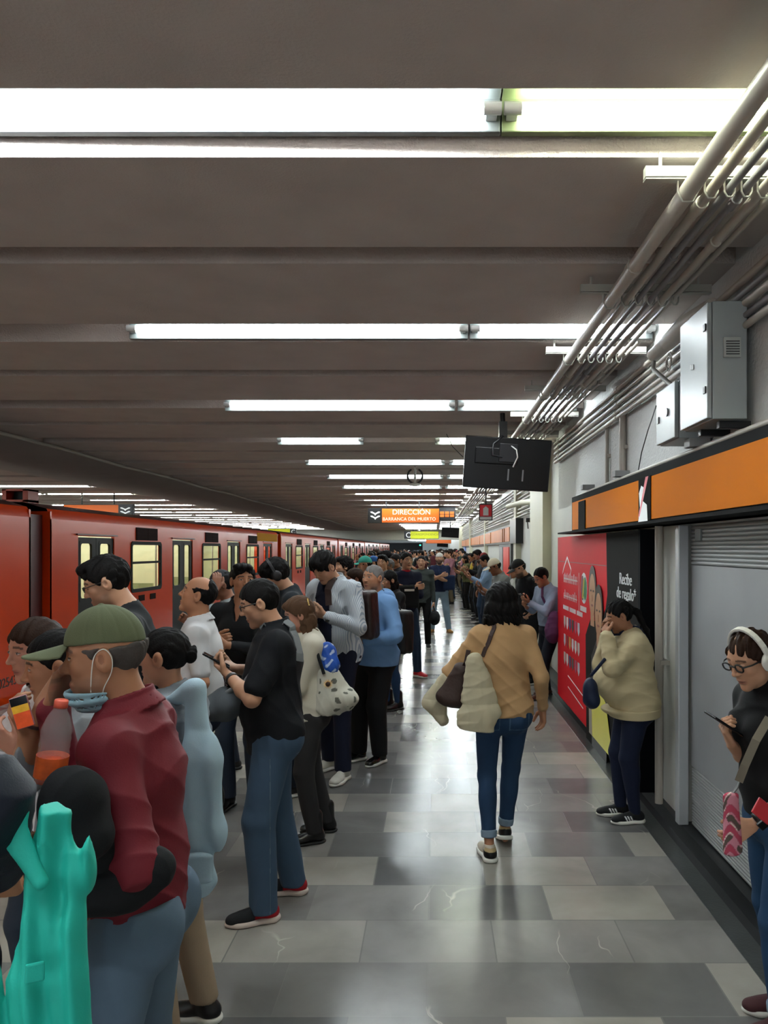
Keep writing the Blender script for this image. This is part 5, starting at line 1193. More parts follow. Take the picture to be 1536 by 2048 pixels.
# ---- 1 man in olive cap and maroon shirt
def cap_man():
    Y = 1.98; p = Person('man in an olive green cap and maroon shirt, face mask pulled under his chin', Xp(262, Y), Y, 1.65, 184, lean=3, girth=1.02, head=(-14, 8, 0), skin='tan', feet=((-.12, .03, -8), (.12, -.05, 8)))
    p.reach(-1, pt(p, 128, 1712, 1.84), V(-.5, -.75, -.6), d=V(.35, .9, -.1), n=V(0, 0, 1), curl=.9)
    p.reach(1, pt(p, 104, 1412, 1.98), V(.3, -.6, -1), d=unit(pt(p, 132, 1340, 1.98)-pt(p, 104, 1412, 1.98)), n=V(-.2, -1, -.4), curl=.45, thumb=.2)
    p.body(.006, .0024, .003, beard=.35, fat=.2, hairc='grey', brow=.8, mous=.5); p.hair('under_cap', 'grey', .003)
    p.cap_hat(cloth('olive_cap', '#5d6349', bump=.5, bscale=600), res=.0028, name='cap')
    p.shirt(cloth('maroon_shirt', '#6c1b26', rough=.7), 2, hem=-.04, res=.0045, amp=.009, seed=11, collar=1.0, infl=.012, slv=.015)
    p.trousers(jeans('faded_jeans', '#56697b'), 'loose', .006, .010); p.shoes(BLK, WHT)
    S = p.S; m = Sdf(); hc, R = p.hc, p.R
    def fm(P):
        U = ((P-np.asarray(hc, f32))@np.asarray(R, f32))/S; d = d_ell(U, (0, .10, -.34), (.285, .33, .26)); d = np.abs(d)-.012+.008*np.sin(U[:, 2]*60)
        d = smax(d, U[:, 2]+.33-.12*(U[:, 1]-.2)*1.0, .01); d = smax(d, -.60-U[:, 2], .01); return (smax(d, -.02-U[:, 1], .02)*S).astype(f32)
    m.op(fm, p.H(0, .15, -.4), S*.5); fmk = sculpt('face_mask', m, .003, cloth('mask_blue', '#8fb3c0'), None, p.e)
    for i in (-1, 1): kid(MB().tube(curve([p.H(.27*i, .14, -.33), p.H(.33*i, .10, -.13), p.H(.365*i, .04, .06), p.H(.385*i, -.06, .12), p.H(.375*i, -.125, .02), p.H(.34*i, -.10, -.14), p.H(.29*i, .0, -.30), p.H(.26*i, .03, -.38)]), .0014, 6).build('ear_loop', WHT), fmk).parent = fmk
    # button placket down the front, seen as a seam
    e = held(p, 'folded_jacket', 'rolled up black jacket clutched under the arm of the man in the maroon shirt', 'jacket')
    c = pt(p, 146, 1606, 1.66); c2 = pt(p, 190, 1700, 1.74); lump(e, 'bundle', M_black, [('e', c, (.066, .074, .080)), ('e', c2, (.062, .076, .07)), ('e', c+V(0, -.02, -.07), (.06, .068, .06))], .004, .006, 3)
    e = held(p, 'waist_bag', 'black bag hanging low at the hip of the man in the maroon shirt', 'bag')
    c = pt(p, 222, 1768, 1.74); lump(e, 'pouch', M_black, [('e', c, (.055, .105, .066)), ('e', c+V(0, .06, -.01), (.05, .06, .055)), ('e', c+V(0, -.085, .035), (.045, .06, .05))], .004, .005, 4)
    # bottle of orange drink
    b = empty('bottle', at(104, 1556, 1.72)); tag(b, 'clear plastic bottle with a little orange drink and an orange cap', 'bottle')
    T = Matrix.Translation(at(100, 1548, 1.72)) @ Matrix.Rotation(math.radians(9), 4, 'Y') @ Matrix.Scale(.9, 4)
    pet = bpy.data.materials.new('clear_plastic'); pet.use_nodes = True; q = pet.node_tree.nodes['Principled BSDF']; q.inputs['Base Color'].default_value = (.9, .9, .9, 1); q.inputs['Roughness'].default_value = .06; q.inputs['Alpha'].default_value = .13; q.inputs['Coat Weight'].default_value = 1.0
    prof = [(.001, -.02), (.034, -.02), (.037, -.012), (.037, .05)]+[(.037-.0022*(j % 2), .055+.009*j) for j in range(7)]+[(.034, .122), (.026, .145), (.015, .165), (.013, .17), (.013, .178)]
    setpar(MB().lathe(prof, (0, 0, 0), 28, T).build('bottle_body', pet), b)
    setpar(MB().lathe([(.001, -.018), (.034, -.018), (.0345, .0), (.0345, .035), (.001, .037)], (0, 0, 0), 28, T).build('orange_drink', mat('orange_drink', '#e8521c', .15, emit=.0)), b)
    setpar(MB().lathe([(.0376, -.005), (.0378, .048)], (0, 0, 0), 28, T).build('label_sleeve', mat('bottle_label', '#e2602e', .4, noise=.5, nscale=40)), b)
    setpar(MB().lathe([(.001, .187), (.015, .187), (.0165, .184), (.0165, .168), (.013, .168)], (0, 0, 0), 20, T).build('cap', mat('bottle_cap', '#e0604a', .4)), b)
cap_man()

# ---- 2 people behind him at the frame edge
def dotted(P):
    c = np.zeros((len(P), 4), f32); c[:, :3] = .8; q = P*np.array([13, 13, 13], f32); g = np.abs(q-np.round(q)); r = np.sqrt((g**2).sum(1)); return put(c, r < .24, '#b8507e', 1)
def blouse_woman():
    Y = 2.75; p = Person('woman with long dark hair in a white blouse with pink dots, behind the olive cap', Xp(88, Y), Y, 1.555, 222, fem=True, head=(-12, 8, 0), skin='rosy')
    p.reach(-1, pt(p, 30, 1500, 2.5), V(-.3, -.4, -.9), d=V(.2, .5, .6), n=V(.6, -.6, .2), curl=.6); p.reach(1, p.chest+V(.10, .24, -.12), n=V(-1, -.2, .3), curl=.7)
    p.body(.008, .003, .0035, hairc='brown', lips='#8f3b3b'); p.hair('long', 'brown', .004); p.shirt(cloth('dotted_blouse', '#cfccd0'), 1.6, amp=.010, bust=.8, res=.006, paint=dotted, seed=4); p.trousers(jeans('jeans_dark_a', '#2a3340'), 'straight', .010); p.shoes(BLK, BLK, .008)
blouse_woman()
def grey_woman():
    Y = 2.36; p = Person('woman with black hair and grey sweater beside the olive cap, one bare forearm raised', -1.12, Y, 1.56, 218, fem=True, head=(10, 10, 0), skin='tan')
    p.reach(-1, pt(p, 84, 1412, 2.0), unit(pt(p, 14, 1530, 1.95)-p.sh[-1])*2, d=unit(pt(p, 112, 1375, 2.02)-pt(p, 80, 1415, 2.0)), n=V(.3, -.8, .2), curl=.55); p.reach(1, pt(p, 52, 1475, 2.0), V(.4, -.3, -.9), d=V(-.2, .4, .8), n=V(0, -1, .2), curl=.6)
    p.body(.008, .003, .003); p.hair('bun', 'black', .004); p.shirt(cloth('grey_sweater_a', '#7b8086'), 1.42, amp=.012, bust=.7, res=.006, seed=14); p.trousers(jeans('jeans_dark_b', '#2b2f37'), 'straight', .010); p.shoes(BLK, BLK, .008)
    e = empty('phone', at(46, 1422, 2.2)); tag(e, 'phone with a bright yellow and orange screen held up at the frame edge', 'phone')
    a = (at(38, 1385, 1.9)-at(58, 1455, 1.9)); M = frame(np.array(at(44, 1424, 1.9)), np.array(a), (.25, -.95, .15))
    setpar(mbox(M, -.021, .021, -.004, .004, -.040, .040).build('case', mat('phone_pink', '#c98f98', .4), bevel=.004), e)
    for nm, z0, z1, c in (('screen_top', .018, .038, '#08080a'), ('screen_middle', .0, .018, '#c99a2e'), ('screen_bottom', -.038, .0, '#c9502a')): setpar(mbox(M, -.019, .019, .004, .0054, z0, z1).build(nm, mat(nm, c, .2, emit=.08, noise=.4, nscale=60)), e)
    b = held(p, 'bracelet', 'dark beaded bracelet on the raised bare forearm', 'bracelet'); el, wr = p.arm[-1]; kid(MB().lathe([(.026, -.004), (.031, -.004), (.031, .004), (.026, .004), (.026, -.004)], (0, 0, 0), 16, frame(wr-unit(wr-el)*.05, unit(wr-el), (0, .3, 1))).build('beads', mat('beads', '#3a1616', .3)), b)
grey_woman()

# ---- 3 woman with bun, grey top, light blue jacket over her shoulder
def bun_woman():
    Y = 2.85; p = Person('woman with a black hair bun and grey top, light blue jacket over her shoulder', Xp(340, Y), Y, 1.505, 176, fem=True, girth=1.12, head=(-4, 2, 0), skin='warm', feet=((-.10, .0, 0), (.11, -.08, 6)))
    p.reach(-1, pt(p, 318, 1545, 2.85), V(-.3, -.9, -.6), curl=.7); p.reach(1, p.chest+V(.12, .25, -.1), curl=.7)
    p.body(.007, .0028, .0035); p.hair('bun', 'black', .0035); p.shirt(cloth('grey_top', '#747a82'), 2, amp=.010, bust=.9, res=.0055, seed=21, infl=.012)
    p.trousers(cloth('beige_trousers', '#9c8873'), 'straight', .007, .009, hemz=.09)
    p.shoes(solidm('black_shoe_a', '#121214', .35), WHT)
    e = held(p, 'shoulder_bag', 'black bag strap crossing the back of the woman with the bun', 'bag')
    strap_path(p, [(-.10, .35, 1.10), (-.13, .2, 1.6), (-.13, -.05, 1.75), (-.12, -.35, 1.3), (-.02, -.5, 1.12), (.1, -.5, .95)], .032, .004, M_black, 'strap', e)
    lump(e, 'pouch', M_black, [('e', p.pel+V(.17, -.03, .0), (.05, .10, .10))], .006, .003)
    e = held(p, 'denim_jacket', 'light blue jacket with a big rounded pocket hanging down her back from the shoulder', 'jacket')
    a = pt(p, 388, 1378, 2.70); b = pt(p, 400, 1520, 2.66); c = pt(p, 394, 1660, 2.66); d = pt(p, 394, 1760, 2.66); X = V(0, 1, 0)
    m = cloth('light_blue_cotton', '#a3bccb', rough=.75)
    def drape(P): return (-.007*np.sin(P[:, 1]*75+2.0*np.sin(P[:, 2]*4)+P[:, 0]*20)*np.clip((1.45-P[:, 2])*2, 0, 1)).astype(f32)
    o = lump(e, 'cloth', m, [('y', a, b, (.036, .03), (.062, .035), X), ('y', b, c, (.062, .035), (.080, .036), X), ('y', c, d, (.080, .036), (.066, .034), X), ('e', b, (.034, .064, .09)), ('e', c, (.036, .080, .09)), ('e', d, (.045, .074, .05)), ('c', a, p.sh[-1]+V(.02, -.03, .05), .034, .022)], .0045, .003, 8, .8, extra=drape)
    lump(o, 'hood', m, [('y', pt(p, 398, 1712, 2.61), pt(p, 398, 1758, 2.61), (.05, .012), (.045, .014), X)], .004, .003, 9); o2 = o.children[0]; o2.parent = o
bun_woman()

# ---- 4 tall man in black tee with glasses
def tee_paint(p):
    def fn(P):
        c = np.zeros((len(P), 4), f32); q = P-np.asarray(p.chest+p.up*.06+V(-.07, .1, 0), f32); r = np.sqrt((q[:, 0]/.05)**2+(q[:, 2]/.05)**2); return put(c, (r < 1)*(P[:, 1] > .03)*(np.sin(q[:, 0]*150)*np.sin(q[:, 2]*130+1) > -.3), '#c23a52', .9)
    return fn
def tall_man():
    Y = 3.62; p = Person('tall man with thick black hair and thin glasses in a black t-shirt', Xp(262, Y), Y, 1.80, 200, lean=4, head=(0, 24, 0), skin='light', neck=10)
    p.reach(-1, p.pel+V(-.12, .30, .16)*p.k, V(-.5, -.6, -.6), d=V(.5, .8, .3), n=V(.3, -.3, 1), curl=.6); p.reach(1, p.pel+V(.10, .30, .18)*p.k, V(.5, -.6, -.6), d=V(-.5, .8, .3), n=V(0, -.3, 1), curl=.6)
    p.body(.008, .0028, .004, beard=.45, closed=True); p.hair('quiff', 'black', .0035); p.glasses(solidm('thin_frame', '#1d1a19', .3), .009, 'rect')
    p.shirt(cloth('black_tee', '#111216'), .8, amp=.009, res=.006, seed=31, paint=tee_paint(p)); p.trousers(jeans('jeans_dark_c', '#20252e'), 'straight', .010); p.shoes(BLK, BLK, .008)
tall_man()

# ---- 5 balding man in white polo looking up
def polo_man():
    Y = 4.5; p = Person('balding man in a white polo shirt with his face lifted towards the train', Xp(392, Y), Y, 1.635, 192, girth=1.14, head=(0, -16, 0), skin='tan')
    p.reach(-1, p.pel+V(-.18, .20, .10)*p.k, V(-.4, -.9, -.5), curl=.6, d=V(.3, 1, 0)); p.reach(1, p.pel+V(.18, .20, .1)*p.k, V(.4, -.9, -.5), curl=.6, d=V(-.3, 1, 0))
    p.body(.007, .003, .0045, fat=.5, mous=.8, hairc='black'); p.hair('bald', 'black', .004); p.shirt(cloth('white_polo', '#c9c9cb'), .95, amp=.010, res=.006, seed=41, collar=.9, infl=.016, hem=0, belly=.04)
    p.trousers(jeans('jeans_navy_a', '#232e40'), 'straight', .009, top=.10); p.shoes(BLK, BLK, .008)
    e = held(p, 'belt', 'brown leather belt under the white polo shirt', 'belt'); f = Sdf(); f.ecyl(p.pel+V(0, 0, -.045), p.pel+V(0, 0, -.01), (.185, .145), (.185, .145), V(1, 0, 0)); f.plane(p.pel+V(0, 0, -.008), V(0, 0, 1)).plane(p.pel+V(0, 0, -.045), V(0, 0, -1)); kid(sculpt('strap', f, .006, solidm('brown_leather', '#4a2c20', .4)), e)
polo_man()

# ---- 6 man in open black shirt looking over
def black_shirt_man():
    Y = 5.35; p = Person('man in an open necked black shirt with clasped hands, looking back over his shoulder', Xp(482, Y), Y, 1.695, 262, head=(-34, -2, 0), skin='tan')
    p.reach(-1, near(p, -1, 452, 1290, -.26), V(-.7, -.3, -.7), d=V(.8, .4, .1), n=V(.2, -1, 0), curl=.8); p.reach(1, near(p, 1, 434, 1284, -.20), V(.7, -.4, -.6), d=V(-.6, .5, .2), n=V(-.2, -1, 0), curl=.8)
    p.body(.008, .003, .004, mous=.25); p.hair('quiff', 'black', .004, seed=2); p.shirt(cloth('black_shirt', '#15171a'), 1.85, amp=.011, res=.0065, seed=51, collar=1, vneck=.13)
    p.trousers(jeans('jeans_dark_d', '#26303f'), 'straight', .009); p.shoes(solidm('black_shoe_b', '#141414', .4), BLK, .007, 'dress')
black_shirt_man()
def hand_on_head():
    Y = 6.35; p = Person('person in a dark cap with a hand raised to the head', Xp(455, Y), Y, 1.63, 205, head=(0, 15, 0), skin='brown')
    p.reach(-1, p.hc+V(-.14, .06, -.02), V(-.6, .5, -.8), d=V(.2, -.1, 1), n=V(1, 0, 0), curl=.4); p.reach(1, p.pel+V(.1, .3, .3), curl=.5)
    p.body(.010, .005, .005); p.hair('short', 'black', .006); p.cap_hat(solidm('dark_cap', '#23262b', .8), res=.006); p.shirt(cloth('light_grey_tee', '#8d9596'), 1.0, res=.009, seed=61); p.trousers(jeans('jeans_e', '#222a36'), 'straight', .012); p.shoes(BLK, BLK, .010)
hand_on_head()
def headphones_man():
    Y = 5.7; p = Person('young man with bowl cut hair and black headphones in a dark t-shirt, head bowed', Xp(585, Y), Y, 1.77, 196, lean=5, head=(0, 30, 0), skin='light', neck=14)
    p.reach(-1, p.pel+V(-.08, .30, .28), V(-.6, -.6, -.6), d=V(.4, .8, .3), n=V(.3, -.3, 1), curl=.6); p.reach(1, p.pel+V(.1, .3, .28), V(.6, -.6, -.6), d=V(-.4, .8, .3), n=V(0, -.3, 1), curl=.6)
    p.body(.009, .004, .005, closed=True); p.hair('bowl', 'black', .0045); p.headphones(M_dk, .0045, .06); p.shirt(cloth('charcoal_tee', '#1c2126'), .85, res=.007, seed=71); p.trousers(jeans('jeans_f', '#1f2733'), 'straight', .012); p.shoes(BLK, WHT, .010)
headphones_man()

# ---- 7 man in black polo vest with phone and grey sling bag
def vest_man():
    Y = 3.86; p = Person('man in a black polo and blue jeans reading his phone, grey sling bag', Xp(540, Y), Y, 1.665, 194, lean=-1, girth=1.12, head=(0, 20, 0), skin='light', neck=12, feet=((-.14, .06, -6), (.14, -.10, 14)))
    p.reach(-1, pt(p, 460, 1354, 3.80), V(-1, -.15, -.9), d=unit(pt(p, 432, 1326, 3.84)-pt(p, 460, 1354, 3.80)), n=V(.2, -.35, .9), curl=.62, thumb=.8)
    p.reach(1, pt(p, 472, 1338, 3.98), V(1, -.2, -.9), d=V(-.5, .75, .4), n=V(-.3, -.2, .9), curl=.6)
    p.body(.006, .0026, .003, beard=.25, closed=True); p.hair('short', 'black', .0032); p.glasses(solidm('black_frame', '#141414', .3), .012, 'rect')
    p.shirt(cloth('black_polo', '#14161b', bump=.4), .92, amp=.009, res=.005, seed=81, collar=1.1, infl=.016, hem=-.13, slv=.020, belly=.03)
    def jp(P):
        c = np.zeros((len(P), 4), f32); put(c, (np.abs(P[:, 1]+.10) < .05)*(np.abs(np.abs(P[:, 0])-.08) < .055)*(np.abs(P[:, 2]-.80) < .002), '#8392a0', .5)
        put(c, (np.abs(P[:, 1]-.005) < .002)*(P[:, 2] < .8), '#6f8090', .5); return c
    p.trousers(jeans('blue_jeans_g', '#3b5066'), 'loose', .0055, .011, paint=jp, hemz=.05)
    def sp(U, i):
        c = np.zeros((len(U), 4), f32); return put(c, sstep(-U[:, 1], -.055, -.045), '#a01a26', 1)
    def so(U): pass
    p.shoes(painted('knit_black', '#17181b', .8), mat('sole_red_white', '#c8b9b0', .5), .0045, 'sneaker', sp)
    phone(p, -1, 'slim dark phone held by the man in the black polo', off=.085, axis=(0, .86, .5), nn=(0, -.5, .86), sh=(0, .035, .01)); watch(p, -1, mat('steel_band', '#3c3a3a', .3, metal=.5), 'metal wristwatch of the man in the black polo')
    e = held(p, 'sling_bag', 'grey fabric sling bag with a wide strap worn by the man in the black polo', 'bag'); m = cloth('grey_canvas', '#4d5257')
    c = pt(p, 452, 1408, 3.80); lump(e, 'pouch', m, [('e', c, (.12, .085, .085)), ('e', c+V(0, .07, -.02), (.09, .05, .06)), ('e', c+V(0, -.06, .03), (.10, .06, .07))], .0045, .007, 6)
    strap_path(p, [(-.10, .22, 1.60), (-.12, .08, 1.70), (-.135, -.05, 1.72), (-.17, -.25, 1.58), (-.22, -.32, 1.42), (-.25, -.25, 1.28)], .052, .006, mat('strap_grey', '#6c7072', .8), 'strap', e)
    kid(MB().tube([pt(p, 505, 1345, 3.72), pt(p, 490, 1365, 3.72), c+V(-.05, .0, .06)], .014, 8).build('strap_end', _m['strap_grey']), e)
vest_man()

# ---- 8 woman with long wavy hair, cream top, flowered bag
def flor(P):
    c = np.zeros((len(P), 4), f32); v = np.sin(P[:, 0]*70+2*np.sin(P[:, 2]*33))*np.sin(P[:, 1]*64+1.7*np.sin(P[:, 0]*40))*np.sin(P[:, 2]*58); return put(c, v > .42, '#3c3f38', .85)
def cream_woman():
    Y = 4.78; p = Person('older woman with long wavy brown hair, cream top and dark jeans', Xp(612, Y), Y, 1.51, 196, fem=True, girth=1.12, head=(0, 16, 0), skin='rosy', feet=((-.09, -.02, -4), (.10, -.13, 4)))
    p.reach(-1, p.chest+V(-.03, .25, -.10), V(-.5, -.5, -.8), curl=.6, d=V(.6, .6, .2)); p.reach(1, p.chest+V(.02, .28, -.05), V(.4, -.2, -.9), curl=.7)
    p.body(.008, .0035, .004, hairc='lightbrown', closed=True); p.hair('wavy', 'lightbrown', .004)
    e = held(p, 'hair_clip', 'gold bar hair clip in the long brown hair', 'hair clip')
    for dz in (0, .05): kid(MB().tube([p.H(-.22, -.38, .36+dz), p.H(-.30, -.36, .20+dz)], .005, 6).build('bar', mat('gold', '#c9a866', .3, metal=.8)), e)
    p.shirt(cloth('cream_top', '#c9c3b2'), 2, amp=.010, res=.006, seed=91, bust=.8, infl=.014, hem=-.08, slv=.022)
    p.trousers(jeans('washed_black_jeans', '#2c2b2c'), 'straight', .0065, .010); p.shoes(solidm('black_leather', '#0f0f10', .3), BLK, .005, 'boot')
    e = held(p, 'tote_bag', 'white bag with dark flower pattern and a sunflower charm, hanging behind the cream top', 'bag')
    c = pt(p, 674, 1378, 4.66); a = pt(p, 657, 1335, 4.66); b = pt(p, 688, 1415, 4.64)
    bg = lump(e, 'bag_body', cloth('flower_print', '#c4c2b4'), [('y', pt(p, 655, 1345, 4.68), pt(p, 672, 1405, 4.68), (.07, .05), (.13, .07), V(0, 1, 0)), ('e', pt(p, 690, 1398, 4.66), (.06, .08, .06))], .0045, .006, 7, paint=flor)
    kid(MB().tube([pt(p, 648, 1348, 4.62), pt(p, 636, 1310, 4.62), pt(p, 628, 1285, 4.66), pt(p, 640, 1300, 4.72), pt(p, 664, 1345, 4.72)], .010, 8).build('handle', M_black), e)
    mb = MB(); o = pt(p, 656, 1368, 4.50); M = frame(o, (0, 0, 1), p.L(at(656, 1368, 4.3))-o)
    for q in range(14):
        t = q*2*PI/14; mb.add([M@Vector((.012*math.cos(t-.25), .0, .012*math.sin(t-.25))), M@Vector((.034*math.cos(t), .002, .034*math.sin(t))), M@Vector((.012*math.cos(t+.25), .0, .012*math.sin(t+.25))), M@Vector((.012*math.cos(t), .006, .012*math.sin(t)))], [(0, 1, 2), (0, 3, 1), (3, 2, 1)])
    f = kid(mb.build('sunflower_petals', mat('petal_yellow', '#d9a21e', .6)), bg); f.parent = bg
    mb = MB(); mb.lathe([(.001, .012), (.012, .009), (.016, 0), (.001, 0)], (0, 0, 0), 14, M @ Matrix.Rotation(-PI/2, 4, 'X')); q = kid(mb.build('sunflower_heart', mat('heart_brown', '#3a2416', .8)), bg)
    e = held(p, 'scarf', 'bright blue patterned scarf stuffed in the top of the flowered bag', 'scarf')
    def bl(P):
        c = np.zeros((len(P), 4), f32); return put(c, np.sin(P[:, 0]*90)*np.sin(P[:, 2]*80+2*np.sin(P[:, 1]*50)) > .5, '#b8c8e0', .8)
    lump(e, 'cloth', cloth('royal_blue', '#1f4fa8', rough=.5), [('e', pt(p, 655, 1310, 4.70), (.05, .06, .085)), ('e', pt(p, 662, 1330, 4.68), (.05, .055, .06))], .005, .010, 12, 1.6, paint=bl)
cream_woman()

def backpack(p, label, m, c, size, mstrap, straps=(-1,), name='backpack', fold=.005, seed=3):
    e = held(p, name, label, 'backpack'); w, d, h = size; M = p.T
    b = lump(e, 'bag_body', m, [('b', c, (w, d, h), .04, M), ('e', c-p.up*h*.35-p.yf*d*.7, (w*.75, d*.6, h*.5), M)], .006, fold, seed)
    for i in straps:
        strap_path(p, [(.10*i, -.5, 1.36), (.115*i, -.25, 1.60), (.125*i, -.02, 1.72), (.13*i, .22, 1.58), (.135*i, .45, 1.38), (.16*i, .42, 1.24)], .052, .009, mstrap, 'strap', e)
    kid(MB().tube([c+p.up*h*.95+p.xr*.03, c+p.up*(h+.035), c+p.up*h*.95-p.xr*.03], .008, 6).build('handle', mstrap), e); return e

# ---- 9 man in striped shirt
def striped_man():
    Y = 6.15; p = Person('tall man with floppy black hair in a white striped shirt, bent over his phone', Xp(672, Y), Y, 1.84, 238, lean=5, head=(6, 36, 0), skin='light', neck=16, feet=((-.14, .12, -15), (.12, -.05, 12)))
    p.reach(-1, pt(p, 652, 1232, 5.92), V(-.8, -.3, -.7), d=V(.7, .5, .25), n=V(.1, -.7, .6), curl=.7); p.reach(1, pt(p, 630, 1232, 6.0), V(.7, -.3, -.7), d=V(-.4, .7, .3), n=V(0, -.7, .6), curl=.7)
    p.body(.008, .0035, .004, closed=True); p.hair('bowl', 'black', .004, seed=5)
    def navyp(P):
        c = np.zeros((len(P), 4), f32); return put(c, (P[:, 1] > .02)*(np.abs(P[:, 0]-.02) < .075)*(P[:, 2] > .9), '#10172c', 1)
    p.shirt(painted('striped_shirt', '#bfc3c6', .8, stripes=(28, '#8e99a6', 'X'), noise=.05), 2, amp=.012, res=.006, seed=101, collar=1, vneck=.06, infl=.018, hem=-.10, slv=.022, paint=navyp)
    p.trousers(cloth('navy_trousers', '#11162a'), 'straight', .008); p.shoes(solidm('white_leather', '#c9c7bd', .5), WHT, .006)
    watch(p, -1, M_dk, 'dark wristwatch over the cuff of the striped shirt'); phone(p, -1, 'phone held low by the man in the striped shirt')
    backpack(p, 'dark brown leather backpack on the back of the striped shirt man', solidm('brown_leather_dark', '#2a1a18', .35, noise=.3, bump=.3, bscale=40), p.pel+p.up*.22*p.k-p.yf*.22+p.xr*(-.10), (.13, .075, .20), solidm('brown_strap', '#33211c', .5))
striped_man()
# ---- 10 man in light blue hoodie
def hoodie_man():
    Y = 6.55; p = Person('stocky grey haired man in a light blue hoodie and black trousers with dark backpack', Xp(748, Y), Y, 1.665, 226, girth=1.22, head=(-6, -2, 0), skin='tan', feet=((-.10, .05, -12), (.10, .12, 8)))
    p.reach(-1, p.pel+V(-.12, .22, .14)*p.k, V(-.8, -.6, -.5), d=V(.6, .5, 0), n=V(.5, -1, 0), curl=.7); p.reach(1, p.pel+V(.12, .22, .14)*p.k, V(.8, -.6, -.5), d=V(-.6, .5, 0), n=V(-.5, -1, 0), curl=.7)
    p.body(.008, .0032, .006, beard=.28, fat=.5, hairc='grey', mous=.4); p.hair('buzz', 'silver', .004)
    m = cloth('light_blue_fleece', '#6f97c6'); p.shirt(m, 2, amp=.014, res=.006, seed=111, infl=.024, slv=.026, belly=.05, hem=-.10, fsc=.8)
    f = Sdf(); nb = p.nb+p.up*.0
    f.cone(nb+V(-.08, -.03, -.02), nb+V(-.05, .085, -.02), .035, .028, k=.03).cone(nb+V(.08, -.03, -.02), nb+V(.05, .085, -.02), .035, .028, k=.03).cone(nb+V(-.08, -.05, -.0), nb+V(.08, -.05, 0), .045, .045, k=.03); f.ell(nb+V(0, -.12, -.05), (.12, .05, .11), k=.04); f.disp(folds(3, .006)); sculpt('hood', f, .006, m, None, p.e)
    p.trousers(cloth('black_trousers', '#0e0e10'), 'loose', .008, .008); p.shoes(solidm('patent_black', '#101012', .2), WHT, .006)
    backpack(p, 'dark backpack on one shoulder of the man in the blue hoodie', cloth('dark_nylon', '#1e1c1c', rough=.5), p.pel+p.up*.17*p.k-p.yf*.24-p.xr*.03, (.13, .08, .19), M_black)
hoodie_man()

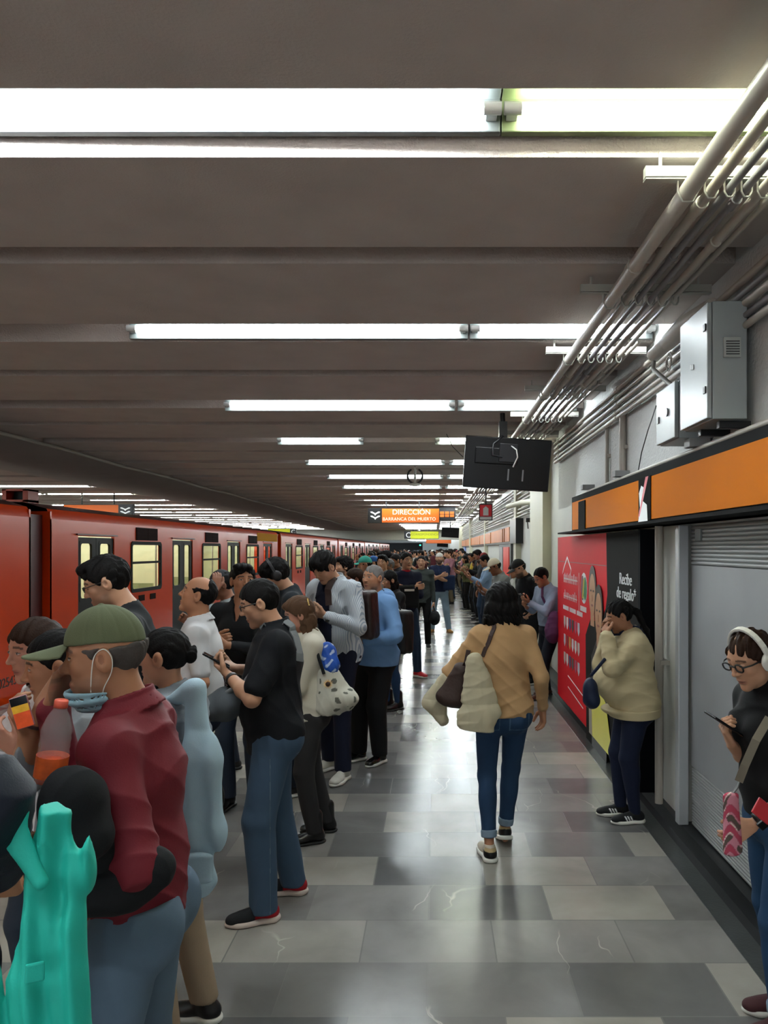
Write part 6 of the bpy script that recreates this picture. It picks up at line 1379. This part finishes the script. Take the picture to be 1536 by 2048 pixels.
# ---- 11 woman walking away in camel sweater
def walking_woman():
    Y = 4.55; p = Person('woman walking away in a camel sweater and blue jeans with black shoulder length hair', Xp(1004, Y), Y, 1.60, 92, fem=True, girth=1.08, head=(0, 2, 0), skin='tan', feet=((-.09, -.06, -8), (.035, .16, 2)), twist=-3)
    p.reach(-1, near(p, -1, 908, 1362, .20), V(-.8, -.7, -.6), d=V(.1, 1, .1), n=V(1, 0, 0), curl=.8); p.reach(1, near(p, 1, 1086, 1416, .02), V(.15, -1, 0), d=V(0, .12, -1), n=V(-1, -.2, 0), curl=.35)
    p.body(.006, .003, .003); p.hair('bob', 'black', .0035, seed=3)
    p.shirt(cloth('camel_knit', '#ad8a62', bump=.35, bscale=500), 2, amp=.010, res=.0048, seed=123, hem=-.055, bust=.6, infl=.010, slv=.012)
    def jp(P):
        c = np.zeros((len(P), 4), f32)
        for s_ in (-1, 1): put(c, (P[:, 1] < -.05)*(np.abs(P[:, 0]-.085*s_) < .058)*(P[:, 2] < .90)*(P[:, 2] > .75)*((np.abs(np.abs(P[:, 0]-.085*s_)-.055) < .003)+(np.abs(P[:, 2]-.895) < .003)+(np.abs(P[:, 2]-.757) < .003)), '#4f6b86', .7)
        return c
    p.trousers(jeans('skinny_jeans', '#213a58'), 'slim', .0048, .007, paint=jp, hemz=.135, cuff=jeans('cuff_denim', '#76899a'))
    def sp(U, i):
        c = np.zeros((len(U), 4), f32); put(c, (U[:, 1] < .01)*(U[:, 2] < .065), '#111111', 1); put(c, (U[:, 1] < -.02)*(U[:, 2] > .065)*(U[:, 2] < .085), '#b09b72', 1); return c
    p.shoes(painted('white_gold_shoe', '#c2b9a8', .4), WHT, .004, 'sneaker', sp, lift=(0, .035), pitch=(0, 18))
    e = held(p, 'handbag', 'dark brown slouchy handbag on the shoulder of the walking woman', 'bag'); m = solidm('brown_suede', '#35231d', .6, noise=.15, bump=.2)
    a = near(p, -1, 925, 1340, -.10); b = near(p, -1, 908, 1395, -.08); lump(e, 'bag_body', m, [('y', a, b, (.055, .04), (.105, .055), V(1, 0, .25)), ('e', b, (.10, .05, .055))], .0045, .006, 9)
    strap_path(p, [(-.13, .16, 1.60), (-.138, .05, 1.68), (-.145, -.06, 1.68), (-.165, -.22, 1.54), (-.21, -.26, 1.40), (-.26, -.22, 1.26)], .026, .005, m, 'strap', e)
    kid(MB().strip([near(p, -1, 937, 1300, -.14), near(p, -1, 932, 1325, -.14), a], (0, -1, 0), .026, .005).build('strap_end', m), e)
    e = held(p, 'puffer_jacket', 'cream quilted jacket draped through the straps of the brown handbag', 'jacket'); mj = cloth('cream_quilt', '#b8af94', rough=.7)
    def quilt(P): return (-.004*np.abs(np.sin(P[:, 2]*34))**.5-.002*np.abs(np.sin(P[:, 0]*40+P[:, 1]*30))**.5).astype(f32)
    lump(e, 'right_panel', mj, [('y', near(p, -1, 949, 1318, -.16), near(p, -1, 953, 1440, -.17), (.040, .03), (.088, .035), V(1, 0, 0)), ('y', near(p, -1, 965, 1345, -.15), near(p, -1, 980, 1430, -.15), (.03, .025), (.06, .025), V(1, 0, 0)), ('y', near(p, -1, 953, 1430, -.17), near(p, -1, 955, 1500, -.17), (.088, .035), (.095, .035), V(1, 0, 0))], .0045, .005, 10, extra=quilt, planes=[(near(p, -1, 955, 1462, -.17), V(-.12, 0, -1))])
    lump(e, 'left_sleeve', mj, [('y', near(p, -1, 893, 1360, -.02), near(p, -1, 868, 1405, .0), (.045, .04), (.060, .045), V(1, 0, 0)), ('y', near(p, -1, 868, 1405, 0), near(p, -1, 886, 1440, 0), (.060, .045), (.03, .03), V(1, 0, 0))], .0045, .006, 12, extra=quilt)
walking_woman()

# ---- 12 woman in cream sweatshirt with hands to her face
def pouch_woman():
    Y = 5.12; p = Person('woman in a cream sweatshirt holding both hands to her face beside the billboard', Xp(1262, Y), Y, 1.475, 184, lean=3, fem=True, girth=1.42, head=(0, 22, 0), skin='tan', neck=8, feet=((-.07, .02, -4), (.10, .08, 4)))
    p.reach(-1, pt(p, 1214, 1270, 4.97), V(-.3, -.2, -1), d=unit(p.H(-.02, .50, .22)-pt(p, 1214, 1270, 4.97)), n=V(.5, -.9, 0), curl=.75); p.reach(1, pt(p, 1214, 1268, 5.12), V(.4, -.1, -1), d=unit(p.H(.04, .50, .2)-pt(p, 1214, 1268, 5.12)), n=V(-.5, -.9, 0), curl=.75)
    p.body(.006, .003, .003, fat=.6, closed=True); p.hair('pony', 'black', .0035)
    p.shirt(cloth('cream_sweat', '#b9ab88'), 2, amp=.006, res=.005, seed=131, bust=1.15, belly=.09, hem=-.09, infl=.016, slv=.022)
    f = Sdf(); f.ecyl(p.pel-p.up*.10, p.pel-p.up*.05, (.205, .165), (.21, .17), V(1, 0, 0)); f.ell(p.pel+p.yf*.05-p.up*.07, (.17, .17, .05)); f.plane(p.pel-p.up*.055, p.up).plane(p.pel-p.up*.115, -p.up); sculpt('waistband', f, .005, _m['cream_sweat'], None, p.so)
    p.trousers(jeans('navy_jeggings', '#141c33'), 'slim', .0055, .007)
    def sp(U, i):
        c = np.zeros((len(U), 4), f32); y = U[:, 1]-U[:, 2]*.5
        for q in (.0, .022, .044): put(c, (np.abs(y-.02-q) < .0065)*(U[:, 2] > .022)*(U[:, 2] < .062)*(np.abs(U[:, 0]) > .018), '#e8e8e8', 1)
        return c
    p.shoes(painted('black_runner', '#131417', .7), WHT, .0042, 'sneaker', sp)
    e = held(p, 'crossbody_pouch', 'navy blue pouch on a thin strap in front of the woman in the cream sweatshirt', 'bag'); m = cloth('navy_nylon', '#16213a', rough=.6)
    lump(e, 'pouch', m, [('e', pt(p, 1180, 1380, 5.0), (.06, .05, .085)), ('e', pt(p, 1184, 1400, 5.0), (.07, .055, .06))], .005, .006, 13)
    kid(MB().tube([pt(p, 1183, 1350, 4.98), pt(p, 1196, 1335, 4.92), pt(p, 1210, 1318, 4.88)], .011, 8).build('strap_front', m), e)
    strap_path(p, [(-.03, .40, 1.38), (-.09, .28, 1.52), (-.11, .08, 1.62), (-.10, -.12, 1.62), (-.02, -.4, 1.42), (.10, -.5, 1.2), (.15, -.4, 1.08)], .020, .004, m, 'strap', e)
pouch_woman()

# ---- 13 woman with white headphones at the frame edge
def camo(P):
    c = np.zeros((len(P), 4), f32); v = np.sin(P[:, 2]*90+3*np.sin(P[:, 0]*60+P[:, 1]*50)); w_ = np.sin(P[:, 0]*80+P[:, 1]*70+2*np.sin(P[:, 2]*40)); put(c, v > .35, '#b2455c', 1); put(c, (v < -.45)*(w_ > 0), '#5b4f48', 1); return put(c, (np.abs(v) < .25)*(w_ > .55), '#e3d8cc', 1)
def edge_woman():
    Y = 2.88; p = Person('woman with white headphones and round glasses in a black top by the shutter', Xp(1546, Y), Y, 1.525, 190, fem=True, girth=1.04, lean=5, head=(-12, 24, 0), skin='light', neck=12, feet=((-.05, .03, -6), (.10, -.10, 10)))
    p.reach(1, pt(p, 1464, 1490, 2.86), V(.2, -.2, -1), d=unit(pt(p, 1442, 1448, 2.84)-pt(p, 1464, 1490, 2.86)), n=V(-.35, -.60, .8), curl=.75, thumb=.8)
    p.reach(-1, pt(p, 1508, 1648, 2.74), V(-.6, -.9, -.2), d=V(.15, .8, -.5), n=V(1, 0, 0), curl=.4)
    p.body(.006, .0024, .0028, hairc='brown', closed=True); p.hair('pony', 'brown', .003); p.headphones(mat('headphone_white', '#d5d2ca', .4), .003, .07); p.glasses(solidm('black_frame', '#141414', .3), .016)
    p.shirt(cloth('black_knit', '#0f0f11'), .45, amp=.007, res=.005, seed=141, bust=.6, infl=.010, neckcut=-.01)
    f = Sdf(); f.cone(p.nb-p.up*.01, p.nb+p.up*.045+p.yf*.012, .062, .056, k=.01); f.disp(folds(9, .004)); sculpt('turtleneck', f, .004, _m['black_knit'], None, p.so)
    p.trousers(jeans('blue_jeans_h', '#22405f'), 'slim', .0055, .009, hemz=.10, cuff=jeans('cuff_denim', '#76899a')); p.shoes(solidm('maroon_suede', '#3c1519', .8), WHT, .005)
    e = phone(p, 1, 'dark phone in the raised hand of the woman with headphones', off=.08, axis=(-.1, .84, .52), nn=(-.1, -.52, .84), sh=(0, .03, .01))
    watch(p, -1, solidm('black_band', '#141414', .5), 'black wristwatch at the jeans pocket by the frame edge')
    e = held(p, 'phone_pouch', 'slim pink and black patterned pouch hanging at the hip of the woman with headphones', 'bag')
    a = pt(p, 1461, 1592, 2.72); b = pt(p, 1466, 1702, 2.72); pc = lump(e, 'pouch', cloth('pink_pattern', '#c98494'), [('y', a, b, (.030, .014), (.036, .018), V(0, 1, .0))], .003, .002, 15, paint=camo)
    kid(MB().tube([pt(p, 1478, 1560, 2.72), pt(p, 1474, 1575, 2.72), a], .005, 8).build('snap_hook', mat('steel', '#8a8d8f', .35, metal=.6)), e)
    cloth('tan_strap', '#7a7365')
    vw = tuple(unit(p.L((0, 0, 1.5))-p.sh[-1])); kid(MB().strip([pt(p, 1538, 1436, 2.66), pt(p, 1512, 1480, 2.64), pt(p, 1490, 1530, 2.66), pt(p, 1478, 1562, 2.70)], vw, .028, .004).build('strap_end', _m['tan_strap']), e)
    e = held(p, 'red_phone', 'red cased phone tucked at the wrist in the jeans pocket', 'phone'); M = frame(pt(p, 1527, 1622, 2.66), (.0, .5, .4), (-1, 0, .2)); kid(mbox(M, -.03, .03, -.004, .004, -.04, .04).build('case', mat('case_red', '#c0202c', .4), bevel=.003), e)
edge_woman()

# ---- 14 person cut by the lower corner, turquoise garment
def corner_person():
    Y = 1.52; p = Person('person in a navy jacket with a pale grey sleeve panel, cut by the lower corner', Xp(-215, Y), Y, 1.66, 200, girth=1.1, head=(0, 0, 0))
    p.reach(-1, pt(p, -10, 1740, 1.42), V(-.55, -.9, -.1)); p.reach(1, p.sh[1]+V(.04, .1, -.48), V(.2, -1, 0))
    def pp(P):
        c = np.zeros((len(P), 4), f32); q = P-np.asarray(pt(p, 8, 1545, 1.38), f32); r = np.sqrt((q[:, 0]/.12)**2+(q[:, 1]/.055)**2+(q[:, 2]/.052)**2); return put(c, r < 1, '#b9bab8', 1)
    p.body(.010, .006, .006); p.hair('short', 'black', .008); p.shirt(cloth('navy_jacket', '#141a28', rough=.6), 2, amp=.014, res=.0055, seed=151, infl=.03, slv=.034, hem=-.10, paint=pp, fsc=.8); p.trousers(jeans('dark_trousers_k', '#11141c'), 'loose', .010); p.shoes(BLK, BLK, .010)
    m = cloth('turquoise_cloth', '#1fae9c', rough=.6); e = held(p, 'turquoise_jacket', 'turquoise jacket with loose sleeves hanging in the lower corner', 'jacket'); W_ = lambda x, y, Yy: pt(p, x, y, Yy)
    X = p.Rw.T@V(1, .15, 0)
    def dr(P): return (-.009*np.sin((P@X.astype(f32))*85+2.2*np.sin(P[:, 2]*7))-.004*np.sin((P@X.astype(f32))*190+3*np.sin(P[:, 2]*5+1))).astype(f32)
    lump(e, 'hanging_front', m, [('y', W_(110, 1580, 1.30), W_(112, 1745, 1.30), (.030, .024), (.042, .024), X), ('y', W_(112, 1745, 1.30), W_(88, 2080, 1.28), (.042, .024), (.078, .026), X), ('y', W_(40, 1960, 1.28), W_(35, 2200, 1.28), (.06, .02), (.07, .02), X), ('y', W_(128, 1850, 1.29), W_(135, 2100, 1.29), (.02, .018), (.022, .018), X)], .0038, .007, 17, .9, extra=dr, planes=[(W_(110, 1616, 1.30), V(0, 0, 1)+X*.25)])
    lump(e, 'sleeve', m, [('y', W_(-60, 1560, 1.36), W_(8, 1630, 1.27), (.030, .012), (.034, .012), X), ('y', W_(8, 1630, 1.27), W_(80, 1765, 1.26), (.034, .012), (.012, .010), X)], .0038, .006, 18)
    kid(mbox(frame(W_(70, 1945, 1.235), (.0, 0, 1), W_(70, 1945, 1.0)-W_(70, 1945, 1.235)), -.014, .014, -.003, .003, -.016, .016).build('tab', m, bevel=.003), e)
corner_person()
# ================================================================ PEOPLE FARTHER DOWN THE PLATFORM
def simple(label, px, Y, h, face, top, bottom, hair='short', hc='black', skin='tan', arms='front', sleeve=.9, fit='straight', head=(0, 10, 0), fem=False, girth=1.0, cap=None, shoe=None, res=.009, seed=1, lean=0, beard=0, feet=None, hem=-.06, bust=0, sole=None, closed=False, shoe_style='sneaker', X=None, **kw):
    p = Person(label, Xp(px, Y) if X is None else X, Y, h, face, lean=lean, head=head, fem=fem, girth=girth, skin=skin, feet=feet, **kw); K = p.k
    if arms == 'front':
        p.reach(-1, p.pel+V(-.08, .30, .24)*K, V(-.7, -.5, -.6), d=V(.4, .7, .4), n=V(.3, -.4, .9), curl=.6); p.reach(1, p.pel+V(.08, .30, .24)*K, V(.7, -.5, -.6), d=V(-.4, .7, .4), n=V(-.3, -.4, .9), curl=.6)
    elif arms == 'crossed':
        p.reach(-1, p.chest+V(.06, .21, -.10)*K, V(-1, -.1, -.8), d=V(1, .1, .2), n=V(0, -1, 0), curl=.4); p.reach(1, p.chest+V(-.06, .23, -.07)*K, V(1, -.1, -.8), d=V(-1, .1, .2), n=V(0, -1, 0), curl=.4)
    elif arms == 'hip': p.reach(-1, p.pel+V(-.17, .05, .02)*K, V(-1, -.6, -.2), curl=.5, d=V(.4, .6, -.6)); p.hang(1)
    elif arms == 'phone': p.reach(-1, p.pel+V(-.02, .34, .30)*K, V(-.6, -.4, -.8), d=V(.1, .8, .5), n=V(.1, -.5, .8), curl=.6); p.reach(1, p.pel+V(.12, .28, .22)*K, V(.7, -.5, -.6), d=V(-.4, .7, .4), n=V(-.3, -.4, .9), curl=.6)
    else: p.hang(-1); p.hang(1)
    p.body(res*1.15, res*.5, res*.6, beard=beard, hairc=hc, closed=closed); p.hair(hair if not cap else 'under_cap', hc, res*.6, seed=seed)
    if cap: p.cap_hat(cap[0], res=res*.6, backwards=cap[1])
    p.shirt(top, sleeve, amp=.009, res=res*.85, seed=seed+200, hem=hem, bust=bust, collar=kw.get('collar'), infl=.014); p.trousers(bottom, fit, res, .008); p.shoes(shoe or BLK, sole or WHT, res*.85, shoe_style)
    return p
def midcrowd():
    c = cloth
    # by the wall
    p = simple('man in a pale blue shirt with a plum shoulder bag, leaning by the billboard', 1098, 9.35, 1.60, 206, c('pale_blue_shirt', '#8b98ad'), c('navy_chino', '#12151f'), arms='phone', sleeve=2, head=(0, 26, 0), girth=1.12, lean=6, res=.0075, seed=3, shoe=solidm('brown_shoe', '#4a2a1c', .35), sole=BLK, hem=0, feet=((-.10, .22, -6), (.12, -.02, 10)))
    phone(p, -1, 'phone of the man in the pale blue shirt'); e = held(p, 'shoulder_bag', 'plum coloured cloth bag of the man in the pale blue shirt', 'bag'); m = c('plum_cloth', '#5a3052')
    lump(e, 'bag_body', m, [('e', pt(p, 1106, 1262, 9.1), (.10, .10, .15)), ('e', pt(p, 1109, 1238, 9.1), (.08, .08, .10))], .008, .008, 5)
    strap_path(p, [(.10, .30, 1.5), (.05, .05, 1.66), (-.06, .25, 1.5), (-.14, .3, 1.3), (-.2, .1, 1.1)], .03, .006, m, 'strap', e)
    p.glasses(solidm('thin_frame', '#1d1a19', .3), .012, 'rect')
    p = simple('bearded man in a black cap and black polo shirt with a hand at his hip', 1058, 10.3, 1.70, 200, c('black_polo_b', '#101114'), c('black_jeans_b', '#14161b'), arms='hip', sleeve=.9, head=(0, 30, 0), girth=1.3, lean=8, cap=(solidm('black_cap', '#111114', .8), False), skin='light', beard=.8, seed=5, neck=10)
    simple('man in a cream cap and grey t-shirt looking at his phone', 1005, 11.2, 1.69, 196, c('light_grey_tee_b', '#7d8183'), c('dark_jeans_m', '#1c2330'), arms='phone', head=(0, 26, 0), cap=(solidm('cream_cap', '#c9bfae', .8), False), lean=6, seed=6, skin='brown', neck=10)
    p = simple('woman in a white top and dark waistcoat between the two capped men', 1034, 12.3, 1.58, 200, c('white_top_b', '#b9b9b4'), c('dark_skirt_trousers', '#1c1c22'), arms='phone', sleeve=2, head=(0, 20, 0), fem=True, hair='long', seed=8)
    simple('young man in a sky blue shirt and headset beside the cream cap', 974, 15.2, 1.70, 190, c('sky_shirt', '#7f97b3'), c('navy_jeans_n', '#1a2434'), arms='phone', sleeve=2, head=(0, 18, 0), seed=9, res=.011)
    simple('person in a mustard yellow vest over black, standing at the wall', 948, 21, 1.70, 190, c('mustard_vest', '#b39a2c'), c('black_trousers_p', '#16171a'), arms='front', sleeve=.3, seed=10, res=.013, hair='short')
    simple('woman in an olive top standing next to the mustard vest', 932, 22.5, 1.62, 195, c('olive_top', '#55583a'), c('black_trousers_q', '#121316'), arms='phone', sleeve=1.5, seed=11, res=.013, fem=True, hair='long')
    # corridor side
    p = simple('bearded man in a navy t-shirt, light jeans and tan boots with crossed arms', 879, 16.6, 1.71, 262, c('navy_tee', '#18223f'), jeans('light_jeans', '#7f96a6'), arms='crossed', head=(0, -6, 0), girth=1.15, beard=.85, skin='light', cap=(solidm('white_cap', '#c4beb6', .8), True), shoe=solidm('tan_boot', '#a5763a', .7), sole=solidm('tan_sole', '#8a5f2c', .7), seed=12, feet=((-.20, .02, -30), (.16, .04, 20)), shoe_style='boot')
    e = held(p, 'messenger_bag', 'blue messenger bag with a pale stripe worn by the man in tan boots', 'bag'); lump(e, 'bag_body', c('messenger_blue', '#1d2c4a'), [('b', p.pel+V(-.22, .10, .14), (.13, .07, .16), .04)], .012, .006); strap_path(p, [(.10, .3, 1.6), (.0, .35, 1.4), (-.12, .35, 1.2)], .04, .008, _m['messenger_blue'], 'strap', e)
    p = simple('young person with tied back dark hair in a grey green jacket holding a bag', 843, 14.0, 1.68, 266, c('grey_green_jacket', '#3c4240'), c('black_track_pants', '#0f1012'), arms='hang', sleeve=2, hair='under_cap' if 0 else 'bun', head=(0, 0, 0), skin='light', seed=13, hem=-.1, feet=((-.12, 0, -8), (.12, .02, 8)))
    e = held(p, 'duffel_bag', 'black duffel bag hanging from the hand of the person in grey green', 'bag'); w_ = p.arm[-1][1]; lump(e, 'bag_body', M_black, [('e', w_+V(-.02, .03, -.28), (.10, .20, .13))], .012, .008); kid(MB().tube([w_+V(-.02, .12, -.18), w_+V(0, .05, -.07), w_+V(-.02, -.06, -.18)], .012, 6).build('handle', M_black), e)
    p = simple('man in a navy jacket with red collar, crossed arms and bright red shoes', 812, 10.8, 1.755, 288, c('navy_bomber', '#171b33'), jeans('mid_jeans', '#26384f'), arms='crossed', sleeve=2, head=(-8, -2, 0), skin='light', seed=14, shoe=solidm('red_shoe', '#c01f2c', .6), feet=((-.16, .05, -25), (.20, .03, 25)), hem=-.05, res=.008)
    f = Sdf(); f.cone(p.nb+V(0, -.03, .0), p.nb+V(0, .02, .02), .075, .07, k=.01); f.plane(p.nb+p.up*.03, p.up); kid(sculpt('collar', f, .008, solidm('red_collar', '#b01828', .7)), p.e)
    e = held(p, 'chest_bag', 'black bag with white print held against the navy jacket', 'bag'); lump(e, 'bag_body', M_black, [('b', p.pel+V(.02, .20, .18), (.15, .06, .16), .04)], .010, .005); kid(mbox(frame(p.pel+V(.02, .262, .27), (0, 0, 1), (0, 1, 0)), -.07, .07, 0, .006, -.015, .015).build('white_print', WHT), e)
    p = simple('woman with black hair in a black coat, blue jeans and black ankle boots', 784, 8.7, 1.565, 214, c('black_coat', '#121214'), jeans('blue_jeans_w', '#223d5e'), arms='front', sleeve=2, hair='long', head=(0, 12, 0), skin='light', fem=True, seed=15, hem=-.18, res=.008, shoe=solidm('black_leather', '#0f0f10', .3), sole=BLK, fit='slim', shoe_style='boot')
    # heads over the shoulders of the nearer ones
    p = simple('bearded man with curly black hair in a black waistcoat and striped sleeves', 690, 9.0, 1.71, 205, painted('striped_shirt_b', '#a9b3bb', .8, stripes=(14, '#3a4658', 'X')), c('dark_trousers_r', '#1a1c22'), arms='front', sleeve=.9, hair='curly', head=(0, -2, 0), beard=.9, skin='light', seed=16)
    simple('person in a turquoise cap looking towards the train', 734, 10.6, 1.70, 195, c('dark_grey_top', '#3a3c40'), c('dark_trousers_s', '#17191e'), cap=(solidm('turquoise_cap', '#3fb5a4', .8), False), seed=17, skin='light', head=(0, 5, 0))
    simple('person in a bright blue cap between the turquoise cap and the grey hair', 752, 12.2, 1.69, 190, c('brown_top', '#4a382c'), c('dark_trousers_t', '#17191e'), cap=(solidm('blue_cap', '#2a62a8', .8), False), seed=18)
    simple('dark haired man in a pale shirt, face towards the viewer, behind the blue hoodie', 766, 11.8, 1.71, 240, c('pale_shirt_u', '#9c9c98'), c('dark_trousers_u', '#17191e'), seed=19, skin='light', head=(-10, 0, 0), hair='quiff')
    simple('woman with reddish brown hair behind the striped shirt man', 716, 8.2, 1.60, 200, c('rust_top', '#5a3a30'), c('dark_trousers_v', '#17191e'), hair='long', hc='brown', fem=True, seed=20, skin='brown')
    simple('grey haired older man in a beige jacket behind the blue hoodie', 781, 12.9, 1.64, 215, c('beige_jacket', '#8a7c68'), c('dark_trousers_w', '#17191e'), sleeve=2, hair='short', hc='silver', seed=21)
midcrowd()

def far_crowd():
    rg = random.Random(11)
    tops = {k: cloth('far_top_'+k, v) for k, v in dict(black='#141518', charcoal='#2a2c30', navy='#1a2236', grey='#6f7274', white='#b8b8b4', brown='#46342a', red='#7c2226', blue='#3c5878', green='#3a4a3c', beige='#8f826c', pink='#a0707c', maroon='#4a1c22').items()}
    bots = {k: cloth('far_bottom_'+k, v) for k, v in dict(black='#131417', denim='#28384c', grey='#3a3b3e', khaki='#6a5f4c').items()}
    caps = {k: solidm('far_cap_'+k, v, .8) for k, v in dict(white='#c4c0b8', red='#8c2a2c', navy='#1c2438').items()}
    protos = []
    specs = [('short', False, 'front', 1.72, .9, None), ('long', True, 'front', 1.60, 2, None), ('quiff', False, 'crossed', 1.76, 2, None), ('bun', True, 'phone', 1.58, .9, None), ('short', False, 'hang', 1.68, 2, 1), ('curly', False, 'phone', 1.74, 2, None), ('wavy', True, 'hang', 1.62, 2, None), ('bald', False, 'front', 1.66, .9, None)]
    def proto(i, detail):
        hair, fem, arms, h, sl, cp = specs[i]; r = .013 if detail else .019
        p = Person('x', 0, 0, h, 90, fem=fem, girth=[1.05, 1.0, 1.1, 1.08, 1.15, .98, 1.05, 1.2][i], head=((i % 3-1)*14, [10, 4, -2, 22, 0, 18, 6, 8][i], 0), skin=['tan', 'warm', 'light', 'brown', 'tan', 'warm', 'brown', 'tan'][i]); K = p.k
        if arms == 'front' or arms == 'phone': p.reach(-1, p.pel+V(-.05, .32, .26)*K, V(-.7, -.5, -.6), d=V(.3, .7, .4), n=V(.3, -.4, .9), curl=.6); p.reach(1, p.pel+V(.08, .28, .2)*K, V(.7, -.5, -.6), d=V(-.4, .7, .4), n=V(-.3, -.4, .9), curl=.6)
        elif arms == 'crossed': p.reach(-1, p.chest+V(.06, .21, -.10)*K, V(-1, -.1, -.8), d=V(1, .1, .2), n=V(0, -1, 0)); p.reach(1, p.chest+V(-.06, .23, -.07)*K, V(1, -.1, -.8), d=V(-1, .1, .2), n=V(0, -1, 0))
        p.body(r, r*.62, None if not detail else r*.6); p.hair(hair, 'black', r*.7, seed=i)
        if cp: p.cap_hat(caps['white'], res=r*.7)
        p.shirt(tops['black'], sl, res=r*.9, amp=.008, seed=300+i, hem=-.08, bust=.6 if fem else 0); p.trousers(bots['black'], 'straight', r, .006); p.shoes(BLK, BLK, r)
        return p
    P1 = [proto(i, True) for i in range(8)]; P2 = [proto(i, False) for i in range(8)]
    HN = {'black': 'black', 'dark': 'dark', 'brown': 'brown', 'grey': 'grey'}
    def copy_person(src, x, y, face, sc, top, bot, hc, cap, label, group):
        e = src.e.copy(); C.objects.link(e); e.location = (x, y, 0); e.rotation_euler = (0, 0, math.radians(face-90)); e.scale = (sc, sc, sc); e['label'] = label; e['group'] = group
        for ch in list(src.e.children):
            q = ch.copy(); C.objects.link(q); q.parent = e; st = ch.name.split('.')[0]
            m = {'shirt': tops[top], 'trousers': bots[bot], 'hair': hair_mat(hc), 'cap': caps.get(cap)}.get(st)
            if m: q.material_slots[0].link = 'OBJECT'; q.material_slots[0].material = m
            for g in list(ch.children):
                d = g.copy(); C.objects.link(d); d.parent = q
                if st == 'cap' and m: d.material_slots[0].link = 'OBJECT'; d.material_slots[0].material = m
        return e
    spots = [(o.location.x, o.location.y, 0, None) for o in C.objects if o.name.startswith('person') and o.parent is None and o.location.y > 7]; n0 = len(spots)
    def add(x, y, face, grp):
        for (a, b, *_ ) in spots:
            if (a-x)**2+(b-y)**2 < .45**2: return False
        spots.append((x, y, face, grp)); return True
    # crowd beside the train, seen between x = 700 and 870 px
    n = 0; tries = 0
    while n < 118 and tries < 6000:
        tries += 1; y = 12.5+80*rg.random()**1.25; px = rg.uniform(738 if y < 22 else (716 if y < 40 else 748), 858 if y < 34 else 905); x = Xp(px, y)
        if x < -4.6 or (y < 24 and px > 800) or (y < 34 and px > 852): continue
        if add(x, y, rg.gauss(192, 22), 'train'): n += 1
    k = 0; y = 17.5
    while y < 62:
        x = 1.20-(.1*rg.random()); add(x-.0, y, rg.gauss(185, 14), 'wall'); y += rg.uniform(.55, 1.0)+y*.004
        if y > 24: add(x-rg.uniform(.5, .8), y+.3, rg.gauss(190, 20), 'wall')
    words = dict(train='near the train', wall='along the wall')
    for q, (x, y, face, grp) in enumerate(sorted(spots[n0:], key=lambda s: s[1])):
        i = rg.randrange(8) if q > 7 else q; src = (P1 if y < 26 else P2)[i]; top = rg.choice(['black']*5+['charcoal']*3+['navy']*3+['grey']*2+['white']*2+['brown', 'red', 'blue', 'green', 'beige', 'pink', 'maroon']); bot = rg.choice(['black', 'black', 'denim', 'denim', 'grey', 'khaki']); hc = rg.choice(['black']*5+['dark']*3+['brown']*2+['grey']); cap = rg.choice(['white', 'red', 'navy'])
        dist = 'nearer' if y < 26 else ('distant' if y < 48 else 'very distant'); hs = {'short': 'short', 'long': 'long', 'quiff': 'thick', 'bun': 'tied up', 'curly': 'curly', 'wavy': 'wavy', 'bald': 'thinning'}[specs[i][0]]
        hd = ('in a %s cap' % cap) if specs[i][5] else 'with %s %s hair' % (hs, hc if hc != 'dark' else 'dark')
        copy_person(src, x, y, face, rg.uniform(.95, 1.04), top, bot, hc, cap, '%s person %s, %s top, %s trousers %s' % (dist, hd, top, bot, words[grp]), 'crowd '+words[grp])
    for p in P1+P2:
        for ch in list(p.e.children):
            for g in list(ch.children): bpy.data.objects.remove(g)
            bpy.data.objects.remove(ch)
        bpy.data.objects.remove(p.e)
    return len(spots)-n0
print('FAR', far_crowd())
